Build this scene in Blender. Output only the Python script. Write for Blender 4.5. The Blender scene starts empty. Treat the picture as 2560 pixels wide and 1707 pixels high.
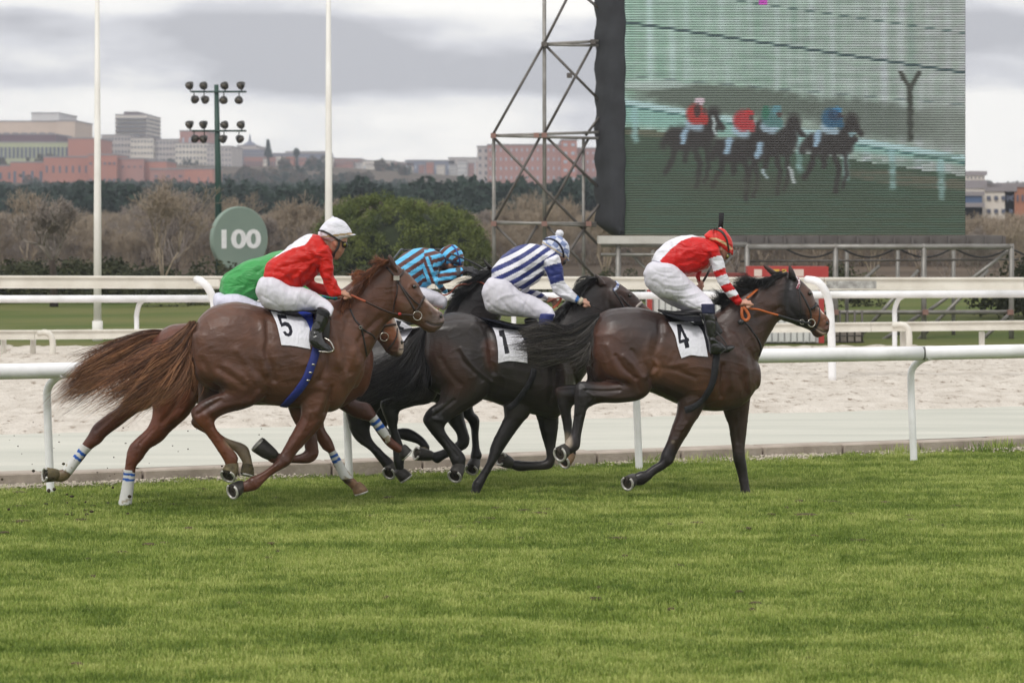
import bpy, bmesh, math, random
import numpy as np
from mathutils import Vector, Matrix, noise as mnoise
from mathutils.bvhtree import BVHTree

SC = bpy.context.scene
COL = SC.collection
random.seed(7)
RNG = np.random.default_rng(11)
R = math.radians

# ------------------------------------------------------------------ camera, world, sun, exposure
FN = 7074.6            # focal length in pixels of the 2560 px wide photograph
YH = 522.4             # horizon row of the 2560x1707 photograph
CH = 2.4               # camera height
KD = 2560 / 2352
cam_d = bpy.data.cameras.new('camera')
cam_d.sensor_width = 36.0
cam_d.lens = FN / 2560 * 36
cam_d.shift_y = -(853.5 - YH) / 2560
cam_d.clip_start = 0.5
cam_d.clip_end = 6000
cam_d.dof.use_dof = True
cam_d.dof.focus_distance = 23.6
cam_d.dof.aperture_fstop = 4.5
cam = bpy.data.objects.new('camera', cam_d)
cam.location = (0, 0, CH)
cam.rotation_euler = (R(90), 0, 0)
COL.objects.link(cam)
SC.camera = cam

world = bpy.data.worlds.new('World')
SC.world = world
world.use_nodes = True
SUN_EL, SUN_AZ = 52.0, -150.0     # azimuth from +Y, clockwise seen from above
def build_world():
    nt = world.node_tree; nt.nodes.clear()
    N = nt.nodes.new; L = nt.links.new
    out = N('ShaderNodeOutputWorld'); bg = N('ShaderNodeBackground')
    bg.inputs['Strength'].default_value = 0.135
    sky = N('ShaderNodeTexSky'); sky.sky_type = 'NISHITA'; sky.sun_disc = False
    sky.sun_elevation = R(SUN_EL); sky.sun_rotation = R(SUN_AZ)
    tc = N('ShaderNodeTexCoord'); sep = N('ShaderNodeSeparateXYZ'); L(tc.outputs['Generated'], sep.inputs[0])
    mp = N('ShaderNodeMapping'); mp.inputs['Scale'].default_value = (8.5, 8.5, 27); mp.inputs['Location'].default_value = (2.35, 0.6, 1.2)
    L(tc.outputs['Generated'], mp.inputs[0])
    n1 = N('ShaderNodeTexNoise'); n1.inputs['Scale'].default_value = 1.0; n1.inputs['Detail'].default_value = 7; n1.inputs['Roughness'].default_value = 0.52
    L(mp.outputs[0], n1.inputs[0])
    # one broad dark bank of cloud low over the city, paler above and below it
    band = N('ShaderNodeFloatCurve')
    cu = band.mapping.curves[0]
    pts = [(0.0, 0.34), (0.011, 0.22), (0.028, 0.20), (0.040, 0.42), (0.050, 0.80), (0.062, 0.78), (0.070, 0.30), (0.080, 0.10), (0.11, 0.24), (0.25, 0.36), (0.6, 0.3), (1.0, 0.25)]
    cu.points[0].location = pts[0]; cu.points[1].location = pts[-1]
    for p in pts[1:-1]: cu.points.new(*p)
    band.mapping.update()
    ab = N('ShaderNodeMath'); ab.operation = 'ABSOLUTE'; L(sep.outputs['Z'], ab.inputs[0])
    L(ab.outputs[0], band.inputs['Value'])
    mm = N('ShaderNodeMapRange'); mm.inputs['From Min'].default_value = 0.38; mm.inputs['From Max'].default_value = 0.62
    mm.inputs['To Min'].default_value = -0.46; mm.inputs['To Max'].default_value = 0.46
    L(n1.outputs['Fac'], mm.inputs['Value'])
    ad = N('ShaderNodeMath'); ad.operation = 'ADD'; L(band.outputs[0], ad.inputs[0]); L(mm.outputs[0], ad.inputs[1]); ad.use_clamp = True
    cr = N('ShaderNodeValToRGB'); L(ad.outputs[0], cr.inputs[0])
    e = cr.color_ramp.elements
    e[0].position = 0.0; e[0].color = (9.0, 8.8, 8.45, 1)
    e[1].position = 1.0; e[1].color = (4.1, 4.1, 4.4, 1)
    m = e.new(0.35); m.color = (7.7, 7.6, 7.5, 1)
    m = e.new(0.62); m.color = (5.9, 5.9, 6.2, 1)
    mix = N('ShaderNodeMix'); mix.data_type = 'RGBA'; mix.inputs['Factor'].default_value = 0.96
    L(sky.outputs[0], mix.inputs['A']); L(cr.outputs[0], mix.inputs['B'])
    L(mix.outputs['Result'], bg.inputs['Color']); L(bg.outputs[0], out.inputs['Surface'])
build_world()
sun_d = bpy.data.lights.new('sun', 'SUN'); sun_d.energy = 1.5; sun_d.angle = R(14); sun_d.color = (1.0, 0.965, 0.91)
sun = bpy.data.objects.new('sun', sun_d); COL.objects.link(sun)
_sd = Vector((math.sin(R(SUN_AZ)) * math.cos(R(SUN_EL)), math.cos(R(SUN_AZ)) * math.cos(R(SUN_EL)), math.sin(R(SUN_EL))))
sun.rotation_euler = _sd.to_track_quat('Z', 'Y').to_euler()
vs = SC.view_settings
vs.view_transform = 'Standard'; vs.look = 'None'; vs.exposure = 0.0; vs.gamma = 1.0; vs.use_curve_mapping = False

# ------------------------------------------------------------------ helpers
def srgb(r, g, b):
    f = lambda c: (c / 255 / 12.92) if c / 255 <= 0.04045 else ((c / 255 + 0.055) / 1.055) ** 2.4
    return (f(r), f(g), f(b))
def W(x, y, Y):
    """pixel of the 2352-wide view -> world point at distance Y"""
    return Vector(((x * KD - 1280) * Y / FN, Y, CH - (y * KD - YH) * Y / FN))
FR = {1: (80, 700), 2: (560, 540), 3: (80, 900), 4: (480, 900), 5: (860, 640), 6: (860, 900), 7: (1160, 560), 8: (1240, 900), 9: (1400, 700), 10: (1540, 520)}
class Plane:
    """the upright plane an animal runs in, heading slightly away from the camera"""
    def __init__(s, Y0, Xc, k=0.15):
        s.Y0, s.Xc, s.k = Y0, Xc, k
        n = math.hypot(1, k); s.lat = np.array((-k / n, 1 / n, 0.0)); s.fwd = np.array((1 / n, k / n, 0.0))
    def nat(s, nx, ny, dy=0.0):
        a = (nx - 1280) / FN
        Y = (s.Y0 - s.k * s.Xc + dy) / (1 - s.k * a)
        return np.array((a * Y, Y, CH - (ny - YH) * Y / FN))
    def p(s, fr, x, y, dy=0.0):
        o = FR[fr]; return s.nat(o[0] + x / 4, o[1] + y / 4, dy)
def to_frame(v, fr):
    """world verts (n,3) -> zoomed pixel coordinates of frame fr"""
    o = FR[fr]
    nx = v[:, 0] * FN / v[:, 1] + 1280; ny = (CH - v[:, 2]) * FN / v[:, 1] + YH
    return (nx - o[0]) * 4, (ny - o[1]) * 4

def link(o, parent=None):
    COL.objects.link(o)
    if parent is not None:
        o.parent = parent
        o.matrix_parent_inverse = root_inv(parent)
    return o
def root_inv(p):
    m = Matrix.Identity(4)
    chain = []
    q = p
    while q is not None: chain.append(q); q = q.parent
    top = chain[-1]
    return Matrix.Translation(-Vector(top.location)) if p is top else Matrix.Identity(4)
def tag(o, label=None, cat=None, group=None, kind=None):
    if label: o['label'] = label
    if cat: o['category'] = cat
    if group: o['group'] = group
    if kind: o['kind'] = kind
    return o
def thing(name, loc, label, cat, group=None):
    o = bpy.data.objects.new(name, None); o.location = loc; o.empty_display_size = 0.2
    COL.objects.link(o); return tag(o, label, cat, group)
def np_mesh(name, v, f, smooth=True):
    """v (n,3), f (m,k) numpy"""
    v = np.asarray(v, dtype=np.float32); f = np.asarray(f, dtype=np.int32)
    me = bpy.data.meshes.new(name)
    me.vertices.add(len(v)); me.vertices.foreach_set('co', v.ravel())
    k = f.shape[1]
    me.loops.add(f.size); me.loops.foreach_set('vertex_index', f.ravel())
    me.polygons.add(len(f)); me.polygons.foreach_set('loop_start', np.arange(0, f.size, k, dtype=np.int32))
    try: me.polygons.foreach_set('loop_total', np.full(len(f), k, dtype=np.int32))
    except Exception: pass
    me.update(calc_edges=True)
    if smooth: me.polygons.foreach_set('use_smooth', np.ones(len(f), dtype=bool))
    me.validate()
    return me
def mesh_obj(name, me, mat=None, parent=None):
    if mat is not None:
        me.materials.clear(); me.materials.append(mat)
    o = bpy.data.objects.new(name, me)
    return link(o, parent)
def set_col(me, c, name='Col'):
    at = me.color_attributes.new(name, 'FLOAT_COLOR', 'POINT')
    a = np.ones((len(me.vertices), 4), dtype=np.float32); a[:, :3] = c
    at.data.foreach_set('color', a.ravel())
def get_v(me):
    a = np.empty(len(me.vertices) * 3, dtype=np.float32); me.vertices.foreach_get('co', a); return a.reshape(-1, 3).astype(np.float64)
def put_v(me, v):
    me.vertices.foreach_set('co', np.asarray(v, dtype=np.float32).ravel()); me.update()
def get_n(me):
    a = np.empty(len(me.vertices) * 3, dtype=np.float32); me.vertex_normals.foreach_get('vector', a); return a.reshape(-1, 3).astype(np.float64)

def catmull(P, n):
    """P (k,d) control rows -> smooth rows, n per span"""
    P = np.asarray(P, dtype=float)
    if len(P) < 3:
        t = np.linspace(0, 1, n + 1)[:, None]; return P[0] * (1 - t) + P[-1] * t
    Q = np.vstack([2 * P[0] - P[1], P, 2 * P[-1] - P[-2]]); out = []
    for i in range(1, len(Q) - 2):
        p0, p1, p2, p3 = Q[i - 1], Q[i], Q[i + 1], Q[i + 2]
        for t in np.linspace(0, 1, n, endpoint=False):
            out.append(0.5 * ((2 * p1) + (p2 - p0) * t + (2 * p0 - 5 * p1 + 4 * p2 - p3) * t * t + (3 * p1 - p0 - 3 * p2 + p3) * t ** 3))
    out.append(Q[-2]); return np.array(out)

class MB:
    """collects closed shapes into one mesh"""
    def __init__(s): s.v = []; s.f = []
    def add(s, v, f):
        o = len(s.v); s.v.extend([tuple(map(float, p)) for p in v]); s.f.extend([tuple(i + o for i in q) for q in f]); return s
    def rings(s, rings, cap=True):
        n = len(rings[0]); v = [p for r in rings for p in r]; f = []
        for i in range(len(rings) - 1):
            for j in range(n):
                a = i * n + j; b = i * n + (j + 1) % n
                f.append((a, b, b + n, a + n))
        if cap:
            f.append(tuple(range(n - 1, -1, -1))); f.append(tuple(range((len(rings) - 1) * n, len(rings) * n)))
        return s.add(v, f)
    def loft(s, A, B, w, lat, e=2.1, n=24, cap=0.35):
        rings = []
        ang = np.linspace(0, 2 * math.pi, n, endpoint=False)
        ca = np.sign(np.cos(ang)) * np.abs(np.cos(ang)) ** (2 / e); sa = np.sign(np.sin(ang)) * np.abs(np.sin(ang)) ** (2 / e)
        for a, b, ww in zip(A, B, w):
            c = (a + b) / 2; u = (a - b) / 2
            rings.append(c[None, :] + ca[:, None] * u[None, :] + sa[:, None] * ww * lat[None, :])
        def capr(k, k2):
            c = (A[k] + B[k]) / 2; c2 = (A[k2] + B[k2]) / 2; d = c - c2; L = np.linalg.norm(d)
            if L < 1e-6: return []
            d = d / L; rr = min(np.linalg.norm(A[k] - B[k]) / 2, w[k] * 1.5)
            return [(c + (rings[k] - c) * q + d * rr * cap * h) for q, h in ((0.88, 0.45), (0.6, 0.85), (0.2, 1.0))]
        pre = capr(0, 1)[::-1]; post = capr(-1, -2)
        return s.rings(pre + rings + post)
    def tube(s, P, r, n=8, flat=1.0, up=None):
        P = [np.asarray(p, float) for p in P]; m = len(P)
        r = [r] * m if np.isscalar(r) else list(r); rings = []; side = None
        for i in range(m):
            t = P[min(i + 1, m - 1)] - P[max(i - 1, 0)]; t = t / (np.linalg.norm(t) + 1e-12)
            if side is None:
                h = np.array((0, 0, 1.0)) if abs(t[2]) < 0.9 else np.array((0, 1.0, 0))
                side = np.cross(t, h)
            side = side - t * side.dot(t); side = side / (np.linalg.norm(side) + 1e-12); u = np.cross(side, t)
            rings.append([P[i] + side * r[i] * math.cos(a) + u * r[i] * flat * math.sin(a) for a in (2 * math.pi * j / n for j in range(n))])
        return s.rings(rings)
    def box(s, lo, hi, M=None):
        x0, y0, z0 = lo; x1, y1, z1 = hi
        v = [(x0, y0, z0), (x1, y0, z0), (x1, y1, z0), (x0, y1, z0), (x0, y0, z1), (x1, y0, z1), (x1, y1, z1), (x0, y1, z1)]
        if M is not None: v = [tuple(M @ Vector(p)) for p in v]
        return s.add(v, [(0, 3, 2, 1), (4, 5, 6, 7), (0, 1, 5, 4), (1, 2, 6, 5), (2, 3, 7, 6), (3, 0, 4, 7)])
    def ball(s, c, r, n=12, m=8):
        r = np.array([r] * 3 if np.isscalar(r) else r, float); c = np.asarray(c, float)
        v = [c + r * (0, 0, 1)]; f = []
        for i in range(1, m):
            for j in range(n):
                th = math.pi * i / m; ph = 2 * math.pi * j / n
                v.append(c + r * (math.sin(th) * math.cos(ph), math.sin(th) * math.sin(ph), math.cos(th)))
        v.append(c - r * (0, 0, 1)); L = len(v) - 1
        for j in range(n):
            f.append((0, 1 + j, 1 + (j + 1) % n)); f.append((L, L - n + (j + 1) % n, L - n + j))
            for i in range(m - 2):
                a = 1 + i * n + j; b = 1 + i * n + (j + 1) % n; f.append((a, a + n, b + n, b))
        return s.add(v, f)
    def mesh(s, name, smooth=True):
        me = bpy.data.meshes.new(name); me.from_pydata(s.v, [], s.f); me.update()
        if smooth: me.polygons.foreach_set('use_smooth', np.ones(len(me.polygons), dtype=bool))
        return me
    def build(s, name, mat, parent=None, smooth=True):
        return mesh_obj(name, s.mesh(name, smooth), mat, parent)
    def remesh(s, name, vox, it=4):
        me = s.mesh(name); ob = bpy.data.objects.new(name + '_tmp', me); COL.objects.link(ob)
        m = ob.modifiers.new('r', 'REMESH'); m.mode = 'VOXEL'; m.voxel_size = vox; m.use_smooth_shade = True
        if it:
            q = ob.modifiers.new('s', 'SMOOTH'); q.factor = 0.5; q.iterations = it
        dg = bpy.context.evaluated_depsgraph_get(); dg.update()
        me2 = bpy.data.meshes.new_from_object(ob.evaluated_get(dg)); me2.name = name
        bpy.data.objects.remove(ob); bpy.data.meshes.remove(me)
        me2.polygons.foreach_set('use_smooth', np.ones(len(me2.polygons), dtype=bool))
        return me2
def bvh_of(*mes):
    V = []; F = []
    for me in mes:
        o = len(V); V += [v.co.copy() for v in me.vertices]; F += [tuple(i + o for i in p.vertices) for p in me.polygons]
    return BVHTree.FromPolygons(V, F)

# ---- materials
def mat_new(name):
    m = bpy.data.materials.new(name); m.use_nodes = True
    nt = m.node_tree; b = nt.nodes['Principled BSDF']
    return m, nt, nt.nodes.new, nt.links.new, b
def noise_col(nt, N, L, base, base2, scale, detail=5, vec=None, lo=0.3, hi=0.7, rough=0.55):
    n = N('ShaderNodeTexNoise'); n.inputs['Scale'].default_value = scale; n.inputs['Detail'].default_value = detail; n.inputs['Roughness'].default_value = rough
    if vec is not None: L(vec, n.inputs[0])
    cr = N('ShaderNodeValToRGB'); cr.color_ramp.elements[0].position = lo; cr.color_ramp.elements[1].position = hi
    cr.color_ramp.elements[0].color = (*base, 1); cr.color_ramp.elements[1].color = (*base2, 1)
    L(n.outputs['Fac'], cr.inputs[0]); return cr.outputs[0], n
def M(name, col, rough=0.6, col2=None, scale=6.0, bump=0.0, bscale=30.0, metal=0.0, spec=0.5, stretch=None, lo=0.3, hi=0.7, coat=0.0, sheen=0.0, detail=5):
    m, nt, N, L, b = mat_new(name)
    b.inputs['Roughness'].default_value = rough; b.inputs['Metallic'].default_value = metal
    b.inputs['Specular IOR Level'].default_value = spec
    b.inputs['Coat Weight'].default_value = coat
    b.inputs['Sheen Weight'].default_value = sheen
    tc = N('ShaderNodeTexCoord'); vec = tc.outputs['Object']
    if stretch:
        mp = N('ShaderNodeMapping'); mp.inputs['Scale'].default_value = stretch; L(vec, mp.inputs[0]); vec = mp.outputs[0]
    if col2 is None: col2 = tuple(min(1, c * 0.82) for c in col)
    c, _ = noise_col(nt, N, L, col, col2, scale, detail, vec, lo, hi); L(c, b.inputs['Base Color'])
    if bump:
        n = N('ShaderNodeTexNoise'); n.inputs['Scale'].default_value = bscale; n.inputs['Detail'].default_value = 6; L(vec, n.inputs[0])
        bp = N('ShaderNodeBump'); bp.inputs['Strength'].default_value = bump; bp.inputs['Distance'].default_value = 0.02
        L(n.outputs['Fac'], bp.inputs['Height']); L(bp.outputs[0], b.inputs['Normal'])
    return m
def M_attr(name, rough=0.45, spec=0.5, bump=0.15, bscale=(60, 60, 60), dist=0.004, var=0.15, sheen=0.0, vscale=9.0, wr=None, coat=0.0, aniso=False):
    m, nt, N, L, b = mat_new(name)
    b.inputs['Roughness'].default_value = rough; b.inputs['Specular IOR Level'].default_value = spec
    b.inputs['Sheen Weight'].default_value = sheen; b.inputs['Coat Weight'].default_value = coat; b.inputs['Coat Roughness'].default_value = 0.35
    at = N('ShaderNodeAttribute'); at.attribute_name = 'Col'
    tc = N('ShaderNodeTexCoord')
    n = N('ShaderNodeTexNoise'); n.inputs['Scale'].default_value = vscale; n.inputs['Detail'].default_value = 6; L(tc.outputs['Object'], n.inputs[0])
    mr = N('ShaderNodeMapRange'); mr.inputs['From Min'].default_value = 0.3; mr.inputs['From Max'].default_value = 0.7
    mr.inputs['To Min'].default_value = 1 - var; mr.inputs['To Max'].default_value = 1 + var; L(n.outputs['Fac'], mr.inputs['Value'])
    mx = N('ShaderNodeVectorMath'); mx.operation = 'SCALE'; L(at.outputs['Color'], mx.inputs[0]); L(mr.outputs[0], mx.inputs['Scale'])
    L(mx.outputs[0], b.inputs['Base Color'])
    mp = N('ShaderNodeMapping'); mp.inputs['Scale'].default_value = bscale; L(tc.outputs['Object'], mp.inputs[0])
    n2 = N('ShaderNodeTexNoise'); n2.inputs['Scale'].default_value = 1.0; n2.inputs['Detail'].default_value = 5; L(mp.outputs[0], n2.inputs[0])
    bp = N('ShaderNodeBump'); bp.inputs['Strength'].default_value = bump; bp.inputs['Distance'].default_value = dist
    L(n2.outputs['Fac'], bp.inputs['Height'])
    if wr:
        mp3 = N('ShaderNodeMapping'); mp3.inputs['Scale'].default_value = wr[0]; mp3.inputs['Rotation'].default_value = wr[3] if len(wr) > 3 else (0, 0, 0); L(tc.outputs['Object'], mp3.inputs[0])
        n3 = N('ShaderNodeTexNoise'); n3.inputs['Scale'].default_value = 1.0; n3.inputs['Detail'].default_value = 3; n3.inputs['Distortion'].default_value = 0.9; L(mp3.outputs[0], n3.inputs[0])
        bp3 = N('ShaderNodeBump'); bp3.inputs['Strength'].default_value = wr[1]; bp3.inputs['Distance'].default_value = wr[2]
        L(n3.outputs['Fac'], bp3.inputs['Height']); L(bp.outputs[0], bp3.inputs['Normal']); L(bp3.outputs[0], b.inputs['Normal'])
    else: L(bp.outputs[0], b.inputs['Normal'])
    if aniso:
        nr = N('ShaderNodeMapRange'); nr.inputs['From Min'].default_value = 0.3; nr.inputs['From Max'].default_value = 0.7
        nr.inputs['To Min'].default_value = rough - 0.1; nr.inputs['To Max'].default_value = rough + 0.14; L(n.outputs['Fac'], nr.inputs['Value']); L(nr.outputs[0], b.inputs['Roughness'])
    return m

# ---- 2D polygon test in pixel coordinates
def inpoly(x, y, poly):
    r = np.zeros(len(x), dtype=bool); n = len(poly); j = n - 1
    for i in range(n):
        xi, yi = poly[i]; xj, yj = poly[j]
        c = ((yi > y) != (yj > y)) & (x < (xj - xi) * (y - yi) / (yj - yi + 1e-9) + xi)
        r ^= c; j = i
    return r
def polydist(px, py, pts):
    d = np.full(len(px), 1e9)
    for (x0, y0), (x1, y1) in zip(pts[:-1], pts[1:]):
        dx, dy = x1 - x0, y1 - y0; L2 = dx * dx + dy * dy + 1e-9
        t = np.clip(((px - x0) * dx + (py - y0) * dy) / L2, 0, 1)
        d = np.minimum(d, np.hypot(px - x0 - t * dx, py - y0 - t * dy))
    return d
def sculpt(me, strokes, side=-1):
    """strokes: (frame, points, width in zoomed px, height in m); only on the side facing the camera"""
    v = get_v(me); n = get_n(me); disp = np.zeros(len(v))
    facing = np.clip((-n[:, 1] + 0.15) / 0.5, 0, 1)
    for fr, pts, wd, h in strokes:
        x, y = to_frame(v, fr); pp = catmull(pts, 4) if len(pts) > 2 else np.array(pts, float)
        d = polydist(x, y, [tuple(q) for q in pp]); disp += h * .95 * np.exp(-(d / (wd * 1.15)) ** 2)
    put_v(me, v + n * (disp * facing)[:, None])
def fold_noise(me, scale, amp, seed=0):
    v = get_v(me); n = get_n(me)
    q = v * np.array(scale) + (seed, 0, 0)
    d = np.array([(0.5 - 2.0 * abs(mnoise.noise(Vector(p + 0.7 * mnoise.noise(Vector(p * 0.6)))))) + 0.35 * mnoise.noise(Vector(p * 2.3)) for p in q])
    put_v(me, v + n * (d * amp)[:, None])
# ------------------------------------------------------------------ the ground
def kerbY(X): return 24.3 + (X + 4.4) * 0.421
def pathY(X): return 28.5 + (X + 5.2) * 0.37
ZP = 0.12
def grid(x0, x1, y0f, y1f, nx, ny, zf):
    X = np.linspace(x0, x1, nx); T = np.linspace(0, 1, ny)
    xx, tt = np.meshgrid(X, T); a = y0f(xx); b = y1f(xx); yy = a + (b - a) * tt
    v = np.stack([xx, yy, zf(xx, yy)], -1).reshape(-1, 3)
    i = np.arange((nx - 1) * (ny - 1)); r = i // (nx - 1); c = i % (nx - 1); q = r * nx + c
    return v, np.stack([q, q + 1, q + nx + 1, q + nx], -1)
def pnoise(x, y, s, seed=0.0):
    return np.array([mnoise.noise(Vector((a * s, b * s, seed))) for a, b in zip(x.ravel(), y.ravel())]).reshape(x.shape)

# turf
m, nt, N, L, b = mat_new('turf_soil'); b.inputs['Roughness'].default_value = 0.95; b.inputs['Specular IOR Level'].default_value = 0.1
tc = N('ShaderNodeTexCoord')
c, _ = noise_col(nt, N, L, srgb(86, 100, 46), srgb(112, 120, 62), 2.2, 6, tc.outputs['Object'], 0.32, 0.68); L(c, b.inputs['Base Color'])
MAT_TURF = m
v, f = grid(-30, 34, lambda x: np.full_like(x, 6.0), lambda x: kerbY(x) - 0.06, 90, 60, lambda x, y: pnoise(x, y, 0.5) * 0.02)
turf = tag(mesh_obj('turf', np_mesh('turf', v, f), MAT_TURF), kind='structure')

# service path behind the kerb, pale and faintly green
MAT_PATH = M('pale_path', srgb(200, 199, 188), 0.75, srgb(182, 183, 172), 0.9, bump=0.25, bscale=9, spec=0.35, stretch=(0.35, 2.2, 1), lo=0.35, hi=0.68)
v, f = grid(-34, 38, lambda x: kerbY(x) + 0.25, lambda x: pathY(x) + 0.5, 60, 12, lambda x, y: ZP - 0.005 + 0 * x)
tag(mesh_obj('path', np_mesh('path', v, f), MAT_PATH), kind='structure')

# sand track, churned by hooves
m, nt, N, L, b = mat_new('sand_track'); b.inputs['Roughness'].default_value = 0.95; b.inputs['Specular IOR Level'].default_value = 0.1
tc = N('ShaderNodeTexCoord'); mp = N('ShaderNodeMapping'); mp.inputs['Scale'].default_value = (2.6, 1.3, 1); L(tc.outputs['Object'], mp.inputs[0])
c1, _ = noise_col(nt, N, L, srgb(194, 186, 175), srgb(212, 205, 195), 1.5, 6, mp.outputs[0], 0.35, 0.65)
n = N('ShaderNodeTexNoise'); n.inputs['Scale'].default_value = 2.4; n.inputs['Detail'].default_value = 6; n.inputs['Roughness'].default_value = 0.75; L(mp.outputs[0], n.inputs[0])
cr = N('ShaderNodeValToRGB'); cr.color_ramp.elements[0].position = 0.33; cr.color_ramp.elements[1].position = 0.45
cr.color_ramp.elements[0].color = (1, 1, 1, 1); cr.color_ramp.elements[1].color = (0, 0, 0, 1); L(n.outputs['Fac'], cr.inputs[0])
mx = N('ShaderNodeMix'); mx.data_type = 'RGBA'; L(cr.outputs[0], mx.inputs['Factor']); L(c1, mx.inputs['A']); mx.inputs['B'].default_value = (*srgb(126, 110, 94), 1)
L(mx.outputs['Result'], b.inputs['Base Color'])
n2 = N('ShaderNodeTexNoise'); n2.inputs['Scale'].default_value = 7; n2.inputs['Detail'].default_value = 6; L(mp.outputs[0], n2.inputs[0])
bp = N('ShaderNodeBump'); bp.inputs['Strength'].default_value = 0.9; bp.inputs['Distance'].default_value = 0.05; L(n2.outputs['Fac'], bp.inputs['Height']); L(bp.outputs[0], b.inputs['Normal'])
MAT_SAND = m
def sand_edge(x): return pathY(x) + 0.22 * pnoise(x, x * 0, 1.3) + 0.12 * pnoise(x, x * 0, 5.1)
def sandz(x, y):
    e = np.clip((y - pathY(x)) / 0.6, 0, 1)
    return ZP - 0.035 + 0.04 * np.clip((y - sand_edge(x)) / 0.3, 0, 1) + e * (0.02 + 0.045 * np.abs(pnoise(x, y, 2.1)) + 0.03 * pnoise(x, y, 5.5, 3.0))
v, f = grid(-14, 16, sand_edge, lambda x: np.full_like(x, 46.5), 330, 160, sandz)
tag(mesh_obj('sand_track', np_mesh('sand_track', v, f), MAT_SAND), kind='structure')
v, f = grid(-60, 60, lambda x: np.full_like(x, 30.0), lambda x: np.full_like(x, 46.7), 30, 4, lambda x, y: ZP - 0.02 + 0 * x)
# meadow and the rising land behind it
MAT_MEADOW = M('meadow', srgb(80, 94, 46), 0.95, srgb(108, 108, 66), 0.25, bump=0.6, bscale=6, spec=0.1, stretch=(0.6, 1.6, 1), lo=0.35, hi=0.65)
v, f = grid(-60, 60, lambda x: np.full_like(x, 46.3), lambda x: np.full_like(x, 76.0), 90, 50, lambda x, y: ZP + 0.02 + 0.10 * pnoise(x, y, 0.13) + 0.3 * np.clip((y - 52) / 24, 0, 1))
tag(mesh_obj('meadow', np_mesh('meadow', v, f), MAT_MEADOW), kind='structure')
def hillz(x, y):
    """height of the land: flat to 140 m, then rising to the city ridge"""
    d = np.clip((y - 150) / 550, 0, 1)
    top = np.interp(x / y * 6500 + 1176, [-400, 0, 420, 560, 760, 1000, 1200, 1500, 2352, 2800], [16, 14, 13.0, 12.6, 12.2, 10.8, 9.5, 9, 6, 6])
    return 0.4 + top * (d ** 3.1)
m, nt, N, L, b = mat_new('scrub_hill'); b.inputs['Roughness'].default_value = 1.0; b.inputs['Specular IOR Level'].default_value = 0.05
tc = N('ShaderNodeTexCoord')
c1, _ = noise_col(nt, N, L, srgb(78, 70, 62), srgb(104, 92, 80), 0.06, 8, tc.outputs['Object'], 0.35, 0.65, 0.7)
L(c1, b.inputs['Base Color']); MAT_HILL = m
v, f = grid(-420, 420, lambda x: np.full_like(x, 75.0), lambda x: np.full_like(x, 1500.0), 150, 120,
            lambda x, y: hillz(x, y) + np.clip((y - 130) / 100, 0, 1) * (0.8 * pnoise(x, y, 0.03) + 0.4 * pnoise(x, y, 0.11)) - 0.4 * np.clip((90 - y) / 15, 0, 1) + 0.3 * np.clip((90 - y) / 15, 0, 1) + 0.0)
tag(mesh_obj('hills', np_mesh('hills', v, f), MAT_HILL), kind='structure')
ground_mb = MB(); ground_mb.box((-900, -60, -0.6), (900, 2500, -0.25))
tag(ground_mb.build('ground', M('ground_earth', srgb(110, 104, 70), 1.0), smooth=False), kind='structure')
# flanks of sand either side so the track goes on outside the frame
for x0, x1 in ((-60, -14), (16, 60)):
    v, f = grid(x0, x1, lambda x: pathY(x), lambda x: np.full_like(x, 46.5), 40, 14, lambda x, y: ZP + 0.012 + 0 * x)
    tag(mesh_obj('sand_track', np_mesh('sand_flank', v, f), MAT_SAND), kind='structure')

# kerb: pale concrete stones with open joints
MAT_KERB = M('kerb_concrete', srgb(184, 172, 160), 0.9, srgb(152, 140, 128), 3.5, bump=0.4, bscale=24, lo=0.3, hi=0.72)
kerb = bpy.data.objects.new('kerb', None); COL.objects.link(kerb); tag(kerb, kind='structure'); kerb.location = (0, kerbY(0), 0)
kd = Vector((1, 0.421, 0)).normalized(); kn = Vector((-kd.y, kd.x, 0))
kerb_mes = []
for q in range(3):
    mb = MB(); mb.box((0.006, 0, -0.15), (0.86, 0.30, ZP + .001 - 0.002 * q)); me = mb.mesh('kerb_stone', False)
    bm = bmesh.new(); bm.from_mesh(me); bmesh.ops.bevel(bm, geom=bm.edges[:], offset=0.012, segments=1, affect='EDGES'); bm.to_mesh(me); bm.free()
    me.materials.append(MAT_KERB); kerb_mes.append(me)
for i in range(-22, 24):
    o = bpy.data.objects.new('kerb_stone', kerb_mes[i % 3]); COL.objects.link(o); o.parent = kerb
    p = kd * (i * 0.875)
    o.location = p + Vector((0, 0, random.uniform(-0.006, 0.006))); o.rotation_euler = (random.uniform(-.01, .01), 0, math.atan2(kd.y, kd.x) + random.uniform(-.004, .004))

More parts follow.
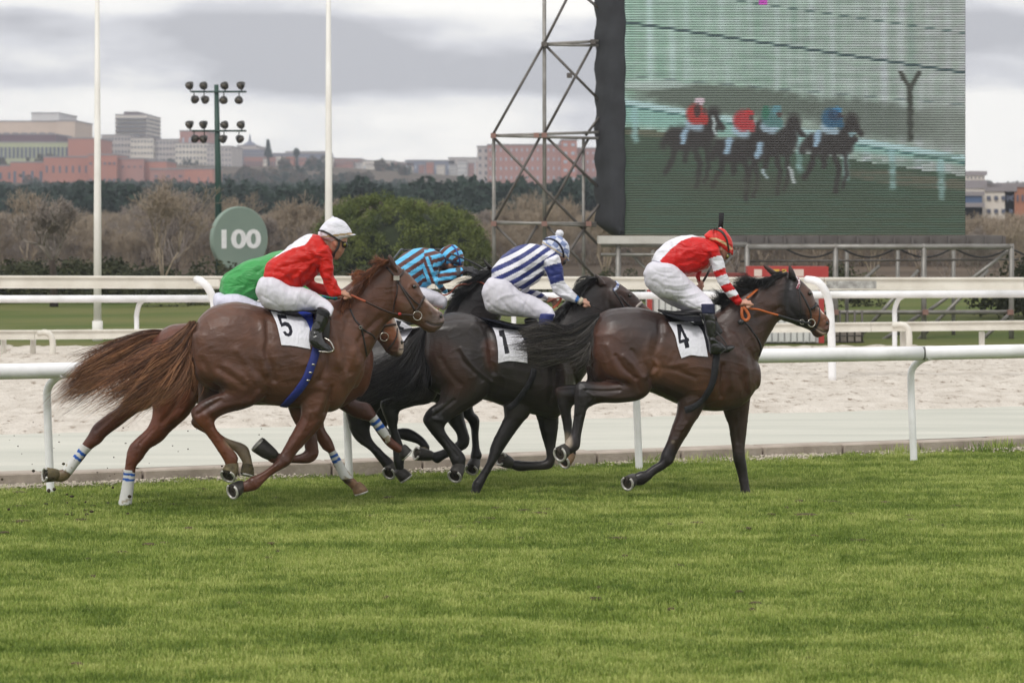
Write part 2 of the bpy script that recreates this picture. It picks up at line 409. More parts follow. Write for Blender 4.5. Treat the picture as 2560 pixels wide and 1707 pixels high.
# ---- scatter helper: instances only for growth nobody could count
def scatter(name, target_me, sources, density, smin, smax, seed=1, tilt=0.0, mask=None):
    col = bpy.data.collections.new(name + '_kit')
    for s in sources: col.objects.link(s)
    o = bpy.data.objects.new(name, target_me); COL.objects.link(o)
    ng = bpy.data.node_groups.new(name, 'GeometryNodeTree')
    ng.interface.new_socket('Geometry', in_out='INPUT', socket_type='NodeSocketGeometry'); ng.interface.new_socket('Geometry', in_out='OUTPUT', socket_type='NodeSocketGeometry')
    N = ng.nodes.new; L = ng.links.new
    gi = N('NodeGroupInput'); go = N('NodeGroupOutput'); dp = N('GeometryNodeDistributePointsOnFaces'); dp.inputs['Density'].default_value = density; dp.inputs['Seed'].default_value = seed
    ci = N('GeometryNodeCollectionInfo'); ci.inputs['Collection'].default_value = col; ci.inputs['Separate Children'].default_value = True; ci.inputs['Reset Children'].default_value = True
    ip = N('GeometryNodeInstanceOnPoints'); ip.inputs['Pick Instance'].default_value = True
    rv = N('FunctionNodeRandomValue'); rv.data_type = 'FLOAT_VECTOR'; rv.inputs['Min'].default_value = (-tilt, -tilt, 0); rv.inputs['Max'].default_value = (tilt, tilt, 6.283)
    rs = N('FunctionNodeRandomValue'); rs.data_type = 'FLOAT'
    fl = [i for i in rs.inputs if i.type == 'VALUE']; fl[0].default_value = smin; fl[1].default_value = smax
    L(gi.outputs[0], dp.inputs['Mesh']); L(dp.outputs['Points'], ip.inputs['Points']); L(ci.outputs[0], ip.inputs['Instance'])
    L(rv.outputs[0], ip.inputs['Rotation']); L([q for q in rs.outputs if q.type == 'VALUE'][0], ip.inputs['Scale']); L(ip.outputs[0], go.inputs[0])
    if mask is not None:
        na = N('GeometryNodeInputNamedAttribute'); na.data_type = 'FLOAT'; na.inputs['Name'].default_value = 'dens'
        mu = N('ShaderNodeMath'); mu.operation = 'MULTIPLY'; mu.inputs[1].default_value = density; L(na.outputs[0], mu.inputs[0]); L(mu.outputs[0], dp.inputs['Density'])
    md = o.modifiers.new('grow', 'NODES'); md.node_group = ng
    return tag(o, kind='stuff')

# grass
def grass_mat(name, c1, c2, c3):
    m, nt, N, L, b = mat_new(name); b.inputs['Roughness'].default_value = 0.6; b.inputs['Specular IOR Level'].default_value = 0.3
    oi = N('ShaderNodeObjectInfo'); geo = N('ShaderNodeNewGeometry')
    mp = N('ShaderNodeMapping'); mp.inputs['Scale'].default_value = (0.35, 0.95, 0.5); L(geo.outputs['Position'], mp.inputs[0])
    n = N('ShaderNodeTexNoise'); n.inputs['Scale'].default_value = 1.6; n.inputs['Detail'].default_value = 8; n.inputs['Roughness'].default_value = 0.68; L(mp.outputs[0], n.inputs[0])
    ad = N('ShaderNodeMath'); ad.operation = 'MULTIPLY_ADD'; ad.inputs[1].default_value = 0.30; L(oi.outputs['Random'], ad.inputs[0])
    sb = N('ShaderNodeMath'); sb.operation = 'SUBTRACT'; sb.inputs[1].default_value = 0.15; L(n.outputs['Fac'], sb.inputs[0]); L(sb.outputs[0], ad.inputs[2])
    cr = N('ShaderNodeValToRGB'); L(ad.outputs[0], cr.inputs[0]); e = cr.color_ramp.elements
    e[0].position = 0.33; e[0].color = (*c1, 1); e[1].position = 0.66; e[1].color = (*c3, 1); q = e.new(0.5); q.color = (*c2, 1)
    L(cr.outputs[0], b.inputs['Base Color'])
    tr = N('ShaderNodeBsdfTranslucent'); L(cr.outputs[0], tr.inputs['Color']); mx = N('ShaderNodeMixShader'); mx.inputs[0].default_value = 0.3
    L(b.outputs[0], mx.inputs[1]); L(tr.outputs[0], mx.inputs[2]); L(mx.outputs[0], nt.nodes['Material Output'].inputs['Surface'])
    return m
MAT_GRASS = grass_mat('grass_blades', srgb(98, 122, 46), srgb(143, 162, 74), srgb(188, 196, 116))
def tuft(seed, n, rad, h0, h1, wd, mat):
    rg = random.Random(seed); v = []; f = []
    for i in range(n):
        a = rg.uniform(0, 6.28); r = rad * math.sqrt(rg.random()); x, y = r * math.cos(a), r * math.sin(a)
        h = rg.uniform(h0, h1); d = rg.uniform(0, 6.28); le = rg.uniform(0.15, 0.8) * h; w = wd * rg.uniform(0.6, 1.2)
        px, py = math.cos(d + 1.57) * w, math.sin(d + 1.57) * w; dx, dy = math.cos(d) * le, math.sin(d) * le; o = len(v)
        v += [(x - px, y - py, -0.01), (x + px, y + py, -0.01), (x - px * .7 + dx * .35, y - py * .7 + dy * .35, h * .6), (x + px * .7 + dx * .35, y + py * .7 + dy * .35, h * .6), (x + dx, y + dy, h)]
        f += [(o, o + 1, o + 3, o + 2), (o + 2, o + 3, o + 4)]
    me = bpy.data.meshes.new('tuft'); me.from_pydata(v, [], f); me.materials.append(mat)
    return bpy.data.objects.new('grass_tuft', me)
tufts = [tuft(s, 34, 0.075, 0.012, 0.034, 0.0024, MAT_GRASS) for s in range(5)]
v, f = grid(-8.0, 9.0, lambda x: np.full_like(x, 11.0), lambda x: kerbY(x) - 0.10 + 0.12 * pnoise(x, x * 0, 2.3), 60, 40, lambda x, y: 0.012 + pnoise(x, y, 0.5) * 0.02)
me = np_mesh('grass', v, f); me.materials.append(MAT_TURF)
vv = get_v(me); gap = kerbY(vv[:, 0]) - vv[:, 1]
den = np.clip((gap - 0.30) / 0.25, 0.03, 1.0) * np.array([0.85 + 0.5 * mnoise.noise(Vector((p[0] * .7, p[1] * .7, 1))) for p in vv])
at = me.attributes.new('dens', 'FLOAT', 'POINT'); at.data.foreach_set('value', den.astype(np.float32))
scatter('grass', me, tufts, 480, 0.75, 1.35, 3, 0.12, mask=True)
tall = [tuft(50 + s, 30, 0.10, 0.05, 0.14, 0.004, MAT_GRASS) for s in range(3)]
v, f = grid(-9, 10, lambda x: kerbY(x) - 0.34, lambda x: kerbY(x) - 0.04, 120, 4, lambda x, y: 0.0 + 0 * x)
me = np_mesh('weeds', v, f); vv = get_v(me)
me.attributes.new('dens', 'FLOAT', 'POINT').data.foreach_set('value', np.clip(np.array([mnoise.noise(Vector((p[0] * .9 + 4, 0, 1))) * 3.0 + 0.15 * (p[0] - 1.0) for p in vv]), 0, 1).astype(np.float32))
scatter('weeds', me, tall, 60, 0.6, 1.2, 5, 0.3, mask=True)
# pale gravel spilt along the foot of the kerb
MAT_GRAVEL = M('pale_gravel', srgb(206, 196, 182), 0.9, srgb(150, 138, 122), 40)
stones = []
for s in range(3):
    mb = MB(); mb.ball((0, 0, 0.004), (0.016, 0.012, 0.008), 6, 4); me = mb.mesh('stone'); me.materials.append(MAT_GRAVEL); stones.append(bpy.data.objects.new('gravel_stone', me))
v, f = grid(-9, 10, lambda x: kerbY(x) - 0.42 + .1 * pnoise(x, x * 0, 1.9), lambda x: kerbY(x) - 0.005, 200, 7, lambda x, y: 0.03 + 0.012 * pnoise(x, y, 3.1) - .04 * np.clip(1 - (y - kerbY(x) + .42) / .12, 0, 1))
me = np_mesh('gravel', v, f); me.materials.append(M('gravel_bed', srgb(182, 170, 150), 0.95, srgb(116, 112, 76), 3.5, lo=.4, hi=.6)); vv = get_v(me)
me.attributes.new('dens', 'FLOAT', 'POINT').data.foreach_set('value', np.clip(np.array([0.6 + mnoise.noise(Vector((p[0] * 1.3, p[1], 7))) * 2 - 0.05 * p[0] for p in vv]), 0.03, 1).astype(np.float32))
scatter('gravel', me, stones, 1500, 0.4, 1.3, 8, 0.5, mask=True)

# ------------------------------------------------------------------ rails
MAT_WHITE = M('white_rail', srgb(244, 244, 246), 0.4, srgb(202, 202, 198), 2.2, spec=0.5, bump=0.08, bscale=14, lo=0.46, hi=0.82, detail=9)
MAT_WHITE2 = M('old_white_rail', srgb(226, 222, 212), 0.5, srgb(204, 198, 186), 2.5, lo=0.4, hi=0.75)
MAT_GREYJ = M('rail_joint', srgb(120, 120, 118), 0.6)
def bent_post(P, r, name, mat, parent):
    mb = MB(); mb.tube(catmull(P, 5), r, 10); return mb.build(name, mat, parent)
# the running rail right behind the horses
RS = 0.42
def nrY(X): return float(np.interp(X, [-9, -3.87, -0.96, 1.16, 3.78, 9.5], [21.9, 23.75, 24.95, 25.75, 26.6, 28.7]))
nr = thing('running_rail', (0, nrY(0), 0), 'thick white tubular running rail right behind the galloping horses, on hooked posts in the turf', 'rail', None)
cuts = [-9, -5.4, -2.3, 0.75, 3.83, 6.9, 9.6]
for a, b_ in zip(cuts[:-1], cuts[1:]):
    mb = MB(); P = [(x, nrY(x) - 0.16, 1.052) for x in np.linspace(a + 0.004, b_ - 0.004, 8)]; mb.tube(P, 0.066, 20); mb.build('rail_tube', MAT_WHITE, nr)
for a in cuts[1:-1]:
    mb = MB(); mb.tube([(a - 0.03, nrY(a) - 0.16, 1.052), (a + 0.03, nrY(a) - 0.16, 1.052)], 0.0645, 20); mb.build('joint_collar', MAT_GREYJ, nr)
for x in (-6.6, -3.87, -1.42, 1.16, 3.78, 6.4):
    Y = nrY(x)
    bent_post([(x, Y, -0.05), (x - 0.015, Y, 0.35), (x - 0.03, Y, 0.75), (x - 0.02, Y - 0.02, 0.90), (x + 0.06, Y - 0.08, 0.99), (x + 0.13, Y - 0.15, 1.02)], 0.034, 'post', MAT_WHITE, nr)
# profile rail beyond the sand
def profile_rail(name, pts, h, label, mat, t=0.03, joints=(), group=None):
    """pts: (px, py_top, Y) in 2352-wide pixels"""
    P = [W(x, y, Y) for x, y, Y in pts]
    r = thing(name, P[len(P) // 2].copy(), label, 'rail', group); r.location.z = 0
    for a, b_ in zip(P[:-1], P[1:]):
        d = (b_ - a); ln = d.length; ang = math.atan2(d.y, d.x)
        Mx = Matrix.Translation(a) @ Matrix.Rotation(ang, 4, 'Z') @ Matrix.Rotation(-math.asin(d.z / ln), 4, 'Y')
        mb = MB()
        mb.box((0.003, -t * 1.5, -h * 0.16), (ln - 0.003, t * 1.5, 0), Mx)
        mb.box((0.003, -t * 0.5, -h * 0.80), (ln - 0.003, t * 0.5, -h * 0.165), Mx)
        mb.box((0.003, -t * 1.3, -h), (ln - 0.003, t * 1.3, -h * 0.805), Mx)
        mb.build('rail_section', mat, r, False)
    return r, P
r2, P2 = profile_rail('profile_rail', [(-500, 631, 38.2), (0, 633, 37.9), (452, 634, 37.8), (1000, 634, 37.8), (1500, 636, 37.9), (1893, 637, 37.8), (2352, 637, 37.6), (2800, 636, 37.4)], 0.17,
                      'white grooved aluminium rail, the highest rail, crossing the whole view behind the sand track', MAT_WHITE2)
for bx, by, ax, tx in ((1912, 893, 1853, 1905), (498, 890, 452, 492)):
    Y = 37.3; b0 = W(bx, by, Y)
    P = [Vector((b0.x, Y, 0.1)), W(bx - 2, 780, Y), W(tx, 700, Y), W(tx - 12, 665, Y - 0.05), W(tx - 30, 646, Y - 0.05), W(ax, 642, Y + 0.1)]
    bent_post(P, 0.052, 'hooked_post', MAT_WHITE, r2)
mb = MB(); q = W(475, 650, 37.72); mb.box((q.x - .15, q.y - .03, q.z - .05), (q.x + .17, q.y + .0, q.z + .05)); mb.build('joint_plate', MAT_WHITE2, r2, smooth=False)
mb = MB(); q = W(1955, 654, 37.6); mb.box((q.x - .33, q.y - .04, q.z - .05), (q.x + .33, q.y + .0, q.z + .05)); mb.build('joint_plate', M('worn_plate', srgb(200, 200, 196), 0.6, srgb(110, 108, 104), 9), r2, smooth=False)
# tube rail further on
def tube_rail(name, pts, rad, label, posts, mat, ybase, prad=0.04, group=None, hook=1):
    P = [W(x, y, Y) for x, y, Y in pts]
    r = thing(name, Vector((P[len(P) // 2].x, P[len(P) // 2].y, 0)), label, 'rail', group)
    for a, b_ in zip(P[:-1], P[1:]):
        mb = MB(); mb.tube([a + (b_ - a) * 0.001, b_ - (b_ - a) * 0.001], rad, 14); mb.build('rail_tube', mat, r)
    for x, y, Y in posts:
        t = W(x, y, Y); bent_post([Vector((t.x, t.y + .1, 0.05)), Vector((t.x, t.y + .1, t.z * .6)), Vector((t.x, t.y + 0.1, t.z - .22)), Vector((t.x + 0.05 * hook, t.y + .02, t.z - .06)), Vector((t.x + 0.11 * hook, t.y - .08, t.z))], prad, 'post', mat, r)
    return r
tube_rail('tube_rail', [(-500, 688, 46), (495, 686, 46), (1000, 682, 46), (1600, 678, 46), (2352, 675, 46), (2800, 674, 46)], 0.062, 'plain white tubular rail just below and behind the grooved rail', [(312, 692, 46.1), (1180, 684, 46.1), (2057, 680, 46.1)], MAT_WHITE, 0)
r4, _ = profile_rail('profile_rail', [(-500, 760, 43.6), (80, 758, 43.6), (700, 753, 43.6), (1400, 746, 43.6), (2000, 740, 43.6), (2352, 736, 43.6), (2800, 733, 43.6)], 0.145, 'low cream-white grooved rail with hooked posts, lowest rail above the sand', MAT_WHITE2, 0.03)
for bx, hx in ((121, -1), (2088, -1)):
    t = W(bx, 762 if bx < 500 else 744, 43.3)
    bent_post([Vector((t.x, t.y, 0.1)), Vector((t.x, t.y, t.z - .16)), Vector((t.x - .04, t.y, t.z - .05)), Vector((t.x - .12, t.y, t.z - 0.01)), Vector((t.x - .22, t.y + .1, t.z - .03))], 0.048, 'hooked_post', MAT_WHITE2, r4)
for bx in (8, 76, 700, 1300, 2074, 2255):
    t = W(bx, 780 if bx < 1000 else 762, 43.75); mb = MB(); mb.tube([Vector((t.x, t.y, 0.1)), t], 0.045, 10); mb.build('post', MAT_WHITE2, r4)
# far low rails on the meadow
for i, (y, Y, lb) in enumerate(((772, 52, 'thin far white rail over the meadow, upper of two under the big screen'), (784, 51, 'thin far white rail over the meadow, lower of two under the big screen'))):
    P = [W(x, y, Y) for x in (1960, 2160, 2400, 2700)]
    r = thing('low_rail', Vector((P[1].x, P[1].y, 0)), lb, 'rail', 'thin far rails on the meadow')
    for a, b_ in zip(P[:-1], P[1:]):
        mb = MB(); mb.tube([a, b_], 0.035, 8); mb.build('rail_tube', MAT_WHITE2, r)
    for a in P:
        mb = MB(); mb.tube([(a.x + .3, a.y, 0), (a.x + .3, a.y, a.z)], 0.025, 6); mb.build('post', MAT_WHITE2, r)
P = [W(x, 817, 46.6) for x in (-500, 220, 900)]
mb = MB(); mb.box((P[0].x, 46.6, 0.05), (P[2].x, 46.7, P[0].z)); tag(mb.build('edging_board', M('weathered_white_board', srgb(206, 206, 202), 0.8, srgb(150, 150, 146), 1.2, stretch=(.3, 1, 3)), smooth=False), 'low weathered white board edging the meadow behind the cream rail', 'board')

# ------------------------------------------------------------------ white finishing poles, lamp mast with the 100 sign
MAT_POLE = M('white_pole', srgb(236, 235, 230), 0.5, srgb(218, 215, 208), 1.5)
for x, lb in ((224, 'tall white pole left of the lamp mast, standing among the rails'), (755, 'tall white pole right of the lamp mast, rising behind the rider in the white cap')):
    b0 = W(x, 800, 48); t0 = W(x - 1 if x < 500 else x - 1, -260, 48)
    mb = MB(); mb.tube([(b0.x, 48, 0), (b0.x, 48, 2.4), (t0.x, 48, t0.z)], [0.068, 0.063, 0.026], 14)
    p = thing('white_pole', (b0.x, 48, 0), lb, 'pole', 'tall white poles'); mb.build('shaft', MAT_POLE, p)
    mb = MB(); mb.tube([(b0.x, 48, 0.1), (b0.x, 48, 0.5)], 0.09, 12); mb.build('base_sleeve', MAT_POLE, p)
YM = 80.0
MAT_MAST = M('dark_green_paint', srgb(34, 74, 62), 0.5, srgb(28, 60, 52), 2)
MAT_LAMP = M('lamp_metal', srgb(70, 68, 64), 0.35, srgb(40, 40, 38), 5, metal=0.5)
MAT_GLASS = M('lamp_glass', srgb(120, 112, 104), 0.15, srgb(70, 66, 60), 8)
mast_b = W(503, 690, YM)
mast = thing('lamp_mast', (mast_b.x, YM, 0), 'dark green lamp mast with two crossbars of round floodlights, left of the white poles', 'lamp mast')
mb = MB(); mb.tube([(W(503, 690, YM).x, YM, 0), W(501, 400, YM), W(497, 195, YM)], [0.11, 0.09, 0.065], 14); mb.build('mast_pole', MAT_MAST, mast)
for y, xs0, xs1 in ((211, 438, 566), (301, 440, 566)):
    mb = MB(); mb.tube([W(xs0, y, YM - .1), W(xs1, y, YM - .1)], 0.028, 8); mb.build('crossbar', MAT_MAST, mast)
    lamps = [(437, -16), (469, -16), (517, -16), (555, -16), (446, 16), (469, 17), (514, 17), (549, 17)]
    for lx, dy in lamps:
        c = W(lx, y + dy, YM - 0.15); mb = MB()
        sx = 1 if lx < 500 else -1
        d = Vector((random.uniform(-.9, .9), -0.8, -0.6)).normalized(); c0 = np.array(c)
        mb.tube([c0 - np.array(d) * 0.13, c0 - np.array(d) * .07, c0, c0 + np.array(d) * .06, c0 + np.array(d) * .09], [0.025, 0.07, 0.105, 0.125, 0.118], 12)
        mb.tube([W(lx, y, YM - .1), c0 - np.array(d) * .02], 0.016, 6)
        lo = mb.build('floodlight', MAT_LAMP, mast)
        mb = MB(); mb.tube([c0 + np.array(d) * .085, c0 + np.array(d) * .10], 0.095, 12); mb.build('lens', MAT_GLASS, lo)
# the round sign
MAT_SIGN = M('sign_green', srgb(134, 152, 138), 0.5, srgb(122, 142, 130), 1.2)
MAT_SIGNB = M('sign_rim', srgb(112, 134, 120), 0.5)
sc_ = W(550, 549, 79.4); S_ = 79.4 * KD / FN
sign = thing('distance_sign', (sc_.x, sc_.y, sc_.z - 0.9), 'round grey-green distance sign reading 100 in white, fixed to the lamp mast', 'sign')
Ms = Matrix.Translation(sc_) @ Matrix.Rotation(R(37), 4, 'Z')
mb = MB(); n = 48; rr = 74.5 * S_
mb.rings([[Ms @ Vector((rr * q * math.cos(a), yy, rr * q * math.sin(a))) for a in (2 * math.pi * i / n for i in range(n))] for q, yy in ((0.97, -0.06), (1, -0.04), (1, 0.10), (0.97, 0.12))])
mb.build('sign_plate', MAT_SIGN, sign, smooth=False)
cu = bpy.data.curves.new('digits', 'FONT'); cu.body = '100'; cu.align_x = 'CENTER'; cu.align_y = 'CENTER'; cu.size = 1.0; cu.offset = 0.034; cu.extrude = 0.004
tmp = bpy.data.objects.new('digits', cu); COL.objects.link(tmp)
dme = bpy.data.meshes.new_from_object(tmp.evaluated_get(bpy.context.evaluated_depsgraph_get())); bpy.data.objects.remove(tmp)
vv = get_v(dme); lo, hi = vv.min(0), vv.max(0)
wpx, hpx = 84 * S_ / math.cos(R(37)), 44 * S_
v2 = [Ms @ Vector((((p[0] - lo[0]) / (hi[0] - lo[0]) - .5) * wpx + 0.02, -0.066 + p[2] * 1.0, ((p[1] - lo[1]) / (hi[1] - lo[1]) - .5) * hpx - 0.0)) for p in vv]
put_v(dme, np.array([tuple(p) for p in v2])); mesh_obj('digits', dme, M('sign_white', srgb(252, 253, 252), 0.5), sign)

# ------------------------------------------------------------------ big screen with its scaffolding
YS = 52.0
def SP(x, y, dy=0): return W(x, y, YS + dy)
scr = thing('led_screen', (SP(1825, 541).x, YS, SP(1825, 541).z), 'huge video screen of glowing horizontal strips showing dark racehorses on green turf', 'screen')
x0, x1 = SP(1434, 0).x, SP(2218, 0).x; zb = SP(0, 540).z; zt = SP(0, -330).z
mb = MB(); mb.box((x0, YS + 0.03, zb), (x1, YS + 0.5, zt)); mb.build('cabinet', M('screen_black', (0.012, 0.012, 0.012), 0.7), scr, smooth=False)
def paint(zx, zy):
    """colour shown by the screen at pixel (zx, zy) of the photographed screen"""
    n = len(zx); C = np.zeros((n, 3)); nz = np.array([mnoise.noise(Vector((a * .02, b * .03, 0))) for a, b in zip(zx, zy)])
    nz2 = np.array([mnoise.noise(Vector((a * .004, b * .05, 4))) for a, b in zip(zx, zy)])
    t = np.clip((zx - 130) / 1900, 0, 1)[:, None]
    C[:] = np.array((160, 196, 176)) * (1 - t) + np.array((172, 182, 174)) * t
    C += (nz2 * 26)[:, None] + np.stack([nz * 5, nz * -2, nz * 5], -1)
    col_ = np.array([mnoise.noise(Vector((a * .02, b * .0015, 11))) for a, b in zip(zx, zy)]); C += np.clip(col_, 0, 1)[:, None] * np.array((40, 34, 50)) - np.clip(-col_, 0, 1)[:, None] * np.array((26, 16, 20))
    def line(p, q): return p[1] + (zx - p[0]) * (q[1] - p[1]) / (q[0] - p[0])
    def blend(mask, col, a=1.0):
        a = np.asarray(a); mm = (mask * a)[:, None] if mask.dtype != bool else (mask.astype(float) * a)[:, None]
        C[:] = C * (1 - mm) + np.array(col, float) * mm
    def band(p, q, th, col, a=1.0): blend(np.exp(-((zy - line(p, q)) / th) ** 4), col, a)
    def ell(cx, cy, rx, ry, col, a=1.0, rot=0.0):
        cx, cy = cx + nz * 8, cy + nz2 * 6
        c_, s_ = math.cos(R(rot)), math.sin(R(rot)); dx, dy = zx - cx, zy - cy
        u = (dx * c_ + dy * s_) / rx; v_ = (-dx * s_ + dy * c_) / ry
        blend(np.clip(1.7 - 1.45 * (u * u + v_ * v_) + nz * .4, 0, 1), col, a)
    def limb(pts, th, col, a=1.0): blend(np.clip(1.5 - polydist(zx + nz * 10, zy + nz2 * 10, pts) / th, 0, 1), col, a)
    band((130, 470), (2030, 900), 34, (150, 168, 150), 0.5)
    ell(760, 560, 620, 90, (98, 112, 98), 0.95, 5); ell(1500, 660, 420, 110, (100, 112, 100), 0.85, 8); ell(300, 470, 220, 30, (200, 220, 212), 0.7, 0); ell(1900, 700, 260, 120, (124, 134, 122), .7, 8)
    g = zy > line((130, 700), (2030, 980)); blend(g, (66, 90, 68))
    blend(np.clip((zy - line((130, 560), (2030, 860))) / 30, 0, 1) * np.clip((line((130, 700), (2030, 930)) - zy) / 30, 0, 1), (140, 196, 182), .8)
    ell(1750, 1000, 420, 42, (112, 108, 88), .8, 6); ell(260, 740, 200, 18, (120, 116, 92), .7, 4)
    band((130, 565), (2030, 880), 17, (186, 222, 222)); band((130, 586), (2030, 905), 6, (60, 110, 108), .8)
    band((130, 122), (2030, 405), 7, (40, 70, 74), .9); band((700, -4), (2030, 186), 4, (70, 100, 96), .7); band((130, 420), (1300, 520), 3, (90, 110, 110), .5)
    for px_ in (190, 1100, 1360, 1620, 1890): limb([(px_, line((130, 600), (2030, 900))[0] if False else 600 + (px_ - 130) * 0.16), (px_ + 6, 760 + (px_ - 130) * 0.19)], 18, (160, 206, 206), .75)
    limb([(1720, 480), (1722, 770)], 15, (58, 62, 52)); limb([(1720, 490), (1668, 405)], 12, (66, 70, 60)); limb([(1720, 490), (1768, 405)], 12, (66, 70, 60))
    blend(np.clip((zy - 980) / 350, 0, 1), (84, 96, 72), .55)
    blend(((nz2 > 0.12) & (zy > 860)), (70, 104, 84), 0.4)
    D = (44, 38, 36)
    for bx, by, s in ((515, 762, 1.08), (785, 828, 1.12), (960, 800, 1.08), (1285, 795, 1.06)):
        ell(bx, by, 130 * s, 70 * s, D, .95, -18); ell(bx - 60 * s, by - 0, 80 * s, 62 * s, D, .95); ell(bx + 70 * s, by - 10, 60 * s, 78 * s, D, .95)
        limb([(bx + 70 * s, by - 40), (bx + 105 * s, by - 120 * s)], 34 * s, D); limb([(bx + 100 * s, by - 120 * s), (bx + 150 * s, by - 50 * s)], 17 * s, D)
        limb([(bx - 110 * s, by - 30), (bx - 150 * s, by + 40)], 22 * s, D, .9)
        limb([(bx - 90 * s, by + 30), (bx - 100 * s, by + 110), (bx - 140 * s, by + 180 * s)], 15, D, .95); limb([(bx + 10 * s, by + 50), (bx + 40, by + 150), (bx + 20 * s, by + 250 * s)], 14, D, .9)
        limb([(bx + 70 * s, by + 50), (bx + 80 * s, by + 160 * s), (bx + 60 * s, by + 230 * s)], 12, D, .85); limb([(bx - 30 * s, by + 50), (bx - 45, by + 130)], 14, D, .9)
    blend(np.exp(-((zx - 800) / 420) ** 2 - ((zy - 1030) / 60) ** 2), (74, 78, 60), .65)
    for bx, by, col, cap in ((540, 625, (196, 40, 34), (222, 196, 206)), (800, 660, (196, 44, 50), (206, 40, 44)), (955, 640, (80, 132, 128), (92, 150, 160)), (1290, 645, (40, 96, 132), (60, 140, 190))):
        ell(bx - 18, by + 70, 58, 34, (168, 196, 214), .9, 20); ell(bx - 6, by + 10, 60, 62, col, 1.0, -25); ell(bx + 34, by + 34, 26, 46, col, .95, -30); ell(bx + (12 if cap[0] > 210 else 26), by - 62 if cap[0] > 210 else by - 30, 30, 26, cap, 1.0); ell(bx + 40, by - 6, 18, 16, (90, 60, 56), .9)
    ell(540, 615, 22, 40, (60, 34, 32), .9); ell(918, 625, 22, 42, (40, 120, 90), .9); ell(1300, 640, 40, 36, (30, 50, 80), .6)
    for bx, by in ((466, 752), (710, 808), (882, 832), (1205, 762)): limb([(bx + 8, by - 26), (bx - 8, by + 34)], 17, (160, 196, 222), .95)
    limb([(625, 650), (640, 740)], 9, (196, 214, 214), .9); limb([(1050, 930), (1076, 1010)], 10, (196, 206, 206), .9); limb([(905, 950), (925, 985)], 9, (180, 200, 206), .9); ell(1400, 745, 26, 16, (150, 190, 196), .8); ell(1415, 770, 22, 20, D, 1)
    blend((abs(zx - 908) < 24) & (zy < 22), (214, 60, 200))
    g_ = C.mean(1, keepdims=True); C = C * .86 + g_ * .14
    return np.clip(C, 8, 255)
ROWS, PITCH = 0, 5.62 * YS * KD / FN
rows = int((zt - zb) / PITCH); nxs = 240
xs = np.linspace(x0 + .01, x1 - .01, nxs + 1); Vl = []; Fl = []; Cl = []
for r_ in range(rows):
    z0 = zb + r_ * PITCH + PITCH * .18; z1 = z0 + PITCH * .64
    zx = (xs * FN / YS + 1280 - 1500) * 2.219; zyv = np.full(len(xs), ((CH - (z0 + z1) / 2) * FN / YS + YH) * 2.219)
    cc = paint(zx, np.maximum(zyv, -60)); base = len(Vl) * (nxs + 1)
    for q, (yy, zz) in enumerate(((YS + .03, z1), (YS - .0, z1), (YS - .0, z0), (YS + .03, z0))):
        Vl.append(np.stack([xs, np.full_like(xs, yy), np.full_like(xs, zz)], -1)); Cl.append(cc)
    for q in range(3):
        a = (len(Vl) - 4 + q) * (nxs + 1) + np.arange(nxs); Fl.append(np.stack([a, a + nxs + 1, a + nxs + 2, a + 1], -1))
me = np_mesh('led_strips', np.concatenate(Vl), np.concatenate(Fl), False)
cl = np.concatenate(Cl) / 255; cl = np.where(cl <= 0.04045, cl / 12.92, ((cl + 0.055) / 1.055) ** 2.4); set_col(me, cl)
m, nt, N, L, b = mat_new('led_glow'); at = N('ShaderNodeAttribute'); at.attribute_name = 'Col'; b.inputs['Base Color'].default_value = (0.03, 0.03, 0.03, 1); b.inputs['Roughness'].default_value = 0.6
L(at.outputs['Color'], b.inputs['Emission Color']); b.inputs['Emission Strength'].default_value = 0.9
tag(mesh_obj('led_strips', me, m, scr), kind='stuff')
# black cloth wrapped round the left flank of the screen
mb = MB(); rings = []
for i in range(60):
    t = i / 59; y = -330 + t * (541 + 330); 
    xl = 1369 + 3 * math.sin(i * 1.3) + 3 * mnoise.noise(Vector((i * .3, 0, 0))) + (0 if t < .965 else (t - .965) / .035 * 34); xr = 1436 - 2 * math.sin(i * .9)
    a = SP(xl, y); c = SP(xr, y, -.06); zz = a.z
    ring = []
    for k in range(13):
        u = k / 12; ring.append((a.x + (c.x - a.x) * u, YS + .35 - .42 * math.sin(min(u * 1.6, 1) * 1.57) + .03 * mnoise.noise(Vector((u * 6, i * .25, 3))), zz))
    for k in range(12, -1, -6): u = k / 12; ring.append((a.x + (c.x - a.x) * u, YS + .6, zz))
    rings.append(ring)
mb.rings(rings); tag(mb.build('black_cover', M('black_net_cloth', srgb(52, 54, 58), 0.85, srgb(40, 41, 45), 3, bump=.4, bscale=5), scr))
MAT_STEEL = M('galvanised_steel', srgb(150, 148, 144), 0.45, srgb(116, 112, 106), 5, metal=0.35)
MAT_STEELD = M('dark_steel', srgb(104, 100, 96), 0.5, srgb(80, 74, 70), 5, metal=0.3)
MAT_REDC = M('red_clamp', srgb(146, 112, 102), 0.6)
def scaffold(name, label, tubes, clamps, cat='scaffold', dark=()):
    p0 = W(*tubes[0][0][:2], tubes[0][0][2]); s = thing(name, (p0.x, p0.y, 0), label, cat)
    for i, (a, b_, r_) in enumerate(tubes):
        A, B = W(*a), W(*b_)
        mb = MB(); mb.tube([A, B], r_, 8); mb.build('scaffold_tube', MAT_STEELD if r_ < 0.026 else MAT_STEEL, s)
    for c in clamps:
        P = W(*c); mb = MB(); mb.box((P.x - .05, P.y - .07, P.z - .045), (P.x + .05, P.y + .03, P.z + .045)); mb.build('clamp', MAT_REDC if c[1] > 280 else MAT_STEELD, s, smooth=False)
    return s
Yt = 52.3; T = []
for x, y0, y1, r_ in ((1250, -200, 780, .036), (1134, 305, 785, .034), (1340, 318, 770, .030)): T.append(((x, y0, Yt), (x + 1, y1, Yt), r_))
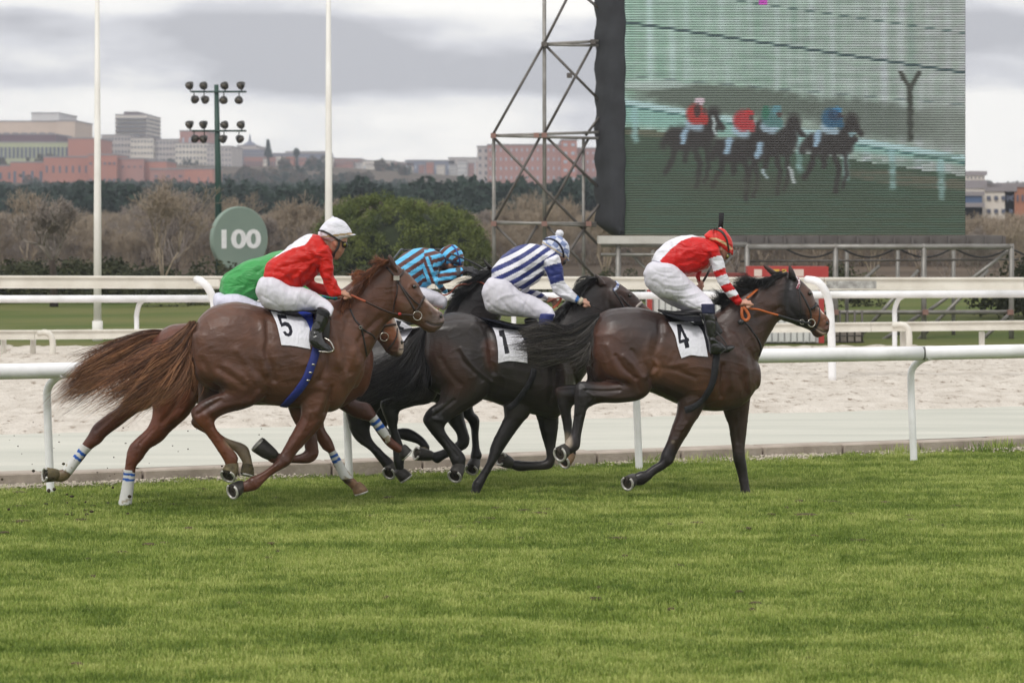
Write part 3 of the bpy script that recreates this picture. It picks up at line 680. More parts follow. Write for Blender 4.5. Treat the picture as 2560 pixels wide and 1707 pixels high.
for (a, b_) in (((1243, 102), (1375, 95)), ((1246, 103), (1375, 105)), ((1130, 312), (1375, 304)), ((1134, 312), (1375, 318)), ((1133, 513), (1370, 513)), ((1134, 510), (1370, 519))): T.append(((*a, Yt - .1), (*b_, Yt - .1), .027))
for (a, b_) in (((1306, -10), (1250, 100)), ((1250, 100), (1132, 310)), ((1340, -10), (1376, 20)), ((1254, 106), (1376, 230)), ((1360, 105), (1250, 308)), ((1136, 318), (1372, 560)), ((1240, 316), (1134, 512)), ((1254, 314), (1376, 432)), ((1345, 312), (1376, 270)), ((1352, 318), (1250, 505)), ((1138, 518), (1260, 640)), ((1234, 518), (1160, 640)), ((1258, 520), (1370, 640)), ((1345, 520), (1262, 650)), ((1376, 470), (1345, 512))): T.append(((*a, Yt - .05), (*b_, Yt - .05), .0255))
scaffold('scaffold_tower', 'open steel scaffold tower with crossed braces at the left of the big screen', T,
         [(1250, 102, Yt - .1), (1133, 312, Yt - .1), (1250, 311, Yt - .1), (1362, 97, Yt - .1), (1232, 311, Yt - .2), (1134, 514, Yt - .1), (1250, 514, Yt - .1), (1352, 514, Yt - .1), (1308, 174, Yt - .1)])
Yc = 50.6; T = []
for x in (1420, 1716, 1919, 2122, 2323): T.append(((x, 560, Yc), (x, 800, Yc), .048))
for x in (1500, 1945, 2062, 2190): T.append(((x, 575, Yc + 1.2), (x, 800, Yc + 1.2), .036))
T += [((1380, 562, Yc), (1716, 562, Yc), .045), ((1716, 567, Yc), (2326, 567, Yc), .05), ((1716, 717, Yc), (2326, 717, Yc), .038), ((1380, 585, Yc), (1680, 585, Yc), .03)]
for a, b_ in (((2320, 573), (2190, 672)), ((2190, 672), (2130, 716)), ((2122, 717), (2000, 800)), ((2322, 718), (2240, 795)), ((1919, 700), (1870, 760)), ((1830, 640), (1790, 690)), ((2020, 610), (1930, 690)), ((1560, 570), (1470, 690)), ((1440, 575), (1560, 690)), ((1690, 575), (1600, 690)), ((2110, 620), (1960, 790)), ((2270, 620), (2090, 800))): T.append(((*a, Yc + .15), (*b_, Yc + .15), .034 if a[0] > 2000 else .026))
T += [((1700, 600, Yc + .3), (2340, 596, Yc + .3), .02)]
sc2 = scaffold('scaffold_platform', 'low steel scaffold carrying the big screen on upright tubes and diagonals', T, [(2125, 717, Yc - .05), (2320, 717, Yc - .05), (1919, 717, Yc - .05)])
mb = MB()
for i in range(15):
    a = W(1716 + i * 42, 545, Yc + .2); mb.box((a.x, Yc + .2, a.z - .14), (a.x + .045, Yc + .26, a.z + .02))
a = W(1600, 545, Yc + .3); b_ = W(2304, 556, Yc + .3); mb.box((a.x, Yc + .28, b_.z - .03), (b_.x, Yc + .6, a.z + .03))
mb.build('support_beam', M('dull_beam', srgb(104, 100, 98), 0.7, srgb(84, 78, 76), 4), sc2, smooth=False)
a = W(1375, 543, Yc - .1); b_ = W(1665, 560, Yc - .1); mb = MB(); mb.box((a.x, Yc - .1, b_.z), (b_.x, Yc + .8, a.z)); mb.build('pale_beam', M('pale_beam', srgb(196, 194, 188), 0.6, srgb(176, 172, 164), 3), sc2, smooth=False)
mb = MB()
for x in range(1800, 2330, 130):
    P_ = [W(x + 13 * k, 569 + 22 * math.sin(math.pi * k / 10), Yc + .35) for k in range(11)]; mb.tube(P_, .018, 6)
mb.build('hanging_cable', M('black_cable', srgb(40, 40, 42), 0.6), sc2)
# the kiosk under the screen
Yk = 48.6
kx0, kx1 = W(1486, 0, Yk).x, W(1893, 0, Yk).x; kz1 = W(0, 612, Yk).z; kz0 = W(0, 643, Yk).z
ki = thing('kiosk', ((kx0 + kx1) / 2, Yk, 0), 'white corrugated kiosk with red corners and a red banner along its top', 'kiosk')
mb = MB(); mb.box((kx0 + .06, Yk + .1, 0.1), (kx1 - .06, Yk + 1.7, kz0 + .01)); mb.build('wall', M('kiosk_white', srgb(206, 206, 206), 0.6), ki, smooth=False)
for i in range(26):
    xx = kx0 + .12 + i * (kx1 - kx0 - .24) / 26; mb = MB(); mb.box((xx, Yk + .06, .12), (xx + (kx1 - kx0 - .24) / 26 - .03, Yk + .098, kz0 - .02)); mb.build('wall_panel', M('kiosk_panel', srgb(218, 218, 216), 0.55, srgb(200, 200, 200), 2) if i == 0 else bpy.data.materials['kiosk_panel'], ki, smooth=False)
RED = M('kiosk_red', srgb(176, 64, 58), 0.5, srgb(168, 52, 48), 3)
for xx in (kx0, kx1 - .09): mb = MB(); mb.box((xx, Yk, .1), (xx + .09, Yk + .055, kz0 - .003)); mb.build('corner_post', RED, ki, smooth=False)
bx0 = W(1716, 0, Yk).x
mb = MB(); mb.box((bx0, Yk - .12, kz0), (kx1 + .06, Yk + .3, kz1)); mb.build('banner', RED, ki, smooth=False)
mb = MB(); mb.box((kx0, Yk - .05, kz0), (bx0 - .01, Yk + .3, kz0 + .12)); mb.build('roof_edge', M('kiosk_darkred', srgb(130, 60, 54), 0.6), ki, smooth=False)
MW = M('banner_white', srgb(226, 206, 196), 0.6); MY = M('banner_yellow', srgb(216, 178, 70), 0.6)
bz = (kz0 + kz1) / 2
for a, b_, mt in ((1732, 1750, MW), (1796, 1806, MY), (1775, 1790, MY), (1812, 1846, MW)):
    X0, X1 = W(a, 0, Yk - .12).x, W(b_, 0, Yk - .12).x; mb = MB(); mb.box((X0, Yk - .125, bz - .05), (X1, Yk - .121, bz + .07)); mb.build('banner_print', mt, ki, smooth=False)
# wire cage beside it
cg = thing('wire_cage', (W(2000, 0, 49).x, 49.3, 0), 'dark wire cage holding pale cartons, beside the white kiosk', 'cage')
for i in range(5):
    a = W(1912 + i * 17, 760, 49); mb = MB(); mb.tube([(a.x, 49, .1), (a.x, 49, a.z + .35)], .018, 6); mb.build('upright_wire', MAT_STEELD, cg)
for i in range(4):
    a = W(1908, 757 + i * 14, 49); b_ = W(1984, 757 + i * 14, 49); mb = MB(); mb.tube([a, b_], .016, 6); mb.build('cross_wire', MAT_STEELD, cg)
a = W(1912, 755, 49.2); b_ = W(1980, 800, 49.2)
mb = MB(); mb.box((a.x, 49.2, .1), (b_.x, 49.8, a.z)); mb.build('carton', M('pale_carton', srgb(176, 166, 156), 0.8), cg, smooth=False)

# ------------------------------------------------------------------ city on the ridge
def bmat(name, c, v=0.88): return M(name, c, 0.85, tuple(q * v for q in c), 0.15)
MAT_WIN = M('window_dark', srgb(92, 98, 116), 0.35)
MAT_WINL = M('window_pale', srgb(180, 188, 200), 0.4)
unit_win = MB().box((0, -0.12, 0), (1, 0.0, 1)).mesh('window', False); unit_win.materials.append(MAT_WIN)
unit_winl = MB().box((0, -0.12, 0), (1, 0.0, 1)).mesh('window', False); unit_winl.materials.append(MAT_WINL)
def building(name, label, vols, Y, cat='building', depth=30, rot=0.0):
    """vols: (x0,y0,x1,y1, material, dY, windows(cols,rows,fw,fh,pale) or None); pixels of the 2352 view; y0 top"""
    a = W(vols[0][0], vols[0][3], Y); r = thing(name, (a.x, Y, a.z), label, cat)
    r_inv = Matrix.Translation(-r.location)
    for vv_ in vols:
        x0, y0, x1, y1, mt, dY, wn = vv_
        A, B = W(x0, y0, Y + dY), W(x1, y1, Y + dY)
        mb = MB(); mb.box((A.x, Y + dY, B.z - (6 if y1 - y0 > 5 else 0)), (B.x, Y + dY + depth, A.z)); o = mb.build('wall', mt, r, smooth=False)
        if y1 - y0 > 5: mb = MB(); mb.box((A.x - .15, Y + dY - .1, A.z + .003), (B.x + .15, Y + dY + depth + .3, A.z + .3)); mb.build('roof', ROOFM, r, smooth=False)
        if wn:
            cs, rs, fw, fh, pale = wn; cw = (B.x - A.x) / cs; ch = (A.z - B.z) / rs
            for i in range(cs):
                for j in range(rs):
                    w = bpy.data.objects.new('window', unit_winl if pale else unit_win); COL.objects.link(w); w.parent = r; w.matrix_parent_inverse = r_inv
                    w.location = (A.x + cw * (i + .5 - fw / 2), Y + dY, B.z + ch * (j + .5 - fh / 2)); w.scale = (cw * fw, 1, ch * fh)
    return r
ROOFM = bmat('roof_grey', srgb(150, 144, 146))
beige = bmat('beige_wall', srgb(206, 186, 168)); beige2 = bmat('pale_wall', srgb(210, 208, 206)); pink = bmat('pink_brick', srgb(184, 122, 104)); pink2 = bmat('dull_brick', srgb(174, 126, 116))
green_w = bmat('green_glass_wall', srgb(184, 188, 150)); brown_r = bmat('brown_roof', srgb(104, 76, 84)); greyb = bmat('grey_block', srgb(196, 188, 184)); slate = bmat('slate_roof', srgb(120, 124, 142)); cream = bmat('cream_block', srgb(226, 218, 206)); blueg = bmat('blue_band', srgb(84, 104, 136))
building('hospital_block', 'large beige slab block with a grey box on its roof, far left on the ridge', [(0 - 160, 280, 128, 400, beige, 0, (14, 2, .7, .16, False)), (128, 279, 172, 400, beige, -2, None), (72, 261, 135, 281, beige2, 6, None)], 720)
building('glass_fronted_hall', 'long pale green glass-fronted building under a dark brown roof, far left on the ridge', [(-160, 328, 214, 420, green_w, 0, (40, 2, .6, .55, False)), (-160, 310, 128, 327, brown_r, 3, None), (156, 319, 218, 420, pink, -1, None)], 690)
building('brick_campus', 'long low pink brick building in staggered blocks above the dark trees, left', [(-100, 382, 34, 470, pink, 0, (6, 2, .35, .35, False)), (24, 374, 104, 470, pink, -3, (4, 1, .3, .6, False)), (100, 362, 205, 470, pink, -6, (7, 2, .26, .3, False)), (203, 357, 268, 470, pink, -9, (6, 3, .5, .14, False)), (262, 366, 330, 470, pink2, -7, (5, 3, .3, .12, False)), (325, 372, 382, 470, pink, -5, (4, 3, .3, .12, False))], 610, depth=18)
building('brick_hall', 'plain pink brick box with narrow slits, just left of the lamp mast', [(345, 390, 428, 480, pink2, -2, (3, 3, .3, .14, False)), (424, 389, 489, 480, pink, -6, (3, 1, .12, .6, False))], 590, depth=18)
building('apartment_tower', 'banded white apartment tower standing highest on the ridge, left of the lamp mast', [(265, 265, 337, 345, cream, 0, None), (285, 259, 316, 266, brown_r, 4, None)] + [(264, 271 + i * 9.5, 338, 273.6 + i * 9.5, bmat('tower_band', srgb(116, 112, 120)), -1.2, None) for i in range(5)], 760)
building('apartment_blocks', 'row of pale grey apartment blocks with many windows below the banded tower', [(233, 312, 300, 400, greyb, 0, (9, 6, .45, .4, False)), (300, 318, 352, 400, cream, -4, (7, 6, .4, .4, False)), (350, 322, 412, 400, greyb, -2, (8, 6, .45, .4, False))], 740)
building('terraced_flats', 'cream and brick stepped flats right behind the lamp mast', [(413, 302, 474, 350, pink2, 2, (4, 1, .3, .4, True)), (402, 330, 475, 410, cream, 0, (9, 6, .45, .4, False)), (475, 338, 532, 410, greyb, -3, (7, 6, .4, .4, False))], 735)
ch = building('domed_church', 'distant church with a slate dome and a thin spire right of the lamp mast', [(534, 345, 600, 390, slate, 0, (8, 1, .4, .4, False)), (545, 336, 588, 360, greyb, 2, None)], 780)
mb = MB(); c = W(574, 336, 790); s = 790 * KD / FN
mb.tube([(c.x, 790, c.z - 1), (c.x, 790, c.z + 2 * s), (c.x, 790, c.z + 8 * s), (c.x, 790, c.z + 12 * s)], [19 * s, 17 * s, 9 * s, 3 * s], 16); mb.build('dome', slate, ch)
mb = MB(); mb.tube([(c.x, 790, c.z + 10 * s), (c.x, 790, c.z + 20 * s), (c.x, 790, c.z + 30 * s)], [3 * s, 2.2 * s, .3 * s], 8); mb.build('spire', slate, ch)
building('long_college', 'long low college with grey slate roof right of the domed church', [(560, 361, 660, 400, pink2, 0, (16, 1, .4, .5, False)), (555, 354, 748, 364, slate, 2, None), (656, 350, 748, 395, greyb, 4, (14, 2, .4, .3, False))], 770)
far_names = [('row_house', 'pinkish row of far houses right of the second pole', 762, 366, 830, pink2), ('row_house', 'low far houses with orange roofs on the ridge over the round pine', 824, 371, 905, cream), ('row_house', 'small far brick houses on the middle of the ridge', 898, 375, 950, pink2), ('warehouse', 'long grey-blue warehouse on the skyline above the round pine', 930, 370, 1045, slate), ('warehouse', 'pale far warehouse touching the pink flats on the skyline', 1030, 364, 1104, greyb)]
rgh = random.Random(31); xh = 604
TOWN = [('tall cream far house', cream), ('far brick house', pink2), ('far grey house', greyb), ('pale far house', beige2), ('far house with terracotta walls', pink)]
while xh < 1120:
    w_ = rgh.uniform(9, 24); q_ = rgh.choice(TOWN); yt = float(np.interp(xh, [600, 760, 900, 1040, 1120], [360, 366, 377, 371, 362])) + rgh.uniform(-3, 9)
    building('town_house', q_[0] + ' on the ridge ' + ('between the church and the right white pole' if xh < 750 else 'right of the white pole' if xh < 870 else 'over the round pine' if xh < 1010 else 'left of the pink flats'), [(xh, yt, xh + w_, 402, q_[1], rgh.uniform(-12, 0), (max(2, int(w_ / 5)), 3, .4, .3, False))], 775, cat='house', depth=8)['group'] = 'small far houses along the ridge'
    xh += w_ + rgh.uniform(-3, 14)
for nm, lb, xa, ya, xb, mt in far_names:
    building(nm, lb, [(xa, ya, xb, 400, mt, 0, (max(4, (xb - xa) // 9), 1, .4, .3, True)), (xa + 6, ya - 3, xa + (xb - xa) * .55, ya + 1, mt, 3, None)], 800, cat='house' if nm == 'row_house' else 'building')
building('pink_flats', 'long pink brick block of flats with pale windows, seen through the scaffold tower', [(1096, 338, 1150, 440, greyb, 3, (4, 6, .35, .4, False)), (1120, 334, 1290, 440, pink2, 0, (14, 5, .32, .34, True)), (1290, 323, 1325, 440, pink, -2, (2, 6, .5, .34, True)), (1318, 342, 1420, 440, pink2, 2, (8, 5, .32, .34, True))], 640)
building('white_wall', 'thin white wall across the dark trees behind the scaffold tower', [(1040, 446, 1086, 452, cream, 0, None), (1135, 444, 1262, 452, cream, 0, None), (1318, 447, 1372, 475, cream, 2, None)], 420, cat='wall', depth=3)
building('office_block', 'white office block with blue window bands right of the big screen', [(2180, 433, 2262, 500, cream, 0, None), (2262, 440, 2330, 500, cream, 4, (4, 2, .5, .3, False)), (2210, 424, 2262, 434, blueg, 6, None), (2180, 450, 2256, 462, blueg, -1, None), (2180, 476, 2256, 487, blueg, -1, None), (2218, 403, 2262, 425, cream, 8, (5, 2, .3, .3, False))], 192, depth=6)
building('orange_roof_block', 'low building with an orange roof at the right edge of the skyline', [(2308, 430, 2400, 480, bmat('orange_roof', srgb(178, 122, 96)), 0, (8, 1, .3, .3, False))], 196, depth=6)

# ------------------------------------------------------------------ trees
def leaf_cloud(centres, radii, per, size, rng, flat=0.0):
    """many small leaf-clump faces on and in ellipsoidal clumps"""
    V = []
    for c, r_ in zip(centres, radii):
        d = rng.normal(size=(per, 3)); d /= np.linalg.norm(d, axis=1)[:, None]
        p = c + d * r_ * rng.uniform(0.55, 1.08, (per, 1))
        a = rng.normal(size=(per, 3)); a /= np.linalg.norm(a, axis=1)[:, None]; b = np.cross(a, d + rng.normal(size=(per, 3)) * .6); b /= (np.linalg.norm(b, axis=1)[:, None] + 1e-9)
        s = size * rng.uniform(.6, 1.4, (per, 1)); V.append(np.stack([p - a * s, p + b * s * .7, p + a * s, p - b * s * .7], 1))
    V = np.concatenate(V).reshape(-1, 3); F = np.arange(len(V)).reshape(-1, 4); return V, F
def foliage_mat(name, c1, c2, scale=1.2):
    m, nt, N, L, b = mat_new(name); b.inputs['Roughness'].default_value = 0.75; b.inputs['Specular IOR Level'].default_value = 0.2
    tc = N('ShaderNodeTexCoord'); c, _ = noise_col(nt, N, L, c1, c2, scale, 4, tc.outputs['Object'], .35, .65); L(c, b.inputs['Base Color'])
    tr = N('ShaderNodeBsdfTranslucent'); L(c, tr.inputs['Color']); mx = N('ShaderNodeMixShader'); mx.inputs[0].default_value = .2
    L(b.outputs[0], mx.inputs[1]); L(tr.outputs[0], mx.inputs[2]); L(mx.outputs[0], nt.nodes['Material Output'].inputs['Surface']); return m
MAT_PINE = foliage_mat('pine_green', srgb(66, 80, 38), srgb(124, 134, 70), 1.3)
MAT_BARK = M('bark', srgb(78, 66, 56), 0.9, srgb(52, 44, 38), 5, bump=.4, bscale=20)
MAT_TWIG = M('bare_twigs', srgb(152, 141, 132), 0.9, srgb(118, 110, 104), 3)
MAT_TWIG2 = M('bare_twigs_tan', srgb(170, 154, 132), 0.9, srgb(132, 120, 106), 3)
# round stone pine
YP = 91.0; pc = W(932, 570, YP); SPX = YP * KD / FN
pine = thing('stone_pine', (pc.x, YP, 0.4), 'broad round-headed dark green pine behind the riders, left of the scaffold tower', 'tree')
cent = []; rad = []
for i in range(430):
    a = RNG.uniform(0, 2 * math.pi); u = RNG.uniform(-0.45, 1) 
    rr_ = math.sqrt(max(0, 1 - max(u, 0) ** 3.4)) * (1 if u > 0 else 1.0)
    k = 1 + .05 * mnoise.noise(Vector((math.cos(a) * 2, math.sin(a) * 2, u * 3)))
    rr2 = rr_ * (0.97 if RNG.random() < .85 else RNG.uniform(.5, .97)); asym = 1.0 + (0.10 if math.cos(a) < 0 else -0.02) * max(u, 0)
    cent.append((pc.x - .15 + 196 * SPX * rr2 * math.cos(a) * k, YP + 150 * SPX * rr2 * math.sin(a), pc.z - 15 * SPX + 119 * SPX * u * k * (1 - .10 * math.cos(a)))); rad.append(RNG.uniform(.13, .36))
V, F = leaf_cloud(np.array(cent), np.array(rad)[:, None] if False else rad, 170, 0.034, RNG)
core = MB(); core.ball((pc.x - .1, YP, pc.z - 20 * SPX), (168 * SPX, 126 * SPX, 104 * SPX), 28, 18)  # added dark core ball, keeps light from showing through the crown
mesh_obj('crown', np_mesh('crown', V, F, False), MAT_PINE, pine); core.build('dark_core', M('pine_inner', srgb(30, 38, 20), .95, srgb(46, 56, 28), 2), pine)
mb = MB(); mb.tube([(pc.x, YP, 0.2), (pc.x + .1, YP, 1.0), (pc.x, YP, 2.2)], [.28, .22, .2], 10)
for a in range(6): mb.tube([(pc.x, YP, 1.6), (pc.x + math.cos(a) * 1.2, YP + math.sin(a) * 1.2, 2.6)], [.1, .05], 6)
mb.build('trunk', MAT_BARK, pine)

def bare_tree(seed, H, spread, r0, fork, levels=5, up=0.6, nb=(3, 4), twig=0.011):
    """trunk and branches of a leafless tree at the origin; returns trunk MB, branch MB"""
    rg = random.Random(seed); tr = MB(); br = MB()
    def rv(d, amt):
        v = Vector((rg.gauss(0, 1), rg.gauss(0, 1), rg.gauss(0, 1))); return (d + v * amt).normalized()
    def grow(p, d, ln, r_, lv):
        n = 3 if lv < 3 else 2; P = [p.copy()]; q = p.copy(); dd = d.copy()
        for i in range(n):
            dd = rv(dd, 0.13 + .04 * lv); dd.z += 0.06 * up; dd.normalize(); q = q + dd * (ln / n); P.append(q.copy())
        (br).tube(P, [max(twig, r_ * (1 - .35 * i / n)) for i in range(n + 1)], 5 if lv < 2 else 3)
        if lv >= levels: return
        k = rg.randint(*nb) + (1 if lv >= 2 else 0)
        for j in range(k):
            t = rg.uniform(.45, 1.0) if j else 1.0; i0 = min(int(t * n), n - 1); bp_ = P[i0].lerp(P[i0 + 1], t * n - i0)
            ang = spread * rg.uniform(.6, 1.2); ax = dd.orthogonal().normalized(); ax.rotate(Matrix.Rotation(rg.uniform(0, 6.28), 3, dd)); nd = dd.copy(); nd.rotate(Matrix.Rotation(ang, 3, ax)); nd.z += up * .25; nd.normalize()
            grow(bp_, nd, ln * rg.uniform(.62, .82), r_ * rg.uniform(.5, .66), lv + 1)
    tr.tube([(0, 0, -.3), (0, 0, fork * .5), (rg.uniform(-.1, .1), 0, fork)], [r0 * 1.25, r0, r0 * .85], 9)
    for j in range(rg.randint(4, 5)):
        a = 6.28 * j / 4.5 + rg.uniform(-.4, .4); d = Vector((math.cos(a) * spread, math.sin(a) * spread, 1)).normalized()
        grow(Vector((0, 0, fork - .1 * j * .5)), d, (H - fork) * .34, r0 * .55, 0)
    return tr, br
kinds = []
for sd, H, sp, r0, fk, mt in ((1, 4.0, .62, .13, 1.5, MAT_TWIG), (2, 5.0, .36, .08, .7, MAT_TWIG2), (3, 4.6, .46, .07, .5, MAT_TWIG), (5, 5.4, .28, .07, .6, MAT_TWIG2)):
    tr, br = bare_tree(sd, H, sp, r0, fk, 5, .7, (2, 3) if sd != 1 else (3, 3), 0.009)
    kinds.append((tr.mesh('trunk'), br.mesh('branches'), mt))
for k in kinds: k[0].materials.append(MAT_BARK); k[1].materials.append(k[2])
def plant_tree(kind, x, Y, s, label, group='bare trees beyond the meadow', rz=None, name='bare_tree'):
    p = W(x, 700, Y); z = float(0.35 if Y < 76 else hillz(np.array([p.x]), np.array([float(Y)]))[0] - .1)
    t = thing(name, (p.x, Y, z), label, 'tree', group); t.rotation_euler.z = random.uniform(0, 6.28) if rz is None else rz; t.scale = (s, s, s)
    for nm, me in (('trunk', kinds[kind][0]), ('crown', kinds[kind][1])):
        o = bpy.data.objects.new(nm, me); COL.objects.link(o); o.parent = t
    return t
plant_tree(0, 124, 62, .62, 'spreading bare tree with a dark trunk, nearest of the leafless trees, at far left', rz=.4)
plant_tree(1, 374, 66, .56, 'slender bare tree forking low, between the left pole and the lamp mast')
plant_tree(2, 408, 88, .7, 'thin bare tree close to the left of the lamp mast')
LB = {1: 'leafless tan tree beyond the meadow, ', 2: 'leafless brown tree beyond the meadow, ', 3: 'narrow leafless tan tree beyond the meadow, ', 0: 'wide leafless brown tree beyond the meadow, '}
def place(x):
    for lim, t in ((110, 'near the left edge'), (215, 'just left of the left white pole'), (330, 'just right of the left white pole'), (490, 'left of the lamp mast'), (620, 'behind the round sign'), (750, 'left of the right white pole'), (1130, 'behind the round pine'), (1370, 'behind the scaffold tower'), (1800, 'below the left half of the screen'), (2220, 'below the right half of the screen')):
        if x < lim: return t
    return 'right of the big screen'
rg = random.Random(5)
for i in range(84):
    x = rg.uniform(-120, 2450); Y = rg.uniform(72, 118)
    if 700 < x < 1140 and Y < 104: Y = rg.uniform(108, 125)
    if 380 < x < 760 and Y < 86: Y = rg.uniform(88, 118)
    if 1400 < x < 2200 and rg.random() < .35: continue
    k = rg.choice([0, 1, 1, 2, 3, 3, 2]); plant_tree(k, x, Y, rg.uniform(.40, .55) * (.85 + .15 * Y / 90) * (.72 if x > 2170 else 1.0), LB[k] + place(x), 'bare trees beyond the meadow')
# woodland too dense to count: further bare wood and far evergreens
wk = []
for k in kinds[1:]:
    me = k[1].copy(); wk.append(bpy.data.objects.new('bare_wood_tree', me))
v, f = grid(-60, 62, lambda x: np.full_like(x, 97.0), lambda x: np.full_like(x, 190.0), 60, 30, lambda x, y: hillz(x, y) - .3)
w_me = np_mesh('bare_woodland', v, f); w_me.materials.append(MAT_HILL); vv = get_v(w_me); px_ = vv[:, 0] / vv[:, 1] * 6500 + 1176
w_me.attributes.new('dens', 'FLOAT', 'POINT').data.foreach_set('value', np.where((px_ > 2170) & (vv[:, 1] > 118), 0.0, 1.0).astype(np.float32))
tag(scatter('bare_woodland', w_me, wk, 0.75, .26, .43, 4, .1, mask=True), 'mass of bare brown woodland between the meadow and the city ridge', 'woodland')
def bush_mesh(seed, n, size, mat, rx=1.0, rz=.8, per=90):
    rg_ = np.random.default_rng(seed); c = rg_.normal(size=(n, 3)) * (.45 * rx, .45 * rx, .3 * rz) + (0, 0, .55 * rz)
    V, F = leaf_cloud(c, list(rg_.uniform(.22, .42, n)), per, size, rg_); me = np_mesh('foliage', V, F, False); me.materials.append(mat); return me
MAT_EVER = foliage_mat('evergreen', srgb(34, 50, 44), srgb(54, 72, 58), .8)
ever = [bpy.data.objects.new('evergreen', bush_mesh(70 + i, 14, .09, MAT_EVER, 1.1, 1.1)) for i in range(3)]
v, f = grid(-150, 150, lambda x: np.full_like(x, 200.0), lambda x: np.full_like(x, 500.0), 70, 70, lambda x, y: hillz(x, y) - .2)
w_me = np_mesh('evergreen_wood', v, f); w_me.materials.append(MAT_HILL); vv = get_v(w_me)
px_ = vv[:, 0] / vv[:, 1] * 6500 + 1176
dn = np.array([mnoise.noise(Vector((p[0] * .022, p[1] * .012, 5))) for p in vv]) * 2.0 + .55
dn = np.where(px_ > 2150, np.where(vv[:, 1] < 260, .25, 0.0), dn)
w_me.attributes.new('dens', 'FLOAT', 'POINT').data.foreach_set('value', np.clip(dn, 0.0, 1).astype(np.float32))
tag(scatter('evergreen_wood', w_me, ever, .16, 1.6, 3.3, 9, .1, mask=True), 'dark blue-green evergreen wood covering the slope below the city', 'woodland')
v, f = grid(-170, 170, lambda x: np.full_like(x, 540.0), lambda x: np.full_like(x, 740.0), 70, 40, lambda x, y: hillz(x, y) - .2)
w_me = np_mesh('town_trees', v, f); w_me.materials.append(MAT_HILL); vv = get_v(w_me)
w_me.attributes.new('dens', 'FLOAT', 'POINT').data.foreach_set('value', np.clip(np.array([mnoise.noise(Vector((p[0] * .03, p[1] * .02, 9))) for p in vv]) * 2 + .2, 0, 1).astype(np.float32))
scrub_m = foliage_mat('far_scrub', srgb(96, 80, 70), srgb(84, 84, 66), .5)
sc3 = [bpy.data.objects.new('scrub_tree', bush_mesh(90 + i, 12, .09, scrub_m if i else MAT_EVER, 1.1, 1.0)) for i in range(3)]
tag(scatter('town_trees', w_me, sc3, .022, 1.4, 2.5, 10, .1, mask=True), 'brown and green trees between the far houses along the ridge', 'woodland')
# dark undergrowth at the meadow's edge
MAT_BUSH = foliage_mat('dark_bush', srgb(48, 54, 36), srgb(78, 80, 54), 1.0)
bm_ = [bush_mesh(30 + i, 16, .05, MAT_BUSH, 1.2, .75, 120) for i in range(4)]
rg = random.Random(9); k = 0
for i in range(56):
    x = rg.uniform(-150, 2480); Y = rg.uniform(62, 71); p = W(x, 700, Y)
    if 1500 < x < 2250 and rg.random() < .75: continue
    o = bpy.data.objects.new('evergreen_bush', bm_[i % 4]); COL.objects.link(o); s = rg.uniform(.55, .95) * (1.0 if x < 1200 else .75); o.location = (p.x, Y, .3); o.scale = (s * 1.3, s, s * rg.uniform(.8, 1.1)); o.rotation_euler.z = rg.uniform(0, 6.28)
    tag(o, 'dark green bush edging the meadow, ' + place(x), 'bush', 'bushes edging the meadow')
for x, Y, s, lb in ((2345, 56, .75, 'dark green bush at the right edge beyond the rails'), (2385, 57, .7, 'dark green bush cut by the right edge of the view')):
    p = W(x, 700, Y); o = bpy.data.objects.new('evergreen_bush', bm_[0]); COL.objects.link(o); o.location = (p.x, Y, .3); o.scale = (s * 1.2, s, s * 1.25); tag(o, lb, 'bush', 'bushes edging the meadow')
for x, y, h_, lb in ((616, 358, 36, 'pointed dark conifer on the skyline right of the church'), (681, 358, 15, 'small round dark tree on the skyline between church and second pole')):
    p = W(x, y, 745); s = 745 * KD / FN; t = thing('skyline_tree', (p.x, 745, p.z - 3), lb, 'tree'); cs = []; rs_ = []
    for i in range(26):
        u = i / 26; r_ = (1 - u) * 9 * s if h_ > 20 else 6 * s * math.sqrt(max(.05, 1 - (2 * u - 1) ** 2)); a = i * 2.4
        cs.append((p.x + math.cos(a) * r_ * .7, 745 + math.sin(a) * r_ * .7, p.z + u * h_ * s)); rs_.append(max(.25, r_ * .45))
    V, F = leaf_cloud(np.array(cs), rs_, 60, .3, RNG); mesh_obj('crown', np_mesh('crown', V, F, False), MAT_EVER, t)
    mb = MB(); mb.tube([(p.x, 745, p.z - 4), (p.x, 745, p.z + h_ * s * .6)], .3, 6); mb.build('trunk', MAT_BARK, t)

# air: pale even haze
hz = MB().box((-260, -12, -1.6), (260, 1000, 48)).build('haze', None, smooth=False); tag(hz, kind='stuff')
m = bpy.data.materials.new('haze'); m.use_nodes = True; nt = m.node_tree; nt.nodes.remove(nt.nodes['Principled BSDF'])
pv = nt.nodes.new('ShaderNodeVolumePrincipled'); pv.inputs['Color'].default_value = (0.84, 0.90, 1.0, 1); pv.inputs['Density'].default_value = 0.00048; pv.inputs['Anisotropy'].default_value = 0.2
nt.links.new(pv.outputs[0], nt.nodes['Material Output'].inputs['Volume']); hz.data.materials.append(m)
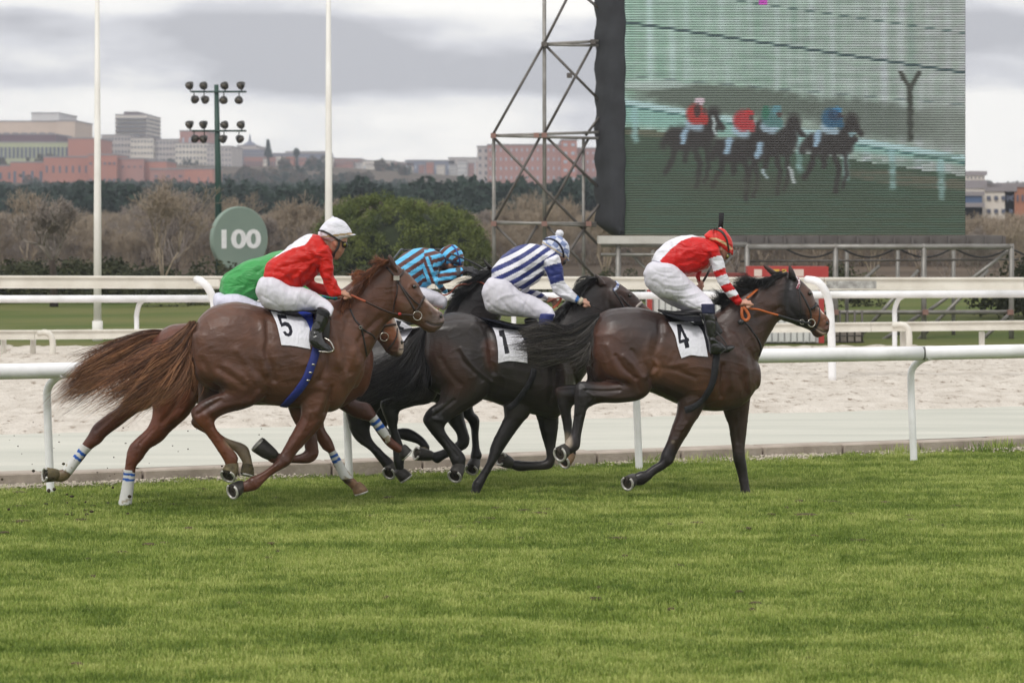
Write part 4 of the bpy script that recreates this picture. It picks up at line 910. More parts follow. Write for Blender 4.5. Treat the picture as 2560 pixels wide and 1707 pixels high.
# ------------------------------------------------------------------ animals and riders: shared builders
def secs(pl, fr, rows, dy=0.0, shrink=1.0, n=4):
    """rows (ax,ay,bx,by,w[,dy]) -> smoothed world sections"""
    P = []
    for r_ in rows:
        d = dy + (r_[5] if len(r_) > 5 else 0)
        A = pl.p(fr, r_[0], r_[1], d); B = pl.p(fr, r_[2], r_[3], d); c = (A + B) / 2
        P.append(np.concatenate([c + (A - c) * shrink, c + (B - c) * shrink, [r_[4] * shrink]]))
    Q = catmull(np.array(P), n)
    return Q[:, 0:3], Q[:, 3:6], np.maximum(Q[:, 6], .004)
def add_loft(mb, pl, fr, rows, dy=0.0, shrink=1.0, e=2.1, cap=.35, n=4):
    A, B, w = secs(pl, fr, rows, dy, shrink, n); mb.loft(A, B, w, pl.lat, e=e, cap=cap)
HAIR_SEGS = 12
def hair(name, pl, fr, guides, n, mat, parent, dys=(0, .05), jit=0.02, wob=0.02, rad=0.0022, c0=(.1, .05, .02), c1=(.3, .18, .1), seed=0, dy=0.0, clumps=70, lmin=.6, label=None):
    rg = np.random.default_rng(seed + 100); G = []
    for g in guides:
        q = catmull(np.array([pl.p(fr, x, y, dy) for x, y in g]), 6); d = np.r_[0, np.cumsum(np.linalg.norm(np.diff(q, axis=0), axis=1))]
        t = np.linspace(0, d[-1], HAIR_SEGS); G.append(np.stack([np.interp(t, d, q[:, k]) for k in range(3)], -1))
    G = np.array(G); m = HAIR_SEGS; T = np.linspace(0, 1, m)
    cu = rg.uniform(0, len(G) - 1.001, clumps); co = rg.normal(size=(clumps, 3)) * (jit, (dys[1]), jit); cph = rg.uniform(0, 6.28, (clumps, 3)); cfr = rg.uniform(3, 8, (clumps, 3))
    k = rg.integers(0, clumps, n); u = np.clip(cu[k] + rg.normal(size=n) * .13, 0, len(G) - 1.001); i0 = u.astype(int); fr_ = (u - i0)[:, None, None]
    B = G[i0] * (1 - fr_) + G[np.minimum(i0 + 1, len(G) - 1)] * fr_
    L = rg.uniform(lmin, 1.03, n); 
    # re-sample each strand to its own length
    tt = T[None, :] * L[:, None] * (m - 1); j0 = np.clip(tt.astype(int), 0, m - 2); f2 = (tt - j0)[..., None]
    ar = np.arange(n)[:, None]; P = B[ar, j0] * (1 - f2) + B[ar, j0 + 1] * f2
    tn = (T[None, :] * L[:, None])[..., None]
    P = P + co[k][:, None, :] * (0.25 + tn) + rg.normal(size=(n, 1, 3)) * (jit * .45, dys[1] * .6, jit * .45) * (0.15 + tn)
    P = P + np.sin(cph[k][:, None, :] + cfr[k][:, None, :] * tn) * wob * tn + np.sin(rg.uniform(0, 6.28, (n, 1, 3)) + rg.uniform(5, 12, (n, 1, 3)) * tn) * wob * .35 * tn
    P[:, :, 1] += dys[0] * 0
    tan = np.gradient(P, axis=1); tan /= (np.linalg.norm(tan, axis=2)[..., None] + 1e-9)
    up = np.array((0.05, 1.0, 0.1)); s = np.cross(tan, up); s /= (np.linalg.norm(s, axis=2)[..., None] + 1e-9); q = np.cross(s, tan)
    r_ = (rad * rg.uniform(.6, 1.5, n))[:, None] * np.interp(T, [0, .15, .75, 1], [.9, 1, .8, .12])[None, :]
    V = np.stack([P + (s * math.cos(a) + q * math.sin(a)) * r_[..., None] for a in (0, 2.094, 4.189)], 2)   # n,m,3,3
    idx = (np.arange(n)[:, None, None] * m * 3 + np.arange(m - 1)[None, :, None] * 3 + np.arange(3)[None, None, :]); nx = (idx // 3) * 3 + (idx % 3 + 1) % 3
    F = np.stack([idx, nx, nx + 3, idx + 3], -1).reshape(-1, 4)
    me = np_mesh(name, V.reshape(-1, 3), F)
    a = np.clip(rg.beta(1.3, 2.2, clumps)[k] + rg.normal(size=n) * .2, 0, 1)[:, None] * (0.4 + .75 * T[None, :])
    C = np.array(c0)[None, None] * (1 - a[..., None]) + np.array(c1)[None, None] * a[..., None]
    set_col(me, np.repeat(C.reshape(-1, 3), 3, axis=0)); o = mesh_obj(name, me, mat, parent)
    o['kind'] = 'stuff' if parent is None else 'stuff'
    if label: o['label'] = label
    return o
CAM = Vector((0, 0, CH))
def cast(bvh, nx, ny, dflt=None):
    d = Vector(((nx - 1280) / FN, 1, -(ny - YH) / FN)).normalized(); h = bvh.ray_cast(CAM, d)
    if h[0] is None: return None
    n = h[1]; 
    if n.dot(d) > 0: n = -n
    return h[0], n
def drape(bvh, pl, fr, pts, off, sub=6, dy=-0.2):
    o = FR[fr]; Q = catmull(np.array(pts, float), sub) if len(pts) > 2 else np.array([np.array(pts[0]) * (1 - t) + np.array(pts[1]) * t for t in np.linspace(0, 1, sub * 2)])
    out = []; last = None
    for x, y in Q:
        nx, ny = o[0] + x / 4, o[1] + y / 4; h = cast(bvh, nx, ny)
        if h is None and last is not None: continue
        if h is None:
            p = pl.nat(nx, ny, dy) if last is None else np.array(((nx - 1280) / FN * last, last, CH - (ny - YH) * last / FN)); nn = np.array((0, -1.0, 0))
        else: nn = np.array(h[1]); p = np.array(h[0]) + nn * off; last = p[1]
        out.append((p, nn))
    return out
def strap(name, bvh, pl, fr, pts, width, thick, mat, parent, off=0.004, sub=6, dy=-0.2):
    D = drape(bvh, pl, fr, pts, off, sub, dy); P = np.array([d[0] for d in D]); NN = np.array([d[1] for d in D])
    for _ in range(2): P[1:-1] = (P[:-2] + 2 * P[1:-1] + P[2:]) / 4; NN[1:-1] = (NN[:-2] + 2 * NN[1:-1] + NN[2:]) / 4
    rings = []
    for i in range(len(P)):
        t = P[min(i + 1, len(P) - 1)] - P[max(i - 1, 0)]; t /= np.linalg.norm(t) + 1e-9; n = NN[i] - t * NN[i].dot(t); n /= np.linalg.norm(n) + 1e-9; s = np.cross(t, n)
        rings.append([P[i] + s * width / 2 * cx + n * thick * cy for cx, cy in ((1, 0), (.85, .8), (0, 1), (-.85, .8), (-1, 0), (-.85, -.8), (0, -1), (.85, -.8))])
    mb = MB(); mb.rings(rings); return mb.build(name, mat, parent)
def ring_obj(name, c, r, th, mat, parent, nrm=(0, -1, 0.0), n=20):
    nrm = Vector(nrm).normalized(); a = nrm.orthogonal().normalized(); b = nrm.cross(a); V = []; F = []
    for i in range(n):
        t = 2 * math.pi * i / n; d = a * math.cos(t) + b * math.sin(t)
        for j in range(6):
            u = 2 * math.pi * j / 6; V.append(tuple(Vector(c) + d * (r + th * math.cos(u)) + nrm * th * math.sin(u)))
    for i in range(n):
        for j in range(6): F.append((i * 6 + j, ((i + 1) % n) * 6 + j, ((i + 1) % n) * 6 + (j + 1) % 6, i * 6 + (j + 1) % 6))
    mb = MB(); mb.add(V, F); return mb.build(name, mat, parent)
def cloth_patch(name, bvh, fr, top, bot, left, right, nu, nv, mat, parent, colfn, off=0.012, wav=0.004, pl=None):
    """Coons patch in zoomed pixels, laid over the animal"""
    rs = lambda P, n: (lambda Q: np.stack([np.interp(np.linspace(0, 1, n), np.linspace(0, 1, len(Q)), Q[:, k]) for k in (0, 1)], -1))(catmull(np.array(P, float), 8))
    T_, B_, Lf, Rt = rs(top, nu), rs(bot, nu), rs(left, nv), rs(right, nv); o = FR[fr]; V = []; XY = []; last = None
    for j in range(nv):
        v_ = j / (nv - 1)
        for i in range(nu):
            u_ = i / (nu - 1)
            p = T_[i] * (1 - v_) + B_[i] * v_ + Lf[j] * (1 - u_) + Rt[j] * u_ - (T_[0] * (1 - u_) * (1 - v_) + T_[-1] * u_ * (1 - v_) + B_[0] * (1 - u_) * v_ + B_[-1] * u_ * v_)
            XY.append(p)
    XY = np.array(XY); Yd = np.full(len(XY), np.nan)
    for q, p in enumerate(XY):
        h = cast(bvh, o[0] + p[0] / 4, o[1] + p[1] / 4)
        if h: Yd[q] = h[0].y
    G = Yd.reshape(nv, nu); G = np.where(np.isnan(G), np.nanmin(G) if not np.isnan(np.nanmin(G)) else 23, G)
    for _ in range(6):
        Pd = np.pad(G, 1, mode='edge'); S = (Pd[:-2, 1:-1] + Pd[2:, 1:-1] + Pd[1:-1, :-2] + Pd[1:-1, 2:]) / 4; G = np.minimum(S, G)
    Yv = G.ravel() - off
    x, y = XY[:, 0], XY[:, 1]
    wv = np.array([mnoise.noise(Vector((a * .012, b * .004, 1))) for a, b in zip(x, y)]) * wav + np.array([mnoise.noise(Vector((a * .035, b * .03, 8))) for a, b in zip(x, y)]) * wav * .5
    Yv = Yv - np.abs(wv) * 1.6; nx, ny = o[0] + x / 4, o[1] + y / 4
    V = np.stack([(nx - 1280) / FN * Yv, Yv, CH - (ny - YH) * Yv / FN], -1)
    i = np.arange((nu - 1) * (nv - 1)); r_ = i // (nu - 1); c = i % (nu - 1); q = r_ * nu + c; F = np.stack([q, q + nu, q + nu + 1, q + 1], -1)
    V2 = V + (0, .004, 0); F2 = F[:, ::-1] + len(V); nE = len(V)
    edge = [k_ for k_ in range(nu)] + [nu * (j + 1) - 1 for j in range(1, nv)] + [nu * nv - 1 - k_ for k_ in range(1, nu)] + [nu * (nv - 1 - j) for j in range(1, nv - 1)]
    S = np.array([(edge[a], edge[(a + 1) % len(edge)], edge[(a + 1) % len(edge)] + nE, edge[a] + nE) for a in range(len(edge))])
    me = np_mesh(name, np.concatenate([V, V2]), np.concatenate([F, F2, S])); cc = colfn(x, y); set_col(me, np.concatenate([cc, cc])); return mesh_obj(name, me, mat, parent)

MAT_COAT = M_attr('horse_coat', rough=0.42, spec=0.5, bump=0.4, bscale=(30, 110, 110), dist=0.004, var=0.24, sheen=0.06, vscale=7, aniso=True, coat=0.0, wr=((9, 9, 13), 0.4, 0.018, (0, .5, 0)))
MAT_COAT2 = M_attr('dark_horse_coat', rough=0.38, spec=0.5, bump=0.4, bscale=(30, 110, 110), dist=0.004, var=0.24, sheen=0.03, vscale=7, aniso=True, wr=((30, 30, 60), 0.22, 0.006, (0, .5, 0)))
MAT_HAIR = M_attr('horse_hair', rough=0.42, spec=0.45, bump=0, var=0.2, vscale=14)
MAT_SILK = M_attr('racing_silk', rough=0.42, spec=0.3, bump=0.1, bscale=(200, 200, 200), dist=.001, var=0.05, sheen=.0, wr=((7, 5, 18), 0.65, 0.03, (0, 0.7, 0)))
MAT_BREECH = M_attr('white_breeches', rough=0.6, spec=0.4, bump=0.1, bscale=(300, 300, 300), dist=.001, var=0.03, sheen=.0, wr=((20, 6, 6), 0.4, 0.02, (0, -0.9, 0)))
MAT_SKIN = M_attr('skin', rough=0.5, spec=0.4, bump=0.15, bscale=(90, 90, 90), dist=.002, var=0.1)
MAT_BOOT = M('black_boot_leather', (0.011, 0.011, 0.012), 0.22, (0.02, 0.02, 0.022), 8, bump=.35, bscale=22, spec=.6, coat=.3)
MAT_HOOF = M('hoof_horn', srgb(44, 42, 40), 0.45, srgb(64, 60, 54), 30, stretch=(1, 1, 6), bump=.2)
MAT_HOOFL = M('pale_hoof', srgb(150, 118, 86), 0.5, srgb(104, 78, 54), 20, bump=.2)
MAT_HOOFM = M('muddy_hoof', srgb(110, 98, 66), 0.7, srgb(60, 52, 34), 20, bump=.5)
MAT_SOLE = M('hoof_sole', srgb(66, 58, 46), 0.8, srgb(34, 30, 26), 22, bump=.8)
MAT_SHOE = M('steel_shoe', srgb(222, 220, 214), 0.3, srgb(150, 146, 140), 30, metal=.35)
MAT_BAND = M_attr('bandage', rough=0.8, spec=.2, bump=.5, bscale=(40, 40, 60), dist=.004, var=.07)
MAT_LEATHER = M('brown_leather', srgb(62, 42, 34), 0.4, srgb(42, 28, 22), 12)
MAT_BLACKL = M('black_leather', (0.014, 0.014, 0.016), 0.38, (0.028, 0.027, 0.028), 12, bump=.1)
MAT_BRIDLE = M('dark_bridle', srgb(58, 48, 46), 0.35, srgb(36, 30, 30), 12)
MAT_ORANGE = M('orange_rein', srgb(196, 104, 44), 0.5, srgb(168, 84, 36), 10)
MAT_TERRA = M('tan_rein', srgb(176, 88, 58), 0.5, srgb(140, 68, 48), 10)
MAT_METAL = M('bright_metal', srgb(200, 196, 186), 0.2, srgb(150, 146, 140), 10, metal=.9)
MAT_NAVY = M('navy_cloth', srgb(34, 36, 62), 0.75, srgb(26, 28, 48), 6, bump=.3, bscale=60)
MAT_BLKCL = M('black_cloth', srgb(34, 34, 38), 0.8, srgb(26, 26, 30), 8, bump=.4, bscale=40)
MAT_BLUEG = M('blue_girth', srgb(34, 50, 132), 0.6, srgb(28, 40, 112), 10, bump=.2, bscale=60)
MAT_EYE = M('eye_black', (0.006, 0.004, 0.003), 0.06, (0.012, 0.007, 0.004), 10, spec=.8)
MAT_CLOTHN = M_attr('number_cloth_fabric', rough=.75, spec=.25, bump=.2, bscale=(150, 150, 150), dist=.001, var=.03)
MAT_GOG = M('goggle_lens', srgb(120, 116, 30), 0.1, srgb(90, 84, 20), 5, coat=.5)
MAT_GLOVE = M('black_glove', srgb(30, 30, 34), 0.6, srgb(70, 70, 74), 60, bump=.5, bscale=80)

def hoof(pl, fr, cor, sole, toe, r_, dy, mat, parent, tilt=0.0, rc=None):
    """cor, sole: pixel centres of coronet and sole; toe: pixel direction of the toe; tilt: how far the sole turns to the camera"""
    C = pl.p(fr, *cor, dy); S = pl.p(fr, *sole, dy)
    n = S - C; Ln = max(np.linalg.norm(n), .03); n = n / (np.linalg.norm(n) + 1e-9); t2 = np.array((toe[0], 0, -toe[1]), float)
    n = n * math.cos(tilt) + np.array((0, -1.0, 0)) * math.sin(tilt); n /= np.linalg.norm(n)
    t2 -= n * t2.dot(n); t2 /= np.linalg.norm(t2); s = np.cross(n, t2); rc = rc or r_ * .84
    S = C + n * max(Ln, .065) if tilt else S
    mb = MB(); rings = []; m = 22
    def rg_(c, q, sh):
        out = []
        for j in range(m):
            a = 2 * math.pi * j / m; x = math.cos(a); y = math.sin(a); k = 1.0 if x > 0 else .86
            out.append(c + t2 * (x * q * k * 1.04 + sh) + s * y * q * .93)
        return out
    for f_, q, sh in ((-.55, rc * .72, -.012), (-.25, rc * .9, -.010), (0, rc, -.006), (.12, rc * 1.05, -.004), (.5, (rc + r_) / 2 * 1.02, 0), (.97, r_, .004), (1, r_ * .96, .004), (1.0, r_ * .78, .004), (.90, r_ * .66, .002), (.86, r_ * .3, 0)):
        rings.append(rg_(C + (S - C) * f_, q, sh))
    mb.rings(rings); o = mb.build('hoof', mat, parent)
    # sole and shoe
    mb = MB(); mb.rings([rg_(C + (S - C) * .93, r_ * .70, .003), rg_(C + (S - C) * .955, r_ * .66, .003)])
    fg = C + (S - C) * .97; mb.tube([fg - t2 * r_ * .75, fg, fg + t2 * r_ * .3], [r_ * .3, r_ * .2, r_ * .04], 8, .45); mb.build('sole', MAT_SOLE, o)
    mb = MB(); P = []
    for j in range(25):
        a = -2.55 + 5.1 * j / 24; P.append(S + n * .004 + t2 * (math.cos(a) * r_ * .88 * (1 if abs(a) < 1.57 else .9) + .004) + s * math.sin(a) * r_ * .80)
    mb.tube(P, .0105, 6); mb.build('horseshoe', MAT_SHOE, o)
    return o
def bandage(pl, fr, rows, dy, bands, parent, c=(0.62, 0.62, 0.60)):
    """rows as in a loft; bands: (t0,t1) stretches of the length that are blue"""
    A, B, w = secs(pl, fr, rows, dy, 1.07, 10); mb = MB()
    k = 1 + .018 * np.sin(np.arange(len(A)) * 1.9); mid = (A + B) / 2; A = mid + (A - mid) * k[:, None]; B = mid + (B - mid) * k[:, None]
    mb.loft(A, B, w * 1.07, pl.lat, n=22, cap=.08); me = mb.mesh('leg_bandage'); v = get_v(me)
    c0, c1 = mid[0], mid[-1]; ax = c1 - c0; t = (v - c0) @ ax / ax.dot(ax); C = np.tile(np.array(c), (len(v), 1)); 
    for a, b in bands: C[(t > a) & (t < b)] = srgb(40, 88, 170)
    d = np.array([mnoise.noise(Vector(tuple(p * 30))) for p in v]); C[(t > .8) & (d > .1)] *= np.array((.55, .48, .36))
    set_col(me, C); return mesh_obj('leg_bandage', me, MAT_BAND, parent)
def coat_colour(me, base, blobs, pl):
    v = get_v(me); C = np.tile(np.array(base, float), (len(v), 1))
    for fr, pts, wd, col, a in blobs:
        x, y = to_frame(v, fr); d = polydist(x, y, pts) if len(pts) > 1 else np.hypot(x - pts[0][0], y - pts[0][1])
        k = (np.clip(1.6 - d / wd, 0, 1) * a)[:, None]; C = C * (1 - k) + np.array(col, float) * k
    nz = np.array([mnoise.noise(Vector(tuple(p * 6))) + .6 * mnoise.noise(Vector(tuple(p * 21))) for p in v]); C *= (1 + .17 * nz)[:, None]
    C *= np.array((.68, .60, .56)) if base[0] > .1 else np.array((.95, .86, .80)); set_col(me, C)
def horse(name, label, pl, loc_px, lofts, strokes, base, blobs, vox=0.011, thin=()):
    root_p = pl.p(*loc_px); root_p[2] = 0.0
    r = thing(name, tuple(root_p), label, 'horse', 'racehorses galloping past')
    mb = MB()
    for L_ in lofts:
        fr, dy, rows = L_[0], L_[1], L_[2]; add_loft(mb, pl, fr, rows, dy, 1.0, e=(L_[3] if len(L_) > 3 else 2.15), cap=(L_[4] if len(L_) > 4 else .35))
    me = mb.remesh('body', vox * .8, 4)
    v = get_v(me); n_ = get_n(me); rv = np.array([mnoise.noise(Vector((p[0] * 5 + 1.2 * mnoise.noise(Vector(tuple(p * 4))), p[1] * 3, p[2] * 8))) for p in v])
    bb = np.array([mnoise.noise(Vector(tuple(p * 11))) for p in v]); put_v(me, v + n_ * (np.clip(.10 - np.abs(rv), 0, 1) / .10 * .0022 + bb * .0009)[:, None])
    sculpt(me, strokes); coat_colour(me, base, blobs, pl)
    o = mesh_obj('body', me, MAT_COAT if base[0] > .1 else MAT_COAT2, r)
    return r, o, bvh_of(me)
def skin_col(me, c=srgb(186, 138, 116), extra=()):
    v = get_v(me); C = np.tile(np.array(c), (len(v), 1))
    for fr, pts, wd, col, a in extra:
        x, y = to_frame(v, fr); d = polydist(x, y, pts) if len(pts) > 1 else np.hypot(x - pts[0][0], y - pts[0][1]); k = (np.clip(1.5 - d / wd, 0, 1) * a)[:, None]; C = C * (1 - k) + np.array(col) * k
    set_col(me, C)
def add_hand(mb, pl, fr, wrist, knuck, dy, curl=(0, 1), s=1.0):
    """a closed fist: palm, four curled fingers of different length, thumb; wrist/knuckle pixel centres; curl = pixel direction the fingers fold to"""
    Wp = pl.p(fr, *wrist, dy); K = pl.p(fr, *knuck, dy); ax = K - Wp; L_ = np.linalg.norm(ax); ax /= L_
    cd = np.array((curl[0], 0, -curl[1]), float); cd -= ax * cd.dot(ax); cd /= np.linalg.norm(cd); sd = pl.lat
    mb.tube([Wp - ax * .02, Wp + ax * .01, Wp + ax * L_ * .5, K], [.024 * s, .026 * s, .032 * s, .030 * s], 12, .8)
    for i, (o_, ln) in enumerate(((-.030, .92), (-.010, 1.0), (.011, .95), (.030, .8))):
        b0 = K - ax * .012 + sd * o_ * s; l = .030 * ln * s
        P = [b0, b0 + ax * l * .9 + cd * l * .15, b0 + ax * l * .9 + cd * l * 1.15, b0 + ax * l * .0 + cd * l * 1.5, b0 - ax * l * .55 + cd * l * 1.25]
        mb.tube(P, [.0105 * s, .0108 * s, .0100 * s, .0092 * s, .0080 * s], 8)
    b0 = Wp + ax * L_ * .35 - sd * .022 * s + cd * .004
    mb.tube([b0, b0 - sd * .014 * s + ax * .025 * s + cd * .012, b0 - sd * .012 * s + ax * .048 * s + cd * .028, b0 + sd * .002 + ax * .06 * s + cd * .036], [.0125 * s, .0125 * s, .0105 * s, .0085 * s], 8)
def rider(label, pl, loc_px, jersey, breech, head, hands, boots, jcol, bcol=None, skin=srgb(178, 132, 110), sextra=(), jst=(), bst=(), jfold=.009, headst=()):
    rp = pl.p(*loc_px); r = thing('person', tuple(rp), label, 'person', 'jockeys')
    mb = MB()
    for fr, dy, rows in jersey + breech + boots: add_loft(mb, pl, fr, rows, dy, .70)
    for h in head: add_loft(mb, pl, h[0], h[2], h[1], 1.0, cap=.5)
    for h in hands: add_hand(mb, pl, *h)
    me = mb.remesh('body', .0062, 2); sculpt(me, headst); skin_col(me, skin, sextra); mesh_obj('body', me, MAT_SKIN, r)
    mb = MB()
    for fr, dy, rows in jersey: add_loft(mb, pl, fr, rows, dy)
    me = mb.remesh('jersey', .0085, 4); sculpt(me, jst); fold_noise(me, (8, 8, 11), jfold, 3); v = get_v(me)
    f0 = jersey[0][0]; x, y = to_frame(v, f0); set_col(me, jcol(x, y, v)); jo = mesh_obj('jersey', me, MAT_SILK, r); jb = bvh_of(me)
    mb = MB()
    for fr, dy, rows in breech: add_loft(mb, pl, fr, rows, dy)
    me = mb.remesh('breeches', .009, 4); sculpt(me, bst); fold_noise(me, (14, 8, 14), .0035, 9); set_col(me, np.tile(np.array(bcol or srgb(214, 212, 222)), (len(me.vertices), 1))); mesh_obj('breeches', me, MAT_BREECH, r)
    return r, jb
def helmet(pl, fr, rows, dy, colfn, parent, peak=None, top=None, mat=None):
    mb = MB(); add_loft(mb, pl, fr, rows, dy, 1.0, 2.0, .3, 6)
    if peak: add_loft(mb, pl, fr, peak, dy, 1.0, 2.0, .1, 4)
    me = mb.remesh('helmet', .006, 3); v = get_v(me); x, y = to_frame(v, fr); set_col(me, colfn(x, y, v)); o = mesh_obj('helmet', me, mat or MAT_SILK, parent)
    return o, bvh_of(me)
def lens(pl, fr, xy, dy, r3, mat, parent, name='goggles', rim=True):
    c = pl.p(fr, *xy, dy); mb = MB(); mb.ball(c, r3, 14, 9); o = mb.build(name, mat, parent)
    return o
def poly_col(x, y, polys, base):
    C = np.tile(np.array(base, float), (len(x), 1))
    for p, c in polys: C[inpoly(x, y, p)] = c
    return C
WHITE = srgb(228, 228, 236)
def stripes(q, period, phase, duty, c1, c2):
    m = ((q - phase) / period) % 1.0; w = np.minimum(m, 1 - m); k = np.clip((duty / 2 - w) / .03 + .5, 0, 1)[:, None]; return np.array(c1)[None] * k + np.array(c2)[None] * (1 - k)

# ================================================================== horse 5 (nearest, chestnut) and its rider in red
pl5 = Plane(22.2, -1.55)
CHEST = srgb(108, 72, 55); CHEST_R = srgb(112, 66, 44)
H5 = [
 (2, 0, [(-285, 1180, -300, 1500, .12), (-262, 1040, -270, 1640, .20), (-150, 925, -150, 1730, .25), (0, 872, 0, 1780, .275), (170, 862, 200, 1820, .28), (400, 915, 400, 1880, .27), (700, 985, 600, 1905, .285), (950, 970, 830, 1925, .28), (1100, 900, 1010, 1965, .25), (1260, 1000, 1150, 1925, .20), (1390, 1300, 1235, 1800, .14), (1400, 1450, 1290, 1720, .09)], 2.2),
 (2, 0, [(900, 930, 1180, 1800, .20), (1060, 865, 1330, 1560, .165), (1200, 800, 1455, 1380, .135), (1330, 700, 1535, 1230, .11), (1450, 600, 1610, 1090, .09), (1560, 510, 1690, 1020, .08), (1650, 445, 1760, 980, .075)], 2.2),
 (2, 0, [(1690, 455, 1610, 830, .055), (1780, 525, 1650, 960, .082), (1865, 595, 1700, 1015, .100), (1935, 672, 1790, 1048, .100), (1990, 780, 1875, 1072, .078), (2060, 870, 1955, 1108, .062), (2125, 930, 2010, 1148, .058), (2180, 965, 2080, 1168, .056), (2204, 1030, 2135, 1135, .046)], 2.1, .3),
 (2, -.075, [(1745, 560, 1665, 500, .022), (1722, 480, 1640, 430, .024), (1690, 420, 1635, 400, .014), (1660, 375, 1650, 380, .004)], 2.0, .1),   # near ear
 (2, .07, [(1600, 520, 1540, 500, .020), (1560, 440, 1515, 440, .018), (1508, 375, 1502, 380, .004)], 2.0, .1),
 # near hind
 (4, -.13, [(650, -200, 0, -250, .12), (800, -20, 20, 20, .145), (842, 180, 110, 180, .15), (760, 350, 290, 300, .115), (560, 475, 190, 360, .085), (360, 528, 70, 425, .066), (240, 590, -12, 510, .055), (232, 660, 20, 610, .050), (295, 760, 125, 720, .040), (370, 850, 225, 860, .036), (455, 955, 310, 990, .043), (452, 1040, 335, 1050, .040), (430, 1100, 345, 1085, .036)]),
 # far hind
 (4, .17, [(500, 100, 60, 200, .12), (400, 380, 60, 420, .09), (250, 560, 10, 560, .055), (230, 660, 0, 650, .05), (330, 770, 180, 760, .038), (540, 850, 400, 890, .037), (590, 960, 480, 980, .042), (605, 1050, 510, 1050, .038), (600, 1090, 480, 1090, .036)]),
 # fore, supporting line back to lower left
 (4, -.12, [(1480, 60, 1040, 120, .11), (1420, 330, 1080, 400, .105), (1350, 540, 1085, 560, .085), (1300, 650, 1030, 670, .072), (1215, 750, 975, 770, .060), (1120, 850, 920, 870, .050), (1040, 940, 872, 960, .046), (980, 1040, 830, 1020, .046), (860, 1110, 740, 1095, .037), (760, 1180, 660, 1140, .034), (655, 1285, 590, 1170, .042), (590, 1310, 530, 1210, .038), (480, 1330, 470, 1225, .035)]),
 # fore, folded
 (4, .12, [(1300, 100, 950, 200, .10), (1200, 420, 950, 430, .09), (1200, 580, 1010, 600, .07), (1240, 720, 1100, 750, .052), (1262, 860, 1128, 880, .047), (1260, 960, 1130, 905, .046), (1180, 1028, 1090, 935, .044), (1000, 1030, 1000, 950, .034), (850, 1035, 870, 930, .038), (790, 1025, 830, 900, .042), (740, 985, 790, 905, .036)]),
]
S5 = [
 (2, [(430, 1060), (440, 1230), (420, 1350), (460, 1480), (500, 1640)], 26, -.017), (2, [(380, 1080), (390, 1250), (380, 1400), (420, 1560)], 34, .014),
 (1, [(1860, 880), (2000, 970), (2120, 1060)], 26, -.012), (1, [(2050, 700), (2120, 790), (2180, 900), (2240, 1000)], 30, .010), (1, [(1700, 820), (1780, 980), (1880, 1090)], 40, -.018), (1, [(1950, 860), (2100, 960)], 22, .007),
 (2, [(1060, 1040), (1100, 1200), (1130, 1350), (1150, 1500)], 34, .016), (2, [(1240, 1020), (1210, 1200), (1230, 1400), (1250, 1560)], 28, -.012), (2, [(1010, 1300), (1020, 1500), (960, 1640)], 30, -.018),
 (2, [(1340, 1120), (1310, 1300), (1330, 1480)], 40, .014), (2, [(1160, 1100), (1190, 1300)], 22, -.006), (2, [(1290, 1350), (1250, 1500), (1200, 1650)], 30, .012),
 (4, [(1320, 300), (1300, 420), (1250, 520)], 28, .012), (4, [(1400, 280), (1370, 420), (1340, 520)], 20, -.014), (4, [(1180, 520), (1140, 650), (1060, 780), (980, 880)], 18, .008), (4, [(1270, 640), (1180, 760), (1060, 880)], 14, -.007),
 (4, [(280, 400), (150, 480), (60, 540)], 18, -.014), (4, [(560, 420), (360, 450), (200, 520)], 30, .010), (4, [(660, 330), (600, 420)], 26, .010), (4, [(130, 560), (170, 640)], 30, .009), (4, [(200, 690), (330, 900)], 12, .006), (4, [(250, 680), (370, 880)], 9, -.006),
 (4, [(900, 960), (940, 1020)], 26, .007), (4, [(860, 1070), (680, 1190)], 11, -.005), (4, [(620, 1230)], 30, .0) if False else (4, [(600, 1200), (640, 1260)], 26, .006),
 (2, [(1560, 1020), (1450, 1120), (1330, 1260)], 24, -.010), (2, [(1400, 700), (1440, 860), (1400, 1000)], 60, .010), (2, [(1130, 960), (1200, 900), (1300, 860)], 40, -.006),
 (2, [(1700, 620), (1690, 780), (1700, 920), (1780, 1020)], 24, -.012), (2, [(1760, 700), (1760, 850), (1820, 960)], 55, .010), (2, [(1860, 720), (1960, 800), (2060, 960)], 16, .008), (2, [(1800, 800), (1900, 900), (1990, 1000)], 22, -.006),
 (2, [(1860, 690), (1900, 672), (1940, 700)], 14, .009), (2, [(1870, 730), (1910, 745)], 12, -.006), (2, [(2160, 965), (2172, 1000), (2168, 1030)], 14, -.022), (2, [(2140, 945), (2190, 960)], 12, .006), (2, [(2185, 1085), (2100, 1090), (2020, 1060)], 8, -.010), (2, [(2060, 1130), (2110, 1140)], 22, .005),
 (2, [(2030, 880), (2090, 1000)], 14, .005), (2, [(620, 1450), (700, 1700)], 50, -.006), (2, [(520, 1300), (560, 1500)], 30, .006),
]
GREYM = srgb(96, 88, 84); PINKG = srgb(148, 130, 126)
